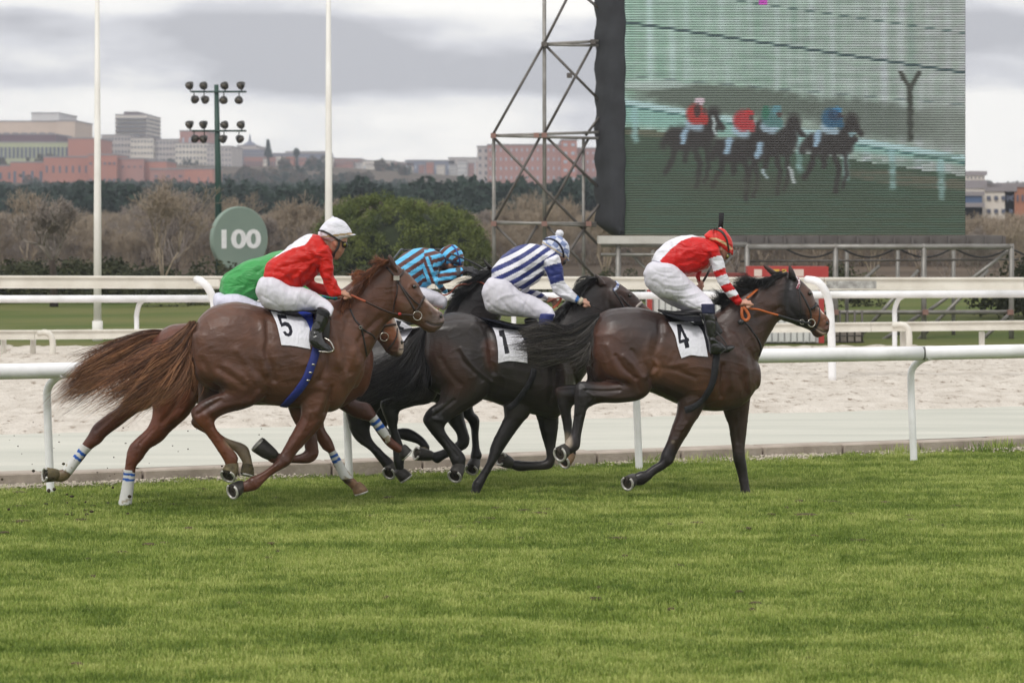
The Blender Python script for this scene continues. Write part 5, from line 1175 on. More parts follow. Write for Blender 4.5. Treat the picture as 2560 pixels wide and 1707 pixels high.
C5 = [
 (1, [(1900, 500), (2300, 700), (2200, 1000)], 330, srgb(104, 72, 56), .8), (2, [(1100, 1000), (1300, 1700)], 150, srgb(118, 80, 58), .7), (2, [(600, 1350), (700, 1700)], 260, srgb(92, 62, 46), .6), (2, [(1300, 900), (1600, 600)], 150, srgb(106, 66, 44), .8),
 (4, [(0, 480), (250, 500), (600, 400)], 110, srgb(88, 56, 46), .9), (4, [(120, 640), (350, 900), (400, 1040)], 90, srgb(116, 68, 42), .95),
 (4, [(1100, 700), (900, 1000), (560, 1220)], 130, srgb(106, 64, 46), .9), (4, [(1200, 760), (1220, 980), (820, 980)], 90, srgb(92, 56, 42), .9),
 (4, [(150, 400), (280, 250)], 60, srgb(52, 36, 30), .5),
 (4, [(400, 800), (520, 880), (560, 1000), (560, 1080)], 62, srgb(160, 150, 128), .95),
 (2, [(1700, 600), (1950, 760), (1800, 950)], 170, srgb(104, 70, 50), .7), (2, [(2080, 1040), (2180, 1060)], 75, GREYM, .85), (2, [(2170, 975), (2200, 1010)], 30, PINKG, .7), (2, [(2168, 985), (2174, 1015)], 11, srgb(40, 30, 30), .95),
 (2, [(2010, 830), (2080, 890), (2150, 945)], 17, srgb(206, 196, 188), 1.0), (2, [(1880, 640), (1960, 700)], 30, srgb(112, 80, 60), .5), (2, [(1665, 400), (1690, 480)], 30, srgb(60, 42, 34), .7),
 (2, [(1830, 940), (1960, 1000), (2020, 960)], 60, srgb(112, 88, 68), .6)]
h5, h5o, b5 = horse('racehorse', 'chestnut horse number 5 with blue girth, nearest to the camera, ridden in red and white', pl5, (4, 700, 1330), H5, S5, CHEST, C5)
hoof(pl5, 4, (400, 1080), (352, 1170), (-.1, 1), .070, -.13, MAT_HOOFM, h5, .75)
hoof(pl5, 4, (560, 1060), (545, 1130), (.2, 1), .058, .17, MAT_HOOFM, h5, .15)
hoof(pl5, 4, (470, 1275), (385, 1310), (-.1, 1), .066, -.12, MAT_HOOF, h5, .75)
hoof(pl5, 4, (770, 930), (668, 835), (-1, .35), .072, .12, MAT_HOOF, h5, 0)
mb = MB(); c = pl5.p(2, 1905, 705, -.088); mb.ball(c, (.019, .014, .016), 12, 8); mb.build('eye', MAT_EYE, h5)
hair('tail', pl5, 1, [[(1590, 430), (1350, 640), (1100, 720), (930, 860), (760, 960), (560, 1070)], [(1605, 440), (1400, 700), (1150, 850), (900, 1000), (700, 1100), (530, 1190)], [(1615, 450), (1450, 750), (1200, 950), (950, 1130), (750, 1230), (550, 1300)], [(1620, 460), (1500, 780), (1300, 1000), (1050, 1180), (950, 1300), (880, 1370)], [(1625, 470), (1560, 750), (1450, 950), (1300, 1100), (1150, 1180), (1000, 1290)], [(1630, 470), (1610, 700), (1570, 850), (1500, 950), (1400, 1020), (1300, 1080)], [(1632, 480), (1620, 700), (1650, 800), (1640, 950), (1600, 1040)]],
     2900, MAT_HAIR, h5, dy=-.02, dys=(0, .05), jit=.054, wob=.045, rad=.0015, c0=srgb(70, 42, 32), c1=srgb(232, 168, 122), clumps=210, seed=1, lmin=.42)
hair('mane', pl5, 2, [[(1645, 440), (1570, 440), (1500, 460)], [(1600, 470), (1530, 500), (1450, 570)], [(1540, 520), (1470, 560), (1400, 630)], [(1470, 580), (1400, 640), (1350, 710), (1320, 770)], [(1380, 665), (1330, 720), (1290, 800), (1270, 870)], [(1300, 725), (1265, 800), (1230, 900), (1200, 985)], [(1200, 800), (1175, 880), (1140, 960), (1090, 1030)]],
     1100, MAT_HAIR, h5, dy=-.09, dys=(0, .03), jit=.018, wob=.018, rad=.002, c0=srgb(84, 46, 30), c1=srgb(176, 108, 66), clumps=70, seed=2)
hair('forelock', pl5, 2, [[(1650, 450), (1580, 430), (1520, 390)], [(1640, 470), (1560, 470), (1490, 470)]], 140, MAT_HAIR, h5, dy=-.02, jit=.012, wob=.012, rad=.002, c0=srgb(96, 56, 34), c1=srgb(186, 120, 72), clumps=14, seed=3)
# tack
NUM5 = [(527, 982), (620, 990), (630, 1028), (572, 1025), (582, 1068), (610, 1056), (648, 1068), (676, 1105), (687, 1155), (676, 1192), (648, 1206), (612, 1196), (588, 1160), (612, 1148), (630, 1172), (648, 1170), (653, 1145), (640, 1112), (615, 1098), (590, 1104), (572, 1110)]
cloth_patch('saddle_pad', b5, 2, [(440, 935), (600, 960), (820, 960)], [(560, 1040), (720, 1080), (890, 1030)], [(440, 935), (490, 990), (560, 1040)], [(820, 960), (870, 990), (890, 1030)], 30, 16, MAT_CLOTHN, h5, lambda x, y: np.tile(np.array(srgb(44, 42, 48)), (len(x), 1)), off=.008)
cloth_patch('saddle_pad', b5, 2, [(735, 960), (800, 955), (890, 975)], [(860, 1120), (880, 1200), (890, 1260)], [(735, 960), (810, 1030), (860, 1120)], [(890, 975), (890, 1100), (890, 1260)], 20, 26, MAT_CLOTHN, h5, lambda x, y: np.tile(np.array(srgb(36, 54, 150)), (len(x), 1)), off=.02)
cloth_patch('number_cloth', b5, 2, [(468, 950), (600, 975), (760, 995)], [(574, 1290), (700, 1300), (865, 1330)], [(468, 950), (520, 1060), (550, 1170), (574, 1290)], [(760, 995), (835, 1060), (858, 1120), (850, 1220), (865, 1330)], 100, 100, MAT_CLOTHN, h5, lambda x, y: poly_col(x, y, [(NUM5, srgb(34, 34, 44))], WHITE), off=.013)
strap('girth', b5, pl5, 2, [(930, 1290), (905, 1400), (870, 1500), (830, 1610), (760, 1720), (700, 1790), (640, 1855), (590, 1905)], .066, .008, MAT_BLUEG, h5, off=.006)
for x, y in ((890, 1482), (862, 1562), (838, 1635)):
    h = cast(b5, 560 + x / 4, 540 + y / 4); mb = MB(); mb.ball(h[0] + h[1] * .014, (.016, .008, .009), 10, 6); mb.build('girth_stud', MAT_METAL, h5)
hd = h5
strap('cheek_strap', b5, pl5, 2, [(1625, 510), (1700, 600), (1745, 660), (1790, 740), (1850, 840), (1905, 945)], .017, .004, MAT_BRIDLE, hd)
strap('brow_band', b5, pl5, 2, [(1720, 635), (1770, 590), (1795, 540), (1785, 515)], .02, .005, MAT_LEATHER, hd)
strap('cheek_strap', b5, pl5, 2, [(1775, 700), (1830, 770), (1900, 850), (1965, 900)], .012, .004, MAT_BRIDLE, hd)
strap('nose_band', b5, pl5, 2, [(1920, 950), (1960, 890), (1990, 830), (2015, 790)], .021, .005, MAT_LEATHER, hd)
strap('throat_lash', b5, pl5, 2, [(1735, 680), (1730, 780), (1705, 880), (1690, 960)], .010, .003, MAT_BRIDLE, hd)
c = pl5.p(2, 1935, 998, -.105); ring_obj('bit_ring', c, .035, .0036, MAT_METAL, hd, (.25, -1, .1))
mb = MB(); mb.box(tuple(pl5.p(2, 1710, 628, -.098) - (.011, .008, .012)), tuple(pl5.p(2, 1742, 612, -.098) + (.011, .008, .012))); mb.build('buckle', MAT_METAL, hd, smooth=False)
def free_strap(name, pl, fr, pts, rad, mat, parent, flat=.35, n=8):
    P = catmull(np.array([pl.p(fr, x, y, d) for x, y, d in pts]), 6); mb = MB(); mb.tube(P, rad, n, flat); return mb.build(name, mat, parent)
free_strap('rein', pl5, 2, [(1270, 790, -.18), (1350, 828, -.18), (1415, 855, -.18)], .0115, MAT_TERRA, hd, .8)
free_strap('rein', pl5, 2, [(1415, 855, -.17), (1560, 925, -.165), (1700, 975, -.14), (1800, 985, -.12), (1900, 992, -.12)], .010, MAT_LEATHER, hd, .8)
mb = MB(); mb.ball(pl5.p(2, 1755, 980, -.135), (.016, .01, .013), 8, 6); mb.build('rein_stop', M('red_stop', srgb(170, 36, 32), .5), hd)
strap('breast_strap', b5, pl5, 2, [(1260, 930), (1310, 1040), (1365, 1110), (1400, 1250), (1425, 1400)], .013, .004, MAT_BLACKL, hd)
strap('breast_strap', b5, pl5, 2, [(1365, 1115), (1430, 1160), (1480, 1185), (1510, 1230)], .011, .004, MAT_BLACKL, hd)
ring_obj('strap_ring', pl5.p(2, 1366, 1112, -.16), .012, .003, MAT_METAL, hd)

# rider of 5
RED = srgb(196, 28, 18)
J5 = [(2, 0, [(395, 575, 600, 720, .14), (425, 480, 735, 725, .155), (555, 370, 800, 700, .17), (700, 265, 880, 640, .185), (830, 185, 955, 560, .20), (930, 188, 1030, 470, .17), (1010, 250, 1070, 400, .09)]),
      (2, -.17, [(1050, 300, 870, 420, .062), (1088, 440, 935, 500, .058), (1102, 580, 975, 620, .056), (1135, 680, 1020, 730, .052), (1172, 750, 1060, 808, .046), (1190, 778, 1130, 812, .038)]),
      (2, .17, [(1000, 330, 900, 480, .06), (940, 520, 830, 560, .056), (900, 650, 800, 690, .054), (990, 680, 920, 770, .05), (1080, 730, 1040, 800, .045), (1170, 770, 1150, 820, .036)])]
B5 = [(2, 0, [(400, 600, 335, 745, .135), (545, 615, 420, 900, .15), (680, 710, 560, 930, .12)]),
      (2, -.14, [(395, 610, 325, 790, .09), (520, 620, 400, 915, .105), (660, 700, 560, 950, .105), (800, 715, 720, 957, .10), (935, 775, 860, 950, .085), (1045, 850, 965, 935, .068, -.08), (1095, 920, 1010, 985, .058, -.14), (1082, 985, 1045, 1005, .04, -.17)]),
      (2, .16, [(520, 620, 400, 900, .10), (660, 700, 560, 930, .10), (800, 730, 720, 930, .09), (1000, 830, 960, 940, .06)])]
BO5 = [(2, -.32, [(1064, 975, 940, 915, .052), (1045, 1060, 900, 1040, .052), (1005, 1140, 868, 1140, .047), (990, 1200, 855, 1200, .043), (1010, 1250, 850, 1270, .043)])]
BO5f = [(2, -.33, [(990, 1190, 855, 1200, .043), (1000, 1235, 848, 1255, .045), (1060, 1290, 900, 1320, .045), (1088, 1325, 985, 1352, .042), (1092, 1345, 1060, 1362, .03)])]
HD5 = [(2, 0, [(1200, 100, 1000, 110, .07), (1235, 190, 985, 190, .078), (1228, 270, 1010, 260, .076), (1208, 330, 1040, 320, .070), (1185, 375, 1060, 350, .062), (1168, 405, 1072, 385, .052), (1140, 432, 1085, 415, .038)]),
       (2, 0, [(1190, 320, 1160, 345, .018), (1200, 362, 1165, 372, .018), (1180, 378, 1160, 380, .012)]), (2, 0, [(1178, 385, 1150, 388, .026), (1172, 404, 1150, 404, .024)]),
       (2, 0, [(1130, 280, 960, 240, .062), (1080, 420, 950, 300, .065), (1060, 470, 930, 360, .08)]),
       (2, -.078, [(1130, 240, 1095, 240, .008), (1135, 275, 1092, 268, .012), (1122, 305, 1105, 300, .008)])]
def jc5(x, y, v):
    C = poly_col(x, y, [([(500, 420), (640, 262), (860, 140), (900, 166), (855, 235), (808, 292), (700, 318), (590, 368)], WHITE)], RED); return C
JS5 = [(2, [(880, 560), (760, 540), (640, 560)], 22, .010), (2, [(900, 500), (800, 620), (780, 700)], 20, -.016), (2, [(700, 620), (740, 600), (765, 560)], 14, .012), (2, [(960, 420), (950, 560), (980, 640)], 16, -.016), (2, [(560, 560), (660, 640), (690, 700)], 20, -.010), (2, [(600, 520), (720, 470), (860, 460)], 16, -.006), (2, [(1000, 420), (1080, 500)], 16, -.008), (2, [(1010, 560), (1090, 600)], 14, -.007), (2, [(1060, 700), (1120, 740)], 14, -.007), (2, [(840, 350), (900, 440)], 18, -.006), (2, [(480, 560), (560, 480), (640, 440)], 18, .005), (2, [(420, 585), (500, 590), (580, 600), (650, 690), (780, 700)], 14, .008)]
BS5 = [(2, [(450, 640), (470, 760), (520, 880)], 16, -.006), (2, [(560, 700), (700, 780), (820, 900)], 14, -.005), (2, [(380, 800), (480, 860), (600, 940)], 10, -.006), (2, [(960, 860), (900, 930)], 12, -.007), (2, [(1020, 880), (960, 960)], 10, -.006), (2, [(880, 800), (820, 880)], 10, -.004), (2, [(520, 800), (560, 900)], 10, -.004), (2, [(640, 740), (620, 860)], 12, -.004), (2, [(740, 760), (700, 880)], 11, .005), (2, [(420, 690), (400, 800)], 12, .004)]
HS5 = [(2, [(1120, 330), (1130, 400)], 14, -.004), (2, [(1150, 340), (1170, 360)], 12, .003), (2, [(1165, 392), (1180, 396)], 5, -.005)]
r5, jb5 = rider('jockey in red and white silks and a white cap, crouching on horse number 5', pl5, (2, 700, 960), J5, B5, HD5, [(2, (1165, 775), (1222, 770), -.17, (.25, 1), 1.05), (2, (1160, 810), (1225, 822), .02, (0, 1), .95)], BO5 + BO5f, jc5, jst=JS5, bst=BS5, headst=HS5,
    sextra=[(2, [(1110, 270)], 22, srgb(196, 130, 108), .8), (2, [(1168, 395)], 8, srgb(150, 84, 74), .8), (2, [(1040, 230), (1030, 300)], 30, srgb(70, 50, 40), .5), (2, [(1090, 360), (1080, 400)], 14, srgb(60, 44, 38), .6)])
mb = MB()
for q in BO5: add_loft(mb, pl5, q[0], q[2], q[1])
for q in BO5f: add_loft(mb, pl5, q[0], q[2], q[1])
me = mb.remesh('boot', .0075, 3); sculpt(me, [(2, [(870, 1140), (940, 1150), (1010, 1130)], 9, -.005), (2, [(860, 1175), (950, 1180)], 8, .005), (2, [(910, 1050), (960, 1100), (1000, 1180)], 12, -.004), (2, [(900, 1200), (940, 1180), (980, 1160)], 8, -.005), (2, [(1000, 1000), (960, 1120)], 14, .004)]); mesh_obj('boot', me, MAT_BOOT, r5)
mb = MB(); add_loft(mb, pl5, 2, [(1066, 975, 936, 912, .056), (1050, 1025, 925, 970, .056)], -.32, cap=.1); mb.build('boot_top', MAT_BLKCL, r5)
_, hb5 = helmet(pl5, 2, [(1142, 24, 1062, 25, .048), (1205, 55, 1005, 66, .08), (1258, 120, 950, 140, .098), (1280, 170, 938, 190, .103), (1262, 205, 955, 225, .10), (1215, 222, 1010, 248, .088)], 0,
    lambda x, y, v: poly_col(x, y, [([(960, 205), (1100, 185), (1290, 165), (1290, 185), (1120, 205), (960, 222)], srgb(170, 146, 112)), ([(960, 222), (1120, 205), (1125, 225), (1000, 250)], srgb(206, 190, 200))], srgb(226, 226, 236)), r5, peak=[(1240, 172, 1230, 208, .075), (1290, 180, 1285, 202, .055), (1326, 182, 1320, 190, .025)])
mb = MB(); mb.ball(pl5.p(2, 1088, 14, 0), .011, 8, 6); mb.build('cap_button', M('white_plain', WHITE, .6), r5)
strap('goggle_strap', hb5, pl5, 2, [(945, 145), (1000, 155), (1060, 185), (1120, 225), (1170, 262)], .016, .004, MAT_BLACKL, r5)
lens(pl5, 2, (1205, 288), -.055, (.026, .028, .027), MAT_BLACKL, r5, 'goggle_frame'); lens(pl5, 2, (1207, 284), -.078, (.012, .008, .014), MAT_GOG, r5, 'goggle_lens')
free_strap('chin_strap', pl5, 2, [(1150, 225, -.08), (1145, 300, -.08), (1105, 370, -.072), (1095, 410, -.05)], .009, MAT_BLACKL, r5, .4)
free_strap('goggle_band', pl5, 2, [(1150, 240, -.085), (1190, 262, -.08), (1215, 275, -.06)], .012, MAT_BLACKL, r5, .4)
st = free_strap('stirrup', pl5, 2, [(1000, 1215, -.33), (1060, 1250, -.36), (1092, 1310, -.38), (1092, 1345, -.38), (1040, 1360, -.38), (945, 1352, -.36)], .0075, MAT_METAL, h5, .8)
free_strap('stirrup_leather', pl5, 2, [(960, 960, -.26), (1000, 1080, -.27), (1010, 1210, -.25)], .012, MAT_BLACKL, h5, .3)
mb = MB(); add_loft(mb, pl5, 2, [(560, 925, 520, 980, .13), (760, 930, 760, 985, .17), (960, 920, 980, 1010, .19), (1050, 990, 1050, 1060, .2)], 0); mb.build('saddle', MAT_BLACKL, h5)
mb = MB(); add_loft(mb, pl5, 2, [(1060, 1030, 900, 1030, .012), (1060, 1150, 960, 1150, .012), (1046, 1250, 980, 1200, .01)], -.275); mb.build('saddle_flap', MAT_BLACKL, h5)

# ================================================================== horse with leg bandages, behind horse 5, and its rider in green
plG = Plane(22.95, -1.9)
HG = [
 (1, 0, [(1225, 560, 1190, 900, .12), (1290, 500, 1240, 1150, .20), (1400, 445, 1400, 1200, .26), (1540, 432, 1560, 1230, .275), (1800, 420, 1850, 1240, .28), (2300, 430, 2300, 1250, .28), (2900, 440, 2800, 1270, .27), (3150, 380, 3050, 1290, .24), (3350, 600, 3250, 1180, .16)], 2.2),
 (2, 0, [(900, 900, 1250, 1500, .18), (1100, 780, 1400, 1350, .15), (1250, 680, 1500, 1200, .12), (1340, 600, 1540, 1060, .09)], 2.2),
 (2, 0, [(1380, 590, 1280, 900, .06), (1480, 700, 1380, 1020, .09), (1580, 800, 1440, 1120, .1), (1660, 920, 1500, 1200, .085), (1720, 1060, 1570, 1290, .066), (1765, 1180, 1620, 1360, .06), (1795, 1270, 1680, 1400, .056), (1795, 1340, 1730, 1410, .044)]),
 (2, .06, [(1330, 650, 1270, 640, .018), (1305, 580, 1272, 590, .014), (1277, 540, 1270, 545, .004)], 2.0, .1),
 # hind on the ground
 (3, -.13, [(1560, -60, 1150, -50, .14), (1640, 260, 1180, 250, .14), (1655, 400, 1190, 400, .13), (1560, 560, 1206, 540, .11), (1400, 700, 1150, 680, .08), (1300, 810, 1060, 765, .065), (1180, 885, 975, 855, .056), (1110, 980, 945, 950, .052), (1045, 1060, 932, 1060, .044), (1028, 1150, 918, 1150, .036), (1010, 1300, 895, 1300, .035), (990, 1440, 865, 1440, .045), (985, 1475, 862, 1475, .045)]),
 # hind trailing
 (3, .14, [(1300, 100, 1000, 200, .12), (1220, 440, 900, 420, .10), (1050, 530, 770, 530, .075), (880, 660, 625, 640, .062), (745, 760, 560, 750, .056), (690, 825, 505, 830, .052), (580, 905, 470, 885, .04), (500, 1010, 405, 970, .036), (410, 1120, 315, 1080, .038), (360, 1190, 290, 1095, .042), (300, 1215, 230, 1100, .038), (240, 1215, 200, 1115, .036)]),
 # fore, reaching low
 (4, -.08, [(1400, 200, 1100, 300, .10), (1340, 500, 1120, 560, .085), (1320, 660, 1220, 720, .065), (1395, 790, 1250, 800, .055), (1428, 870, 1305, 885, .05), (1440, 920, 1370, 935, .042), (1510, 1030, 1410, 1040, .036), (1570, 1120, 1460, 1130, .036), (1630, 1190, 1500, 1200, .042), (1680, 1240, 1570, 1260, .038), (1700, 1260, 1600, 1290, .036)]),
 # fore, reaching high
 (4, .14, [(1500, 300, 1250, 350, .10), (1640, 400, 1480, 490, .075), (1770, 435, 1620, 570, .060), (1835, 530, 1740, 605, .050), (1850, 570, 1780, 620, .042), (1925, 660, 1840, 715, .036), (1990, 770, 1920, 820, .038), (2060, 830, 1980, 880, .040), (2130, 880, 2060, 930, .036)]),
]
SG = [(3, [(1460, 300), (1430, 480), (1300, 620)], 30, -.012), (3, [(1560, 260), (1580, 400), (1480, 560)], 36, .010), (3, [(1200, 700), (1080, 830)], 16, -.008), (3, [(800, 560), (640, 700)], 14, -.008), (1, [(1440, 500), (1500, 700)], 40, .008), (4, [(1400, 830)], 20, 0) if False else (4, [(1360, 800), (1400, 880)], 18, .005)]
CG = [(3, [(1450, 100), (1450, 500), (1150, 800), (980, 1050)], 160, srgb(120, 68, 46), .8), (3, [(900, 500), (650, 760)], 130, srgb(106, 60, 42), .8), (3, [(350, 1180), (220, 1150)], 55, srgb(130, 120, 86), .9), (4, [(1600, 1230), (1700, 1300)], 50, srgb(156, 124, 96), .95), (4, [(1500, 1185), (1560, 1210)], 26, srgb(60, 52, 42), .9), (4, [(1400, 500), (1780, 520)], 120, srgb(84, 48, 36), .8),
      (2, [(1640, 1060), (1700, 1180)], 60, srgb(150, 96, 62), .8), (2, [(1600, 1300), (1700, 1380)], 60, srgb(84, 62, 50), .8), (2, [(1720, 1050), (1765, 1150), (1795, 1260), (1780, 1380)], 32, srgb(206, 196, 186), .95), (2, [(1720, 1390), (1760, 1400)], 22, srgb(90, 76, 72), .8)]
hG, hGo, bG = horse('racehorse', 'chestnut horse with blue-striped white leg bandages, mostly hidden behind horse number 5', plG, (3, 940, 1460), HG, SG, srgb(110, 64, 44), CG)
bandage(plG, 3, [(1030, 1100, 922, 1095, .036), (1025, 1180, 912, 1180, .035), (1010, 1300, 893, 1300, .036), (992, 1452, 863, 1452, .046)], -.13, [(.08, .15), (.23, .30)], hG)
bandage(plG, 3, [(592, 892, 500, 838, .042), (540, 950, 445, 920, .037), (470, 1040, 380, 1000, .036), (395, 1140, 305, 1090, .04)], .14, [(.20, .30), (.40, .50)], hG)
bandage(plG, 4, [(1432, 895, 1366, 930, .042), (1480, 980, 1400, 1010, .036), (1540, 1080, 1450, 1105, .036), (1610, 1175, 1492, 1192, .042)], -.08, [(.10, .19), (.27, .36)], hG)
bandage(plG, 4, [(1842, 545, 1770, 605, .045), (1905, 635, 1830, 690, .038), (1960, 715, 1890, 770, .036), (1990, 790, 1940, 835, .038)], .14, [(.12, .24), (.36, .48)], hG)
hoof(plG, 3, (225, 1150), (130, 1140), (-1, .1), .066, .14, MAT_HOOFM, hG, .4)
hoof(plG, 4, (1660, 1260), (1680, 1325), (1, .05), .062, -.08, MAT_HOOFL, hG, 0)
hoof(plG, 4, (2110, 900), (2150, 940), (.6, .8), .06, .14, MAT_HOOF, hG, 0)
hair('tail', plG, 1, [[(1320, 525), (1130, 535), (850, 640), (620, 790), (430, 880), (330, 950)], [(1320, 540), (1100, 590), (800, 720), (600, 830), (450, 950), (330, 1080)], [(1315, 570), (1100, 650), (850, 780), (620, 950), (400, 1100), (230, 1240)], [(1310, 600), (1150, 700), (950, 830), (700, 950), (450, 1120), (235, 1260)], [(1305, 630), (1200, 720), (1000, 850), (800, 950), (650, 1030), (520, 1060)]],
     2300, MAT_HAIR, hG, dy=-.03, dys=(0, .045), jit=.038, wob=.04, rad=.0016, c0=srgb(76, 45, 34), c1=srgb(212, 156, 112), clumps=110, seed=4, lmin=.45)
hair('mane', plG, 2, [[(1420, 570), (1350, 550), (1290, 560), (1270, 550)], [(1430, 600), (1360, 590), (1300, 610)], [(1400, 650), (1340, 660), (1290, 710)]], 260, MAT_HAIR, hG, dy=-.05, jit=.018, wob=.02, rad=.002, c0=srgb(110, 62, 34), c1=srgb(190, 120, 68), clumps=26, seed=5)
ring_obj('bit_ring', plG.p(2, 1602, 1208, -.09), .034, .0036, MAT_METAL, hG, (.2, -1, 0)); strap('nose_band', bG, plG, 2, [(1575, 1120), (1620, 1095), (1680, 1085), (1715, 1085)], .02, .004, MAT_LEATHER, hG); strap('cheek_strap', bG, plG, 2, [(1600, 1020), (1590, 1100), (1580, 1160)], .018, .004, MAT_BRIDLE, hG); strap('cheek_strap', bG, plG, 2, [(1640, 1330), (1690, 1270), (1725, 1200), (1730, 1120)], .012, .003, MAT_BRIDLE, hG)
GRN = srgb(66, 156, 84)
JG = [(2, 0, [(-40, 720, 100, 850, .14), (-20, 620, 300, 850, .155), (90, 525, 400, 800, .17), (230, 450, 500, 700, .185), (380, 408, 600, 600, .19), (500, 365, 680, 500, .16), (580, 345, 740, 470, .1)]),
      (2, -.15, [(700, 480, 560, 520, .06), (800, 600, 660, 680, .056), (900, 740, 800, 800, .05), (1020, 785, 1000, 835, .042), (1160, 800, 1150, 840, .034)])]
BG = [(2, 0, [(-75, 770, -90, 920, .13), (60, 755, 0, 1020, .15), (220, 800, 160, 1040, .14), (400, 880, 380, 1060, .12)]), (2, -.13, [(-60, 790, -80, 930, .09), (150, 780, 100, 1020, .11), (350, 860, 320, 1060, .1), (600, 920, 600, 1080, .09), (800, 960, 780, 1060, .07)])]
HDG = [(2, 0, [(760, 430, 640, 450, .07), (790, 500, 650, 520, .075), (760, 570, 680, 570, .06)])]
rG, jbG = rider('jockey in plain green silks and white breeches, bent low behind the rider in red', plG, (2, 150, 1020), JG, BG, HDG, [(2, (1160, 820), (1232, 828), -.15, (0, 1), .95)], [(2, -.2, [(800, 960, 760, 1040, .05), (700, 1100, 640, 1100, .045), (680, 1250, 620, 1250, .04)])],
   lambda x, y, v: np.where((x > 980)[:, None], np.where(((x // 14) % 2 == 0)[:, None], np.array(srgb(40, 100, 150)), np.array(srgb(50, 150, 80))), np.array(GRN)), bcol=srgb(214, 214, 232),
   jst=[(2, [(60, 760), (120, 700), (240, 690)], 16, -.008), (2, [(240, 800), (300, 700), (380, 620)], 18, .008), (2, [(330, 560), (420, 500), (480, 430)], 14, -.007), (2, [(200, 780), (260, 740), (340, 730)], 14, .008)])
helmet(plG, 2, [(790, 400, 700, 400, .05), (820, 440, 660, 440, .09), (830, 490, 640, 490, .1)], 0, lambda x, y, v: np.tile(np.array(GRN), (len(x), 1)), rG)

# ================================================================== horse 1 (near black)
pl1 = Plane(24.0, .55)
BLK = srgb(48, 44, 44)
H1 = [
 (5, 0, [(790, 780, 800, 1130, .12), (830, 690, 840, 1300, .20), (950, 600, 950, 1380, .26), (1100, 560, 1080, 1400, .275), (1250, 574, 1250, 1410, .275), (1420, 640, 1450, 1450, .265), (1750, 720, 1680, 1530, .29), (2000, 690, 1960, 1600, .28), (2140, 650, 2120, 1620, .24), (2270, 850, 2240, 1480, .16), (2310, 1080, 2300, 1300, .09)], 2.2),
 (7, 0, [(820, 930, 1150, 1600, .19), (930, 850, 1280, 1400, .16), (1030, 750, 1380, 1220, .13), (1110, 660, 1440, 1080, .11), (1200, 590, 1480, 980, .09), (1290, 540, 1510, 930, .08)], 2.2),
 (7, 0, [(1340, 520, 1310, 850, .06), (1430, 525, 1390, 930, .085), (1520, 575, 1470, 970, .10), (1620, 640, 1560, 985, .095), (1705, 705, 1650, 1000, .072), (1800, 800, 1740, 1040, .06), (1880, 865, 1820, 1080, .057), (1950, 920, 1880, 1100, .05)]),
 (7, -.07, [(1415, 600, 1345, 620, .022), (1385, 550, 1322, 560, .02), (1345, 515, 1310, 525, .012), (1312, 493, 1305, 500, .004)], 2.0, .1), (7, .07, [(1330, 570, 1265, 570, .02), (1275, 530, 1245, 540, .014), (1232, 500, 1226, 506, .004)], 2.0, .1),
 (6, -.14, [(1440, -350, 820, -300, .12), (1500, -50, 800, -50, .15), (1512, 150, 870, 120, .15), (1480, 280, 960, 260, .13), (1380, 400, 950, 400, .10), (1240, 490, 880, 460, .078), (1110, 565, 820, 520, .062), (1020, 640, 787, 600, .054), (1010, 700, 830, 680, .048), (1060, 780, 925, 800, .037), (1130, 855, 1005, 895, .036), (1213, 960, 1065, 1000, .043), (1212, 1030, 1085, 1060, .04), (1200, 1090, 1100, 1095, .036)]),
 (6, .14, [(1000, 100, 600, 100, .12), (900, 400, 560, 350, .10), (700, 460, 450, 365, .075), (560, 510, 362, 410, .058), (545, 600, 375, 500, .054), (535, 680, 440, 660, .042), (585, 830, 480, 840, .036), (615, 930, 490, 950, .040), (600, 1020, 495, 1010, .042), (600, 1100, 510, 1070, .038), (600, 1130, 530, 1110, .036)]),
 (6, -.10, [(1900, 100, 1550, 150, .11), (1880, 480, 1600, 520, .095), (1790, 620, 1590, 600, .075), (1700, 740, 1525, 730, .06), (1620, 860, 1465, 860, .05), (1575, 930, 1450, 940, .047), (1530, 1000, 1425, 1020, .042), (1450, 1140, 1360, 1130, .036), (1400, 1240, 1290, 1220, .042), (1370, 1300, 1278, 1280, .042), (1355, 1360, 1285, 1360, .048)]),
 (6, .10, [(2140, 100, 1800, 100, .10), (2145, 450, 1900, 500, .09), (2145, 620, 1935, 600, .07), (2130, 760, 1975, 760, .055), (2115, 870, 2010, 870, .047), (2110, 1010, 2025, 960, .045), (2050, 1088, 2000, 1000, .043), (1880, 1100, 1900, 1010, .034), (1760, 1112, 1780, 1005, .038), (1700, 1095, 1720, 1000, .042), (1640, 1060, 1660, 990, .036)]),
]
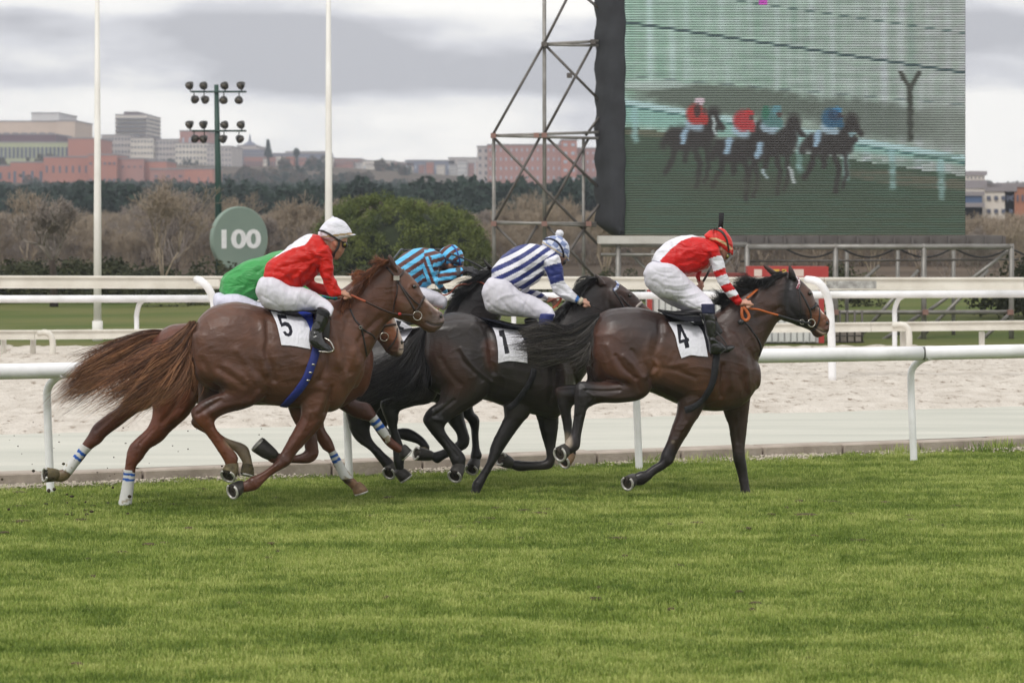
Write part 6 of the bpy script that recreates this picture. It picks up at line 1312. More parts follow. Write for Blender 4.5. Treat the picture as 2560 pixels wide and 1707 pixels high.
S1 = [(5, [(1350, 640), (1430, 760), (1460, 900), (1465, 1020), (1500, 1160)], 28, -.013), (5, [(1300, 660), (1390, 800), (1420, 950), (1440, 1100)], 30, .012), (5, [(1170, 920), (1220, 1010), (1300, 1110), (1400, 1200), (1480, 1260)], 13, .011), (5, [(1140, 950), (1200, 1060), (1290, 1150), (1380, 1240)], 16, -.010), (5, [(980, 1040), (1060, 1180), (1160, 1280)], 26, -.010), (5, [(1230, 1000), (1330, 1180)], 40, .010),
 (6, [(880, 500), (900, 580), (980, 600)], 20, .008), (6, [(1100, 400), (1000, 480), (900, 560)], 16, -.010), (6, [(1000, 780), (1130, 960)], 10, -.006), (5, [(2150, 950), (2190, 1150), (2200, 1300)], 30, .012), (5, [(2080, 1150), (2090, 1300), (2060, 1450)], 24, -.012), (6, [(1960, 560), (2000, 800)], 16, -.006), (6, [(1640, 560), (1560, 720)], 12, .006),
 (7, [(1440, 640), (1430, 760), (1480, 860)], 26, -.010), (7, [(1560, 700), (1640, 770)], 16, -.006), (7, [(1620, 690), (1660, 690), (1700, 720)], 12, .008), (7, [(1500, 620), (1600, 690)], 18, .006), (7, [(1500, 700), (1520, 800)], 40, .008)]
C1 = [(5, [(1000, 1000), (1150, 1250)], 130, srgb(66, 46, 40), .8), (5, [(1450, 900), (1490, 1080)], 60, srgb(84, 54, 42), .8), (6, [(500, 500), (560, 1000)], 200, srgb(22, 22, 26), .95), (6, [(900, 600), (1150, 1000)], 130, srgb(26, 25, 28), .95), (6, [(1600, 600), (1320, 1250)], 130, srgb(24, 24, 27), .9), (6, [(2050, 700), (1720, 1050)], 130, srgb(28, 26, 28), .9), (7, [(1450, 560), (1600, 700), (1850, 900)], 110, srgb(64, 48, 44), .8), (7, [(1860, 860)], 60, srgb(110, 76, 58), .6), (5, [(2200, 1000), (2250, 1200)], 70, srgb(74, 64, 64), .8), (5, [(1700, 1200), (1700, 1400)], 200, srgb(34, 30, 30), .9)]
h1, h1o, b1 = horse('racehorse', 'near-black horse number 1 with a dark flying tail, in the middle of the field', pl1, (6, 1320, 1340), H1, S1, BLK, C1)
hoof(pl1, 6, (1150, 1075), (1085, 1185), (-.1, 1), .068, -.14, MAT_HOOF, h1, .85)
hoof(pl1, 6, (565, 1120), (610, 1185), (1, .15), .062, .14, MAT_HOOF, h1, 0)
hoof(pl1, 6, (1640, 1020), (1565, 980), (-.9, -.4), .066, .10, MAT_HOOF, h1, .5)
hoof(pl1, 6, (1320, 1345), (1320, 1420), (1, 0), .06, -.10, MAT_HOOF, h1, 0)
mb = MB(); mb.ball(pl1.p(7, 1662, 715, -.09), (.018, .014, .015), 12, 8); mb.build('eye', MAT_EYE, h1)
DK0, DK1 = srgb(22, 22, 25), srgb(96, 92, 92)
hair('tail', pl1, 5, [[(795, 720), (690, 850), (560, 990), (350, 1100), (150, 1180), (60, 1280)], [(800, 740), (720, 900), (600, 1080), (400, 1200), (200, 1290), (50, 1380)], [(805, 760), (750, 950), (650, 1150), (500, 1280), (300, 1370), (100, 1440)], [(810, 800), (770, 1000), (720, 1180), (620, 1290), (450, 1380), (240, 1430)], [(812, 840), (790, 1050), (790, 1200), (800, 1300), (740, 1380), (600, 1340)]],
     2300, MAT_HAIR, h1, dy=-.10, dys=(0, .04), jit=.036, wob=.032, rad=.0021, c0=DK0, c1=DK1, clumps=110, seed=6)
hair('mane', pl1, 7, [[(1340, 530), (1260, 540), (1180, 560), (1100, 640)], [(1310, 560), (1230, 575), (1160, 620), (1095, 720)], [(1260, 610), (1190, 640), (1140, 700), (1115, 770)], [(1190, 680), (1130, 740), (1090, 830)], [(1090, 760), (1030, 840), (970, 930), (920, 990)], [(980, 850), (940, 920), (880, 1010)]],
     900, MAT_HAIR, h1, dy=-.08, jit=.02, wob=.02, rad=.0022, c0=srgb(16, 16, 18), c1=srgb(70, 68, 70), clumps=60, seed=7)
NUM1 = [(1545, 745), (1598, 738), (1657, 970), (1610, 980), (1582, 810), (1555, 800)]
cloth_patch('saddle_pad', b1, 5, [(1340, 612), (1500, 640), (1800, 730)], [(1500, 760), (1650, 800), (1830, 900)], [(1340, 612), (1440, 680), (1500, 760)], [(1800, 730), (1825, 800), (1830, 900)], 30, 20, MAT_CLOTHN, h1, lambda x, y: np.tile(np.array(srgb(30, 32, 46)), (len(x), 1)), off=.008)
cloth_patch('number_cloth', b1, 5, [(1485, 712), (1600, 725), (1740, 745)], [(1542, 1070), (1660, 1050), (1835, 1070)], [(1485, 712), (1520, 800), (1540, 930), (1542, 1070)], [(1740, 745), (1790, 820), (1830, 930), (1835, 1070)], 80, 80, MAT_CLOTHN, h1, lambda x, y: poly_col(x, y, [(NUM1, srgb(44, 44, 50))], WHITE), off=.014)
strap('girth', b1, pl1, 6, [(1900, 90), (1870, 200), (1790, 330), (1700, 440), (1640, 480)], .05, .007, MAT_BLKCL, h1, off=.005)
mb = MB(); add_loft(mb, pl1, 5, [(1520, 630, 1500, 680, .13), (1750, 680, 1740, 730, .17), (1980, 650, 1990, 740, .19)], 0); mb.build('saddle', MAT_BLACKL, h1)
strap('cheek_strap', b1, pl1, 7, [(1490, 660), (1540, 730), (1600, 840)], .018, .004, MAT_BLACKL, h1); strap('brow_band', b1, pl1, 7, [(1495, 665), (1525, 640), (1540, 600), (1515, 575)], .026, .005, M('blue_white_band', srgb(210, 216, 230), .5, srgb(70, 84, 140), 60, lo=.48, hi=.52), h1)
strap('nose_band', b1, pl1, 7, [(1720, 835), (1750, 805), (1790, 775)], .022, .005, M('pale_fleece', srgb(186, 178, 172), .9), h1); strap('cheek_strap', b1, pl1, 7, [(1560, 720), (1620, 790), (1680, 840)], .012, .003, MAT_BLACKL, h1)
free_strap('rein', pl1, 7, [(1270, 815, -.16), (1400, 872, -.15), (1520, 930, -.12), (1700, 950, -.1)], .008, MAT_BLACKL, h1, .4)
free_strap('rein', pl1, 7, [(830, 780, .0), (900, 750, .0), (975, 735, .0)], .02, MAT_TERRA, h1, .3); free_strap('rein', pl1, 7, [(975, 735, .0), (940, 800, -.05), (890, 840, -.08)], .014, MAT_TERRA, h1, .3)
# its rider in navy and white
NAV = srgb(48, 58, 118)
J1 = [(7, 0, [(282, 520, 500, 620, .14), (285, 440, 590, 650, .155), (400, 308, 690, 600, .17), (540, 224, 780, 530, .185), (700, 198, 850, 440, .195), (830, 232, 930, 380, .15)]),
      (7, -.17, [(950, 320, 790, 380, .064), (985, 440, 812, 470, .06), (1003, 555, 865, 600, .057), (1060, 625, 900, 685, .054), (1118, 700, 1000, 755, .047), (1165, 748, 1125, 795, .034)]),
      (7, .16, [(800, 400, 700, 500, .06), (760, 560, 640, 600, .055), (650, 640, 560, 690, .052), (720, 660, 690, 730, .045), (800, 700, 790, 750, .038), (850, 730, 835, 770, .034)])]
B1 = [(7, 0, [(290, 530, 200, 690, .135), (430, 560, 260, 870, .15), (540, 670, 430, 910, .12)]),
      (7, -.14, [(280, 540, 185, 730, .09), (430, 560, 235, 870, .11), (560, 670, 400, 918, .108), (690, 715, 600, 932, .10), (800, 780, 730, 950, .085, -.04), (880, 840, 800, 945, .068, -.10), (908, 900, 870, 955, .052, -.13)]),
      (7, .16, [(430, 560, 260, 860, .10), (560, 680, 420, 900, .10), (680, 730, 600, 920, .09), (780, 800, 720, 935, .07)])]
SOCK1 = [(7, -.17, [(905, 895, 770, 890, .055, -.06), (888, 960, 752, 950, .05, -.12), (860, 1060, 740, 1040, .045, -.15), (820, 1200, 730, 1180, .042, -.15), (830, 1260, 720, 1260, .04, -.15)])]
HD1 = [(7, 0, [(1020, 300, 830, 230, .075), (1030, 370, 880, 310, .074), (1010, 400, 930, 380, .062), (985, 425, 950, 410, .045)]), (7, 0, [(900, 300, 800, 260, .06), (960, 380, 860, 360, .065)])]
def jc1(x, y, v):
    C = stripes(.50 * x + .866 * y + 14 * np.sin(x / 120), 90, 556, .5, NAV, WHITE); arm = x > 800 + np.clip(y - 430, 0, 400) * .12
    arm = arm & (y > 285 + (970 - x) * .45)
    C[arm] = WHITE; C[inpoly(x, y, [(795, 432), (985, 380), (1010, 560), (870, 606), (835, 510)])] = NAV; C[inpoly(x, y, [(1135, 700), (1160, 735), (1125, 790), (1105, 770)])] = srgb(60, 110, 180); return C
r1, jb1 = rider('jockey in navy and white stripes with a chequered cap topped by a white bobble', pl1, (7, 550, 930), J1, B1, HD1, [(7, (1170, 770), (1225, 775), -.17, (.4, 1), 1.05), (7, (860, 755), (925, 775), .05, (0, 1), 1.0)], SOCK1, jc1, skin=srgb(190, 146, 126), sextra=[(7, [(960, 340), (1010, 400)], 40, srgb(70, 50, 44), .8)],
    jst=[(7, [(800, 420), (700, 480), (600, 470)], 16, -.010), (7, [(800, 460), (680, 540), (560, 560)], 16, .010), (7, [(780, 500), (640, 600), (540, 620)], 14, -.009), (7, [(620, 470), (560, 520), (500, 590)], 16, .007), (7, [(830, 340), (800, 440), (840, 520)], 14, -.012), (7, [(900, 620), (960, 640), (1040, 700)], 12, -.007), (7, [(950, 700), (1030, 720), (1100, 760)], 10, .006)],
    bst=[(7, [(330, 620), (360, 740), (480, 880)], 16, -.006), (7, [(500, 700), (620, 800), (700, 900)], 12, -.005), (7, [(230, 780), (330, 860), (480, 910)], 10, -.006), (7, [(860, 860), (790, 930)], 10, -.006), (7, [(540, 700), (400, 720), (330, 760)], 12, .005), (7, [(640, 740), (600, 860)], 10, -.004), (7, [(450, 600), (500, 660), (520, 720)], 12, -.005)])
mb = MB(); add_loft(mb, pl1, 7, [(908, 905, 765, 900, .057), (888, 960, 750, 955, .053), (870, 1030, 745, 1010, .049)], -.30, cap=.1); mb.build('sock', M('navy_sock', srgb(44, 54, 116), .7), r1)
mb = MB(); add_loft(mb, pl1, 7, [(868, 1030, 745, 1012, .048), (840, 1120, 735, 1100, .046), (820, 1200, 728, 1190, .043), (860, 1260, 720, 1280, .043), (930, 1300, 800, 1330, .04)], -.32); mb.build('boot', MAT_BOOT, r1)
mb = MB(); add_loft(mb, pl1, 7, [(740, 960, 600, 960, .04), (745, 1000, 615, 1010, .04), (720, 1030, 650, 1040, .035)], .12); mb.build('boot', MAT_BOOT, r1)
LB_, WB_ = srgb(132, 146, 186), srgb(210, 214, 228)
def hc1(x, y, v):
    u = (.53 * (x - 905) - .85 * (y - 285)); w = .85 * (x - 905) + .53 * (y - 285); C = np.where((((np.floor(u / 48) + np.floor(w / 62)) % 2) == 0)[:, None], np.array(LB_), np.array(WB_))
    C[(u > 16) & (u < 30)] = srgb(198, 180, 144); return C
_, hb1 = helmet(pl1, 7, [(1046, 345, 778, 190, .10), (1056, 275, 795, 155, .103), (1045, 205, 840, 128, .085), (1002, 150, 905, 115, .05), (975, 132, 950, 120, .02)], 0, hc1, r1, peak=[(1040, 330, 1000, 350, .05), (1056, 368, 1030, 372, .03)])
strap('goggle_strap', hb1, pl1, 7, [(800, 158), (860, 150), (930, 180), (975, 240), (995, 310), (992, 370)], .018, .004, MAT_NAVY, r1)
me = MB().ball(pl1.p(7, 955, 98, 0), .034, 20, 14).mesh('bobble'); fold_noise(me, (60, 60, 60), .006); me.materials.append(bpy.data.materials['white_plain']); mesh_obj('bobble', me, None, r1)
lens(pl1, 7, (1000, 375), -.045, (.022, .024, .028), MAT_BLACKL, r1, 'goggles'); mb = MB(); mb.tube([pl1.p(7, 1150, 760, -.17), pl1.p(7, 1180, 780, -.17)], .033, 12); mb.build('cuff', M('cuff_cream', srgb(214, 204, 180), .8), r1)

# ================================================================== black horse behind number 1 and its rider in brown and blue stripes
plB = Plane(24.55, -.3, .12)
HB = [
 (5, 0, [(40, 980, 50, 1230, .12), (120, 900, 120, 1380, .20), (300, 820, 330, 1440, .25), (560, 740, 600, 1470, .27), (950, 680, 950, 1460, .28), (1230, 620, 1260, 1430, .26), (1400, 650, 1440, 1350, .2), (1500, 800, 1530, 1200, .12)], 2.2),
 (5, 0, [(1000, 560, 1380, 1100, .17), (1130, 370, 1480, 850, .14), (1260, 235, 1560, 650, .11), (1350, 150, 1600, 500, .09), (1420, 110, 1600, 420, .08)], 2.2),
 (7, 0, [(270, 440, 240, 700, .06), (400, 490, 330, 800, .09), (500, 590, 430, 850, .095), (590, 690, 520, 890, .08), (680, 770, 620, 915, .065), (750, 840, 700, 930, .055)]),
 (7, -.05, [(290, 440, 240, 440, .02), (245, 395, 205, 400, .018), (200, 350, 190, 355, .010), (184, 330, 180, 334, .004)], 2.0, .1),
 (6, -.06, [(1200, 300, 900, 400, .10), (1195, 480, 980, 520, .08), (1200, 570, 1045, 630, .065), (1235, 700, 1120, 730, .05), (1257, 780, 1132, 800, .046), (1235, 870, 1115, 825, .044), (1130, 930, 1060, 860, .036), (1010, 985, 950, 905, .034), (935, 1032, 885, 920, .040), (890, 1010, 850, 915, .036)]),
 (6, .10, [(1300, 250, 1050, 400, .09), (1290, 490, 1185, 560, .06), (1340, 560, 1235, 610, .05), (1357, 620, 1268, 680, .044), (1347, 740, 1274, 760, .036), (1357, 880, 1280, 870, .036), (1381, 945, 1264, 955, .043), (1360, 1000, 1272, 1000, .036), (1345, 1030, 1272, 1020, .035)]),
 (6, -.08, [(500, 250, -20, 250, .13), (360, 480, 5, 480, .10), (270, 640, 35, 610, .066), (262, 720, 72, 730, .055), (295, 810, 140, 820, .043), (400, 920, 260, 905, .036), (492, 1012, 365, 1035, .043), (505, 1070, 405, 1095, .036)]),
 (6, .12, [(600, 300, 200, 350, .11), (480, 560, 225, 520, .08), (430, 660, 225, 620, .055), (470, 690, 420, 730, .044), (640, 680, 600, 800, .037), (780, 760, 720, 830, .037), (850, 850, 760, 860, .042), (850, 900, 780, 900, .036)]),
]
CB = [(6, [(500, 600), (1300, 800)], 500, srgb(24, 23, 25), .9)]
hB, hBo, bB = horse('racehorse', 'black horse half hidden behind number 1, its rider striped brown and blue', plB, (6, 800, 1240), HB, [(6, [(1150, 600), (1210, 740)], 14, -.005), (6, [(100, 700), (300, 880)], 14, -.005)], srgb(34, 31, 32), CB, vox=.012)
hoof(plB, 6, (480, 1080), (450, 1120), (-.1, 1), .066, -.08, MAT_HOOF, hB, .9)
hoof(plB, 6, (1310, 1020), (1262, 1110), (-.1, 1), .064, .10, MAT_HOOF, hB, .8)
hoof(plB, 6, (830, 950), (720, 925), (-1, -.1), .064, -.06, MAT_HOOF, hB, .4)
hoof(plB, 6, (810, 890), (775, 950), (.2, 1), .058, .12, MAT_HOOFM, hB, .2)
hair('mane', plB, 5, [[(1480, 140), (1380, 170), (1290, 200), (1250, 240)], [(1380, 220), (1290, 270), (1200, 310), (1130, 300)], [(1280, 300), (1180, 350), (1100, 400), (1060, 450)], [(1200, 400), (1120, 480), (1050, 540), (1020, 600)]], 700, MAT_HAIR, hB, dy=-.09, jit=.02, wob=.02, rad=.0023, c0=srgb(16, 16, 18), c1=srgb(66, 64, 66), clumps=50, seed=8)
hair('tail', plB, 5, [[(60, 970), (-100, 1000), (-300, 1080), (-500, 1200)], [(60, 1000), (-100, 1080), (-300, 1180), (-480, 1300)]], 400, MAT_HAIR, hB, c0=DK0, c1=DK1, clumps=40, seed=9)
NUMB = [(520, 640), (575, 652), (556, 700), (602, 716), (596, 742), (552, 738), (530, 690)]
cloth_patch('number_cloth', bB, 5, [(400, 610), (520, 625), (660, 700)], [(450, 840), (520, 845), (600, 850)], [(400, 610), (430, 720), (450, 840)], [(660, 700), (680, 730), (600, 850)], 60, 60, MAT_CLOTHN, hB, lambda x, y: poly_col(x, y, [(NUMB, srgb(44, 44, 50))], WHITE), off=.02)
free_strap('rein', plB, 5, [(950, 372, -.1), (1000, 392, -.15), (1060, 370, -.16), (1130, 300, -.15), (1200, 282, -.13), (1240, 290, -.12)], .014, MAT_TERRA, hB, .5); free_strap('rein', plB, 5, [(1240, 290, -.12), (1290, 262, -.11), (1360, 262, -.11), (1410, 285, -.11)], .013, MAT_TERRA, hB, .5)
mb = MB(); add_loft(mb, plB, 5, [(560, 640, 560, 700, .13), (800, 560, 800, 680, .19), (900, 560, 900, 700, .18)], 0); mb.build('saddle', MAT_BLACKL, hB)
BR, LBL = srgb(92, 54, 50), srgb(98, 190, 236)
JB = [(2, 0, [(1640, 520, 1800, 740, .14), (1730, 440, 1960, 740, .16), (1820, 362, 2060, 700, .175), (1950, 320, 2120, 620, .19), (2070, 326, 2150, 520, .17), (2150, 360, 2200, 470, .11)]),
      (5, -.17, [(980, 0, 800, 30, .062), (950, 110, 800, 130, .06), (920, 190, 810, 225, .058), (950, 200, 870, 280, .056), (960, 150, 960, 284, .055), (1060, 130, 1050, 262, .052), (1135, 112, 1140, 218, .045), (1180, 110, 1188, 190, .037)]),
      (5, .14, [(900, 60, 840, 160, .055), (950, 160, 880, 240, .05), (1000, 300, 950, 330, .04), (1040, 350, 1010, 380, .034)])]
BBr = [(5, 0, [(500, 250, 480, 480, .14), (680, 290, 640, 500, .15), (820, 312, 780, 480, .11)]), (5, -.14, [(620, 290, 600, 500, .10), (780, 310, 760, 490, .095), (900, 345, 850, 490, .085), (985, 385, 910, 510, .072), (1030, 430, 960, 530, .06), (1030, 480, 985, 540, .045)])]
HDB = [(5, 0, [(1190, 60, 960, 0, .075), (1190, 120, 985, 60, .076), (1160, 165, 1010, 110, .066), (1130, 190, 1040, 150, .05)]), (5, 0, [(1040, 60, 950, -20, .06), (1030, 140, 900, 60, .075)]), (5, -.078, [(1075, 60, 1040, 60, .008), (1078, 95, 1042, 92, .012), (1060, 118, 1050, 115, .008)])]
def jcB(x, y, v):
    C = stripes(.55 * x + .83 * y, 86, 1380, .5, BR, LBL); x5, y5 = x - 1200, y - 400
    up = inpoly(x5, y5, [(800, -60), (1000, -60), (960, 140), (880, 290), (780, 290)]); Cu = stripes(y5 * .95 + x5 * .25, 78, 40, .5, BR, LBL)
    up2 = inpoly(x5, y5, [(790, 10), (870, 0), (900, 160), (960, 300), (860, 300), (790, 180)]); Cu2 = stripes(x5 * .9 - y5 * .35, 62, 770, .5, BR, LBL)
    C[up] = Cu[up]; C[up2] = Cu2[up2]
    fa = inpoly(x5, y5, [(930, 130), (1200, 90), (1210, 240), (940, 310)]); Cf = stripes(y5 + .12 * x5, 74, 310, .5, BR, LBL); C[fa] = Cf[fa]; C[inpoly(x5, y5, [(1118, 100), (1160, 100), (1170, 240), (1128, 240)])] = srgb(74, 74, 78); return C
rB, jbB = rider('jockey in brown and light blue stripes with black gloves, driving forward with the whip', plB, (5, 800, 640), JB, BBr, HDB, [], [(5, -.17, [(1010, 470, 940, 540, .05), (940, 560, 860, 520, .047), (820, 620, 760, 560, .045), (760, 700, 700, 640, .04)])], jcB, skin=srgb(176, 124, 100), sextra=[(5, [(960, 60), (990, 100), (1010, 150)], 34, srgb(34, 30, 30), .95), (5, [(1110, 110), (1100, 160)], 24, srgb(30, 28, 30), .9)],  # near-black skin: hair, goggles and the shade of the neck gap painted in
    jst=[(2, [(1900, 700), (1960, 640), (1990, 560)], 14, -.008), (2, [(2000, 420), (1990, 520), (2030, 600)], 14, -.012), (5, [(860, 100), (920, 150)], 12, -.008), (5, [(830, 180), (900, 220)], 12, -.007), (2, [(1880, 620), (1960, 700)], 14, .007)])
mb = MB(); add_hand(mb, plB, 5, (1195, 145), (1300, 135), -.17, (.1, 1), 1.22); mb.tube([plB.p(5, 1175, 150, -.17), plB.p(5, 1215, 145, -.17)], [.037, .034], 12); me = mb.remesh('glove', .005, 2); mesh_obj('glove', me, MAT_GLOVE, rB)
def hcB(x, y, v): r_ = np.hypot(x - 1240, (y - 160) * 1.05); C = stripes(r_, 76, 30, .46, BR, LBL); C[inpoly(x, y, [(930, 10), (945, -10), (1200, 78), (1200, 112), (1180, 112)])] = srgb(54, 60, 76); return C
_, hbB = helmet(plB, 5, [(1192, 95, 948, 30, .102), (1202, 20, 950, -25, .103), (1175, -55, 980, -75, .082), (1125, -98, 1035, -103, .045)], 0, hcB, rB)
strap('goggle_strap', hbB, plB, 5, [(1080, -104), (1120, -60), (1150, 20), (1160, 90)], .014, .004, M('blue_elastic', srgb(52, 74, 150), .6), rB)
wh = free_strap('whip', plB, 5, [(1395, 128, -.19), (1320, 84, -.19), (1220, 35, -.19), (1100, -10, -.17), (1040, -35, -.02), (930, -65, .12), (700, -60, .22), (590, -58, .25)], .008, MAT_BLACKL, None, 1.0)
tag(wh, 'thin black whip in the gloved hand of the brown and blue striped jockey', 'whip')
wt = free_strap('whip_flap', plB, 5, [(590, -58, .25), (572, -65, .25), (535, -20, .25), (500, 25, .25)], .016, M('grey_flap', srgb(96, 100, 106), .6), wh, .5)

# ================================================================== horse 4 (leading, dark bay)
pl4 = Plane(23.55, 1.75)
BAY = srgb(66, 48, 42)
H4 = [
 (9, 0, [(305, 600, 310, 860, .12), (325, 450, 340, 1000, .20), (420, 325, 430, 1030, .25), (560, 282, 570, 1060, .275), (760, 272, 780, 1090, .28), (960, 315, 980, 1150, .265), (1200, 400, 1160, 1235, .28), (1430, 430, 1350, 1290, .28), (1600, 390, 1560, 1312, .265), (1740, 430, 1740, 1285, .22), (1880, 600, 1860, 1220, .16), (1960, 800, 1950, 1100, .10)], 2.2),
 (10, 0, [(900, 1100, 1320, 1780, .19), (1010, 1030, 1420, 1520, .165), (1120, 940, 1490, 1350, .14), (1250, 850, 1550, 1240, .12), (1390, 770, 1625, 1130, .10), (1540, 680, 1720, 1110, .088), (1650, 635, 1790, 1080, .08)], 2.2),
 (10, 0, [(1700, 630, 1600, 960, .06), (1790, 680, 1650, 1110, .088), (1880, 750, 1730, 1145, .10), (1955, 840, 1810, 1175, .098), (1998, 940, 1890, 1205, .074), (2055, 1025, 1945, 1232, .062), (2105, 1080, 1975, 1278, .058), (2135, 1130, 2020, 1292, .054), (2125, 1220, 2085, 1268, .042)]),
 (10, -.07, [(1810, 720, 1735, 700, .022), (1795, 660, 1722, 640, .024), (1765, 600, 1722, 590, .014), (1735, 565, 1725, 568, .004)], 2.0, .1), (10, .07, [(1650, 670, 1560, 680, .022), (1580, 620, 1510, 630, .02), (1510, 575, 1475, 590, .012), (1480, 560, 1472, 566, .004)], 2.0, .1),
 (8, -.14, [(1520, -300, 980, -250, .12), (1580, -30, 975, -20, .15), (1560, 150, 1060, 140, .15), (1545, 300, 1200, 190, .13), (1440, 395, 1220, 200, .11), (1240, 428, 1130, 215, .09), (1050, 430, 985, 220, .074), (940, 465, 850, 212, .062), (905, 505, 788, 270, .055), (898, 540, 785, 420, .048), (880, 610, 775, 580, .038), (852, 750, 745, 740, .036), (838, 870, 705, 800, .044), (790, 915, 680, 850, .04), (735, 945, 665, 870, .036)]),
 (8, .16, [(1300, 0, 900, 50, .12), (1100, 350, 900, 220, .09), (800, 440, 700, 250, .066), (760, 460, 590, 290, .056), (750, 540, 615, 430, .05), (762, 620, 650, 560, .04), (760, 720, 680, 720, .037), (790, 850, 690, 850, .042), (800, 930, 700, 920, .040), (780, 960, 700, 980, .036)]),
 (8, -.11, [(2200, 0, 1800, 0, .12), (2120, 330, 1815, 400, .11), (2050, 520, 1808, 520, .09), (1980, 630, 1770, 640, .075), (1915, 740, 1730, 760, .06), (1850, 850, 1690, 860, .05), (1805, 930, 1655, 930, .048), (1775, 1010, 1632, 1010, .046), (1690, 1085, 1570, 1050, .038), (1600, 1140, 1500, 1100, .034), (1505, 1225, 1445, 1110, .042), (1450, 1252, 1400, 1130, .038), (1375, 1250, 1365, 1150, .035)]),
 (8, .10, [(2560, 100, 2200, 100, .11), (2545, 350, 2250, 420, .095), (2528, 500, 2290, 560, .075), (2515, 620, 2325, 650, .06), (2500, 760, 2345, 780, .05), (2487, 880, 2360, 880, .046), (2492, 960, 2372, 980, .047), (2508, 1060, 2390, 1050, .042), (2520, 1160, 2425, 1180, .036), (2532, 1260, 2440, 1260, .040), (2545, 1320, 2450, 1330, .045)]),
]
S4 = [(9, [(1000, 420), (1000, 560), (960, 700), (940, 850), (900, 960)], 28, -.016), (9, [(1050, 440), (1060, 520)], 30, .012), (9, [(900, 560), (860, 720), (880, 860), (860, 960)], 30, .014), (9, [(940, 800), (980, 880), (920, 950)], 20, .012), (9, [(560, 760), (640, 880), (760, 980)], 20, -.014), (9, [(640, 760), (740, 860), (820, 980)], 22, .012), (9, [(720, 700), (800, 840)], 16, -.008), (9, [(480, 660), (560, 860), (600, 980)], 30, .008), (9, [(960, 870), (1150, 900), (1350, 980)], 26, -.010), (9, [(1100, 860), (1250, 830)], 24, .008),
 (9, [(1630, 860), (1620, 1000), (1610, 1160)], 22, -.020), (9, [(1560, 800), (1590, 950)], 24, .012), (9, [(1860, 780), (1880, 950), (1890, 1100)], 22, .010), (9, [(1740, 560), (1800, 700), (1840, 900)], 30, .014), (9, [(1820, 1000), (1850, 1100)], 30, -.010), (9, [(1700, 700), (1690, 900), (1700, 1050)], 40, .012), (9, [(1640, 500), (1700, 620), (1760, 700)], 22, -.008), (9, [(1900, 700), (1930, 850)], 18, -.007),
 (9, [(250, 1080), (330, 1160), (300, 1220)], 16, .010), (9, [(260, 1100), (420, 1110), (600, 1100)], 12, -.012), (9, [(330, 1150), (560, 1180), (740, 1160)], 20, .008), (9, [(740, 1000), (800, 1100)], 24, -.008), (8, [(800, 560), (790, 740)], 8, -.006), (8, [(850, 560), (820, 740)], 8, .005), (8, [(820, 520), (840, 300)], 14, .006),
 (8, [(1900, 640), (1800, 820)], 18, .007), (8, [(1960, 600), (1880, 720)], 14, -.006), (8, [(2400, 600), (2420, 820)], 14, -.006), (8, [(1700, 960), (1740, 1020)], 24, .006),
 (10, [(1740, 720), (1720, 880), (1740, 1010), (1820, 1100)], 24, -.010), (10, [(1920, 830), (1950, 815), (1965, 850)], 12, .008), (10, [(2100, 1110), (2118, 1150), (2105, 1180)], 12, -.014), (10, [(2120, 1240), (2060, 1235), (1990, 1190)], 8, -.010), (10, [(1980, 980), (2060, 1100)], 18, .006), (10, [(1400, 1100), (1520, 1060), (1640, 1000)], 24, -.008), (10, [(1050, 1180), (1150, 1320), (1250, 1420)], 30, -.010), (10, [(1300, 1180), (1380, 1300), (1420, 1420)], 16, .008), (10, [(1440, 900), (1560, 960)], 50, .008), (10, [(2000, 1290), (2060, 1280)], 16, .004)]
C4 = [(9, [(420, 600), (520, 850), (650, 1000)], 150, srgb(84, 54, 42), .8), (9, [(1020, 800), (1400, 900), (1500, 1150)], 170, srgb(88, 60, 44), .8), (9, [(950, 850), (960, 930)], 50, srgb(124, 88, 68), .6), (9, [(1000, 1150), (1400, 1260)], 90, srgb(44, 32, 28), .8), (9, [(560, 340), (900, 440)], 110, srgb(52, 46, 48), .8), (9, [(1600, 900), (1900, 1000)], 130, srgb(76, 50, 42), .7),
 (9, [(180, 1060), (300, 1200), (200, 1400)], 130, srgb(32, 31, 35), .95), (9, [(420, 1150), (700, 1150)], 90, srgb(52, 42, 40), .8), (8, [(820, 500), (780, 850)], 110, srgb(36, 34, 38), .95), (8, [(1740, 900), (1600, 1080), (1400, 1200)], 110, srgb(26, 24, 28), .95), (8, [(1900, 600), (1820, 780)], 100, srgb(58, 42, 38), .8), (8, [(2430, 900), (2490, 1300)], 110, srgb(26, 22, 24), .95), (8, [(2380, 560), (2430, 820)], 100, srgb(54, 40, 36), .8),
 (8, [(700, 760), (715, 830)], 40, srgb(176, 168, 156), .95), (8, [(660, 440), (700, 640)], 90, srgb(30, 28, 30), .95), (8, [(1770, 815)], 16, srgb(120, 112, 98), .9),
 (10, [(1780, 720), (1740, 900), (1780, 1060), (1860, 1120)], 90, srgb(28, 28, 34), .95), (10, [(1850, 760), (1890, 800)], 60, srgb(50, 38, 36), .8), (10, [(2000, 1050), (2080, 1120)], 70, srgb(122, 78, 54), .9), (10, [(1900, 830), (1950, 900), (1980, 980)], 60, srgb(88, 62, 50), .9), (10, [(2030, 1000), (2075, 1050)], 9, srgb(210, 200, 192), .9), (10, [(2030, 1215), (2080, 1255)], 22, srgb(176, 160, 150), .8), (10, [(2120, 1130), (2115, 1190)], 18, srgb(76, 50, 42), .7), (10, [(1980, 1260), (2030, 1280)], 30, srgb(66, 46, 40), .8)]
h4, h4o, b4 = horse('racehorse', 'leading dark bay horse number 4 with black ear hood and orange rein', pl4, (8, 2490, 1350), H4, S4, BAY, C4)
hoof(pl4, 8, (690, 905), (605, 938), (.05, 1), .068, -.14, MAT_HOOF, h4, .85)
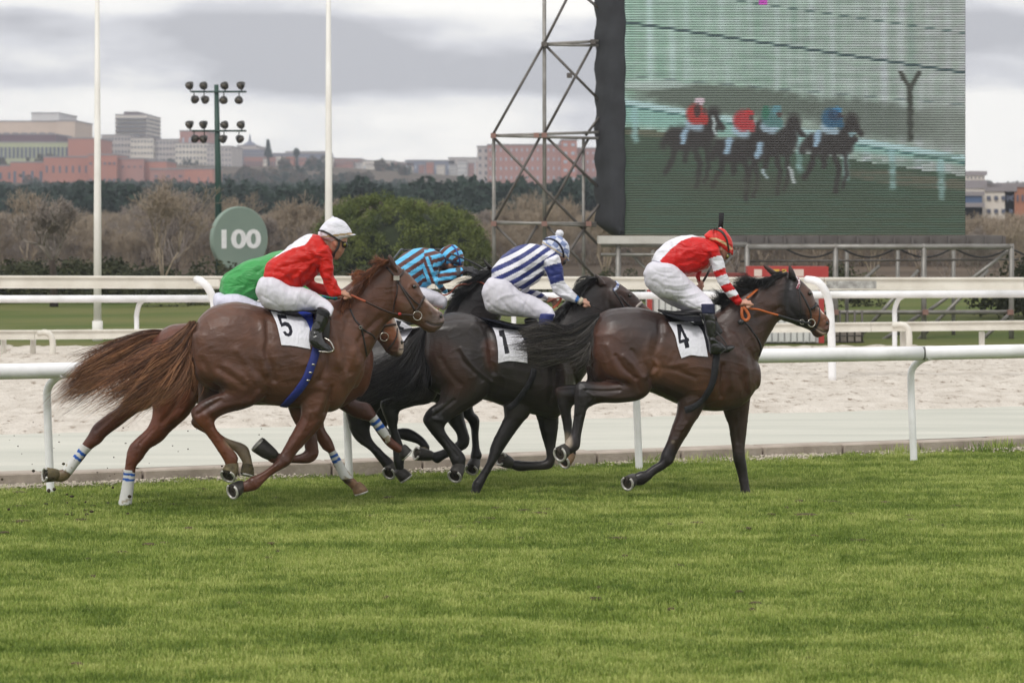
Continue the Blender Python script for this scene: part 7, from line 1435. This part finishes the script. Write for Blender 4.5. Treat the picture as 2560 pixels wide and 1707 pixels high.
hoof(pl4, 8, (735, 960), (655, 1020), (-.1, 1), .066, .16, MAT_HOOFL, h4, .7)
hoof(pl4, 8, (1365, 1200), (1275, 1230), (-.1, 1), .064, -.11, MAT_HOOF, h4, .9)
hoof(pl4, 8, (2500, 1330), (2505, 1400), (1, 0), .058, .10, MAT_HOOF, h4, 0)
mb = MB(); mb.ball(pl4.p(10, 1940, 856, -.082), (.018, .014, .015), 12, 8); mb.build('eye', MAT_EYE, h4)
hair('tail', pl4, 7, [[(1345, 905), (1200, 965), (1080, 1050), (950, 1065), (850, 1035), (640, 1050), (470, 1110)], [(1340, 925), (1200, 1040), (1050, 1120), (850, 1110), (650, 1130), (480, 1180)], [(1335, 950), (1230, 1090), (1080, 1200), (880, 1230), (650, 1240), (460, 1250)], [(1330, 970), (1260, 1150), (1130, 1270), (940, 1310), (760, 1340), (600, 1320)], [(1325, 1000), (1290, 1200), (1255, 1340), (1225, 1420), (1240, 1480)]],
     1400, MAT_HAIR, h4, dy=-.06, dys=(0, .035), jit=.024, wob=.036, rad=.0019, c0=srgb(24, 23, 25), c1=srgb(136, 128, 122), clumps=100, seed=12, lmin=.6)
hair('mane', pl4, 10, [[(1720, 640), (1680, 690), (1640, 740), (1560, 780)], [(1620, 670), (1560, 700), (1500, 730), (1450, 740)], [(1520, 710), (1470, 760), (1420, 800)], [(1450, 760), (1380, 740), (1280, 710), (1190, 720)], [(1420, 790), (1330, 780), (1260, 760), (1180, 770)], [(1350, 830), (1270, 830), (1180, 850), (1100, 850)], [(1250, 870), (1150, 870), (1050, 870), (960, 850)], [(1170, 920), (1080, 920), (1010, 900), (955, 880)], [(1110, 960), (1040, 970), (985, 985)]],
     1300, MAT_HAIR, h4, dy=-.05, dys=(0, .03), jit=.022, wob=.024, rad=.0021, c0=srgb(16, 16, 18), c1=srgb(58, 56, 58), clumps=80, seed=13)
NUM4o = [(607, 1165), (648, 1160), (715, 1300), (727, 1297), (733, 1330), (722, 1333), (736, 1393), (693, 1405), (680, 1342), (638, 1358), (628, 1345)]; NUM4i = [(653, 1235), (648, 1318), (688, 1308)]
cloth_patch('saddle_pad', b4, 10, [(440, 1035), (620, 1075), (850, 1080)], [(560, 1150), (760, 1160), (940, 1480)], [(440, 1035), (500, 1090), (560, 1150)], [(850, 1080), (900, 1250), (955, 1490)], 40, 30, MAT_CLOTHN, h4, lambda x, y: np.tile(np.array(srgb(34, 34, 42)), (len(x), 1)), off=.007)
cloth_patch('number_cloth', b4, 10, [(524, 1140), (640, 1137), (775, 1138)], [(654, 1502), (745, 1472), (830, 1480), (920, 1487)], [(524, 1140), (590, 1270), (620, 1390), (654, 1502)], [(775, 1138), (850, 1210), (885, 1300), (905, 1400), (920, 1487)], 100, 100, MAT_CLOTHN, h4, lambda x, y: poly_col(x, y, [(NUM4o, srgb(34, 34, 42)), (NUM4i, WHITE)], WHITE), off=.015)
strap('girth', b4, pl4, 9, [(1570, 690), (1562, 780), (1550, 880), (1530, 1000), (1480, 1120), (1400, 1220), (1320, 1275), (1250, 1300)], .056, .008, MAT_BLKCL, h4, off=.006)
strap('cheek_strap', b4, pl4, 10, [(1815, 800), (1870, 880), (1920, 980), (1945, 1050), (1945, 1130)], .018, .004, MAT_BLACKL, h4); strap('nose_band', b4, pl4, 10, [(1950, 1010), (1985, 985), (2010, 950)], .024, .006, MAT_BLACKL, h4); strap('brow_band', b4, pl4, 10, [(1808, 810), (1830, 760), (1822, 715), (1805, 690)], .022, .005, M('red_white_band', srgb(222, 214, 218), .5, srgb(130, 40, 60), 60, lo=.48, hi=.52), h4); strap('throat_lash', b4, pl4, 10, [(1830, 830), (1845, 950), (1840, 1080), (1800, 1150)], .012, .004, MAT_BLACKL, h4)
strap('nose_band', b4, pl4, 10, [(1990, 950), (2030, 1000), (2030, 1120), (1990, 1200), (1930, 1240)], .012, .004, MAT_BLACKL, h4)
ring_obj('bit_ring', pl4.p(10, 1955, 1150, -.09), .032, .005, MAT_METAL, h4, (.3, -1, .1)); ring_obj('rein_ring', pl4.p(10, 1860, 1140, -.12), .020, .004, MAT_METAL, h4, (.3, -1, .1))
free_strap('rein', pl4, 10, [(1330, 1005, -.19), (1420, 1015, -.19), (1520, 1045, -.18), (1620, 1072, -.17)], .0115, MAT_ORANGE, h4, .8); free_strap('rein', pl4, 10, [(1620, 1072, -.17), (1740, 1110, -.15), (1860, 1140, -.12), (1945, 1150, -.12)], .013, MAT_BLACKL, h4, .8)
free_strap('rein', pl4, 10, [(1310, 900, -.16), (1360, 860, -.12), (1410, 815, -.08)], .016, MAT_ORANGE, h4, .4); free_strap('rein', pl4, 10, [(1262, 990, -.19), (1258, 1060, -.2), (1275, 1110, -.2), (1310, 1120, -.21), (1330, 1080, -.21), (1300, 1020, -.2), (1270, 990, -.19)], .013, MAT_ORANGE, h4, .4)
strap('breast_strap', b4, pl4, 10, [(1240, 1140), (1300, 1150), (1360, 1230), (1420, 1320), (1450, 1400), (1430, 1480)], .014, .005, MAT_BLACKL, h4); mb = MB(); mb.ball(pl4.p(10, 1250, 1140, -.2), (.03, .02, .025), 10, 8); mb.build('strap_pad', MAT_BLACKL, h4)
mb = MB(); add_loft(mb, pl4, 10, [(440, 1012, 450, 1045, .12), (600, 1030, 600, 1080, .16), (800, 1010, 820, 1085, .18), (960, 1060, 960, 1150, .2)], 0); mb.build('saddle', MAT_BLACKL, h4)
mb = MB(); add_loft(mb, pl4, 10, [(960, 1060, 830, 1060, .012), (1040, 1180, 900, 1180, .012), (1070, 1240, 960, 1300, .01)], -.29); mb.build('saddle_flap', MAT_BLACKL, h4)
RED4 = srgb(200, 28, 28)
J4 = [(10, 0, [(365, 520, 600, 600, .14), (400, 440, 700, 668, .155), (540, 322, 810, 645, .17), (690, 274, 900, 605, .19), (840, 284, 965, 560, .195), (950, 330, 1010, 480, .15)]),
      (10, -.17, [(1030, 400, 890, 430, .066), (1064, 495, 935, 495, .061), (1092, 605, 972, 615, .057), (1118, 690, 1003, 705, .054), (1165, 765, 1055, 800, .05), (1215, 850, 1120, 890, .045), (1262, 928, 1215, 980, .034)]),
      (10, .15, [(960, 420, 860, 500, .06), (920, 540, 840, 590, .055), (860, 620, 790, 660, .05), (840, 680, 800, 710, .042), (845, 720, 825, 745, .034)])]
B4 = [(10, 0, [(385, 530, 300, 660, .13), (540, 550, 310, 780, .15), (680, 660, 430, 890, .13)]),
      (10, -.14, [(380, 540, 283, 690, .09), (560, 560, 305, 785, .112), (690, 665, 430, 890, .112), (785, 760, 590, 930, .10), (875, 845, 715, 995, .085, -.06), (940, 905, 800, 1010, .075, -.11), (975, 965, 845, 1012, .063, -.15), (985, 985, 860, 1015, .055, -.17)]),
      (10, .15, [(540, 600, 320, 800, .10), (660, 740, 480, 935, .10), (760, 850, 600, 995, .09), (840, 930, 680, 1030, .08), (870, 960, 760, 1010, .06)])]
BO4 = [(10, -.31, [(984, 975, 852, 975, .054), (988, 1060, 858, 1060, .052), (996, 1150, 882, 1150, .05), (992, 1240, 900, 1255, .044), (1000, 1300, 925, 1330, .043), (1060, 1350, 932, 1400, .045), (1100, 1390, 940, 1450, .042), (1104, 1410, 965, 1462, .034)])]
HD4 = [(10, 0, [(1120, 350, 940, 300, .075), (1135, 430, 985, 370, .077), (1130, 480, 1020, 430, .07), (1112, 515, 1050, 480, .055)]), (10, 0, [(1060, 340, 930, 300, .065), (1060, 420, 960, 420, .07)]), (10, -.075, [(1065, 385, 1030, 375, .008), (1065, 415, 1032, 405, .012), (1050, 435, 1040, 430, .008)])]
def jc4(x, y, v):
    C = poly_col(x, y, [([(300, 600), (360, 400), (540, 270), (660, 240), (920, 262), (905, 290), (760, 290), (650, 330), (540, 420), (440, 528), (470, 560), (380, 580)], WHITE)], RED4)
    arm = inpoly(x, y, [(920, 470), (1100, 480), (1130, 650), (1300, 930), (1215, 1010), (1020, 800), (950, 600)]); s = y + .35 * (x - 1080)
    band = ((s > 455) & (s < 600)) | ((s > 667) & (s < 768)) | ((s > 850) & (s < 916)); C[arm & band] = WHITE; return C
r4_, jb4 = rider('leading jockey in red and white silks with hooped sleeves and a red cap', pl4, (10, 700, 1040), J4, B4, HD4, [(10, (1258, 952), (1312, 935), -.17, (.35, 1), 1.12), (10, (835, 735), (862, 768), .15, (-.3, 1), .95)], BO4, jc4, skin=srgb(198, 150, 130), sextra=[(10, [(1100, 440), (1110, 500)], 22, srgb(110, 72, 58), .7), (10, [(1020, 360), (1040, 380)], 24, srgb(70, 54, 46), .8)],
    jst=[(10, [(700, 660), (660, 600), (600, 560)], 14, -.009), (10, [(900, 500), (820, 580), (700, 620)], 18, .008), (10, [(940, 460), (940, 560), (960, 620)], 14, -.014), (10, [(860, 380), (880, 500)], 16, -.005), (10, [(620, 540), (740, 520), (860, 560)], 14, -.007), (10, [(980, 530), (1080, 520)], 10, -.004)],
    bst=[(10, [(360, 590), (430, 640), (560, 650)], 10, -.005), (10, [(400, 660), (520, 700), (640, 700)], 10, -.006), (10, [(480, 760), (600, 780), (720, 760)], 10, .006), (10, [(500, 810), (640, 830), (760, 800)], 10, -.006), (10, [(580, 870), (700, 880), (820, 850)], 9, .006), (10, [(620, 910), (760, 910), (860, 870)], 9, -.006), (10, [(800, 960), (880, 940), (950, 930)], 9, -.006), (10, [(340, 720), (430, 760), (500, 860)], 12, -.005), (10, [(700, 940), (800, 990), (850, 1010)], 10, -.006), (10, [(440, 590), (560, 600), (640, 640)], 9, .005)])
mb = MB(); add_loft(mb, pl4, 10, [(985, 962, 850, 962, .059), (988, 1010, 853, 1010, .058), (990, 1050, 860, 1050, .057)], -.31, cap=.08); mb.build('sock', M('dark_navy_sock', srgb(44, 48, 80), .75, srgb(34, 38, 66), 20, bump=.3, bscale=50), r4_)
mb = MB(); add_loft(mb, pl4, 10, BO4[0][2][1:], -.31, 1.04); me = mb.remesh('boot', .0075, 3); sculpt(me, [(10, [(880, 1130), (940, 1120), (990, 1135)], 7, -.004), (10, [(900, 1300), (960, 1290), (1000, 1300)], 8, -.006), (10, [(920, 1330), (980, 1320), (1010, 1340)], 8, .006), (10, [(940, 1370), (1000, 1350), (1060, 1370)], 8, -.005)]); mesh_obj('boot', me, MAT_BOOT, r4_)
mb = MB(); add_loft(mb, pl4, 10, [(1085, 1375, 1060, 1445, .04), (1150, 1368, 1110, 1448, .042), (1186, 1380, 1150, 1425, .03)], -.29); mb.build('boot', MAT_BOOT, r4_)
free_strap('stirrup', pl4, 10, [(1000, 1230, -.33), (1050, 1290, -.36), (1095, 1350, -.37), (1106, 1400, -.37), (1040, 1462, -.36)], .006, MAT_BLACKL, h4, .8)
_, hb4 = helmet(pl4, 10, [(1160, 455, 1040, 420, .075), (1158, 425, 892, 292, .103), (1168, 370, 905, 250, .104), (1148, 300, 955, 215, .085), (1100, 232, 1025, 203, .045)], 0, lambda x, y, v: poly_col(x, y, [([(930, 302), (1010, 300), (1100, 345), (1162, 400), (1160, 425), (1090, 368), (1000, 325), (935, 318)], srgb(214, 186, 140))], srgb(212, 46, 40)), r4_, peak=[(1166, 400, 1130, 420, .06), (1170, 470, 1150, 472, .03)])
mb = MB(); mb.ball(pl4.p(10, 1045, 205, 0), .011, 8, 6); mb.build('cap_button', bpy.data.materials['white_plain'], r4_)
strap('goggle_strap', hb4, pl4, 10, [(950, 215), (1020, 225), (1070, 260), (1105, 320), (1120, 390), (1125, 430)], .016, .004, MAT_LEATHER, r4_); strap('goggle_strap', hb4, pl4, 10, [(985, 205), (1045, 225), (1085, 265), (1115, 330)], .008, .004, MAT_LEATHER, r4_)
lens(pl4, 10, (1112, 470), -.045, (.024, .026, .03), MAT_BLACKL, r4_, 'goggle_frame'); lens(pl4, 10, (1116, 482), -.068, (.013, .009, .016), MAT_GOG, r4_, 'goggle_lens')
w4 = free_strap('whip', pl4, 10, [(835, 790, .16), (880, 720, .15), (925, 640, .15), (960, 560, .25), (1010, 360, .26), (1035, 200, .22)], .010, M('whip_shaft', srgb(70, 62, 60), .5), None, 1.0); tag(w4, 'black whip held upright behind the back of the leading red and white jockey', 'whip')
mb = MB(); mb.tube([pl4.p(10, 1045, 200, .2), pl4.p(10, 1052, 120, .2), pl4.p(10, 1056, 48, .2)], [.02, .021, .023], 8, .6); mb.build('whip_flap', MAT_BLKCL, w4)

for H_, pl_, bv_, fr_, ns, mt_ in ((h5, pl5, b5, 2, (2170, 1002), [(2190, 1078), (2140, 1092), (2080, 1085), (2020, 1058)]), (h4, pl4, b4, 10, (2112, 1152), [(2118, 1232), (2070, 1238), (2030, 1218), (1990, 1190)]), (hG, plG, bG, 2, (1776, 1262), [(1790, 1330), (1750, 1330)])):
    q = cast(bv_, FR[fr_][0] + ns[0] / 4, FR[fr_][1] + ns[1] / 4)
    if q is not None:
        mb = MB(); mb.ball(tuple(q[0] + q[1] * .001), (.011, .008, .018), 12, 8); mb.build('nostril', MAT_EYE, H_)
    strap('lip_shade_strip', bv_, pl_, fr_, mt_, .007, .003, MAT_BRIDLE, H_, off=.001)  # thin dark strip stands in for the shade between the lips
rg = random.Random(77); mb = MB(); MAT_DIV = M('bare_soil', srgb(92, 78, 52), .95, srgb(58, 50, 34), 14, bump=.5, bscale=30)
for i in range(70):
    x = rg.uniform(0, 2300); y = rg.uniform(1125, 1260) if rg.random() < .75 else rg.uniform(1260, 1540); Y = 2.4 * 6500 / (y - 480); p = W(x, y, Y)
    if Y > kerbY(p.x) - .5: continue
    s_ = rg.uniform(.02, .055) * (1 if y < 1260 else .5); mb.ball((p.x, p.y, .022), (s_ * rg.uniform(1, 2.2), s_, .014), 9, 5)
tag(mb.build('divots', MAT_DIV), 'scuffed patches of bare soil where hooves have cut the turf', 'divots', kind='stuff')
# clods of earth thrown up behind the field
rg = random.Random(21); MAT_CLOD = M('dark_earth', srgb(44, 36, 28), .95, srgb(70, 60, 40), 30); mb = MB()
for i in range(110):
    x = rg.gauss(170, 95); y = rg.gauss(1195, 50) if i < 60 else rg.uniform(960, 1140); Y = rg.uniform(21.9, 22.9)
    if i >= 60: x = rg.uniform(20, 640)
    p = W(max(5, x), y, Y); s = rg.uniform(.004, .014) * (1 if i < 60 else .45); 
    if p.z < .02: p.z = .03
    mb.ball(p, (s * rg.uniform(.7, 1.8), s, s * rg.uniform(.6, 1.3)), 6, 4)
tag(mb.build('dirt', MAT_CLOD), 'clods of dark earth and turf flung up behind the hooves', 'dirt clods', kind='stuff')
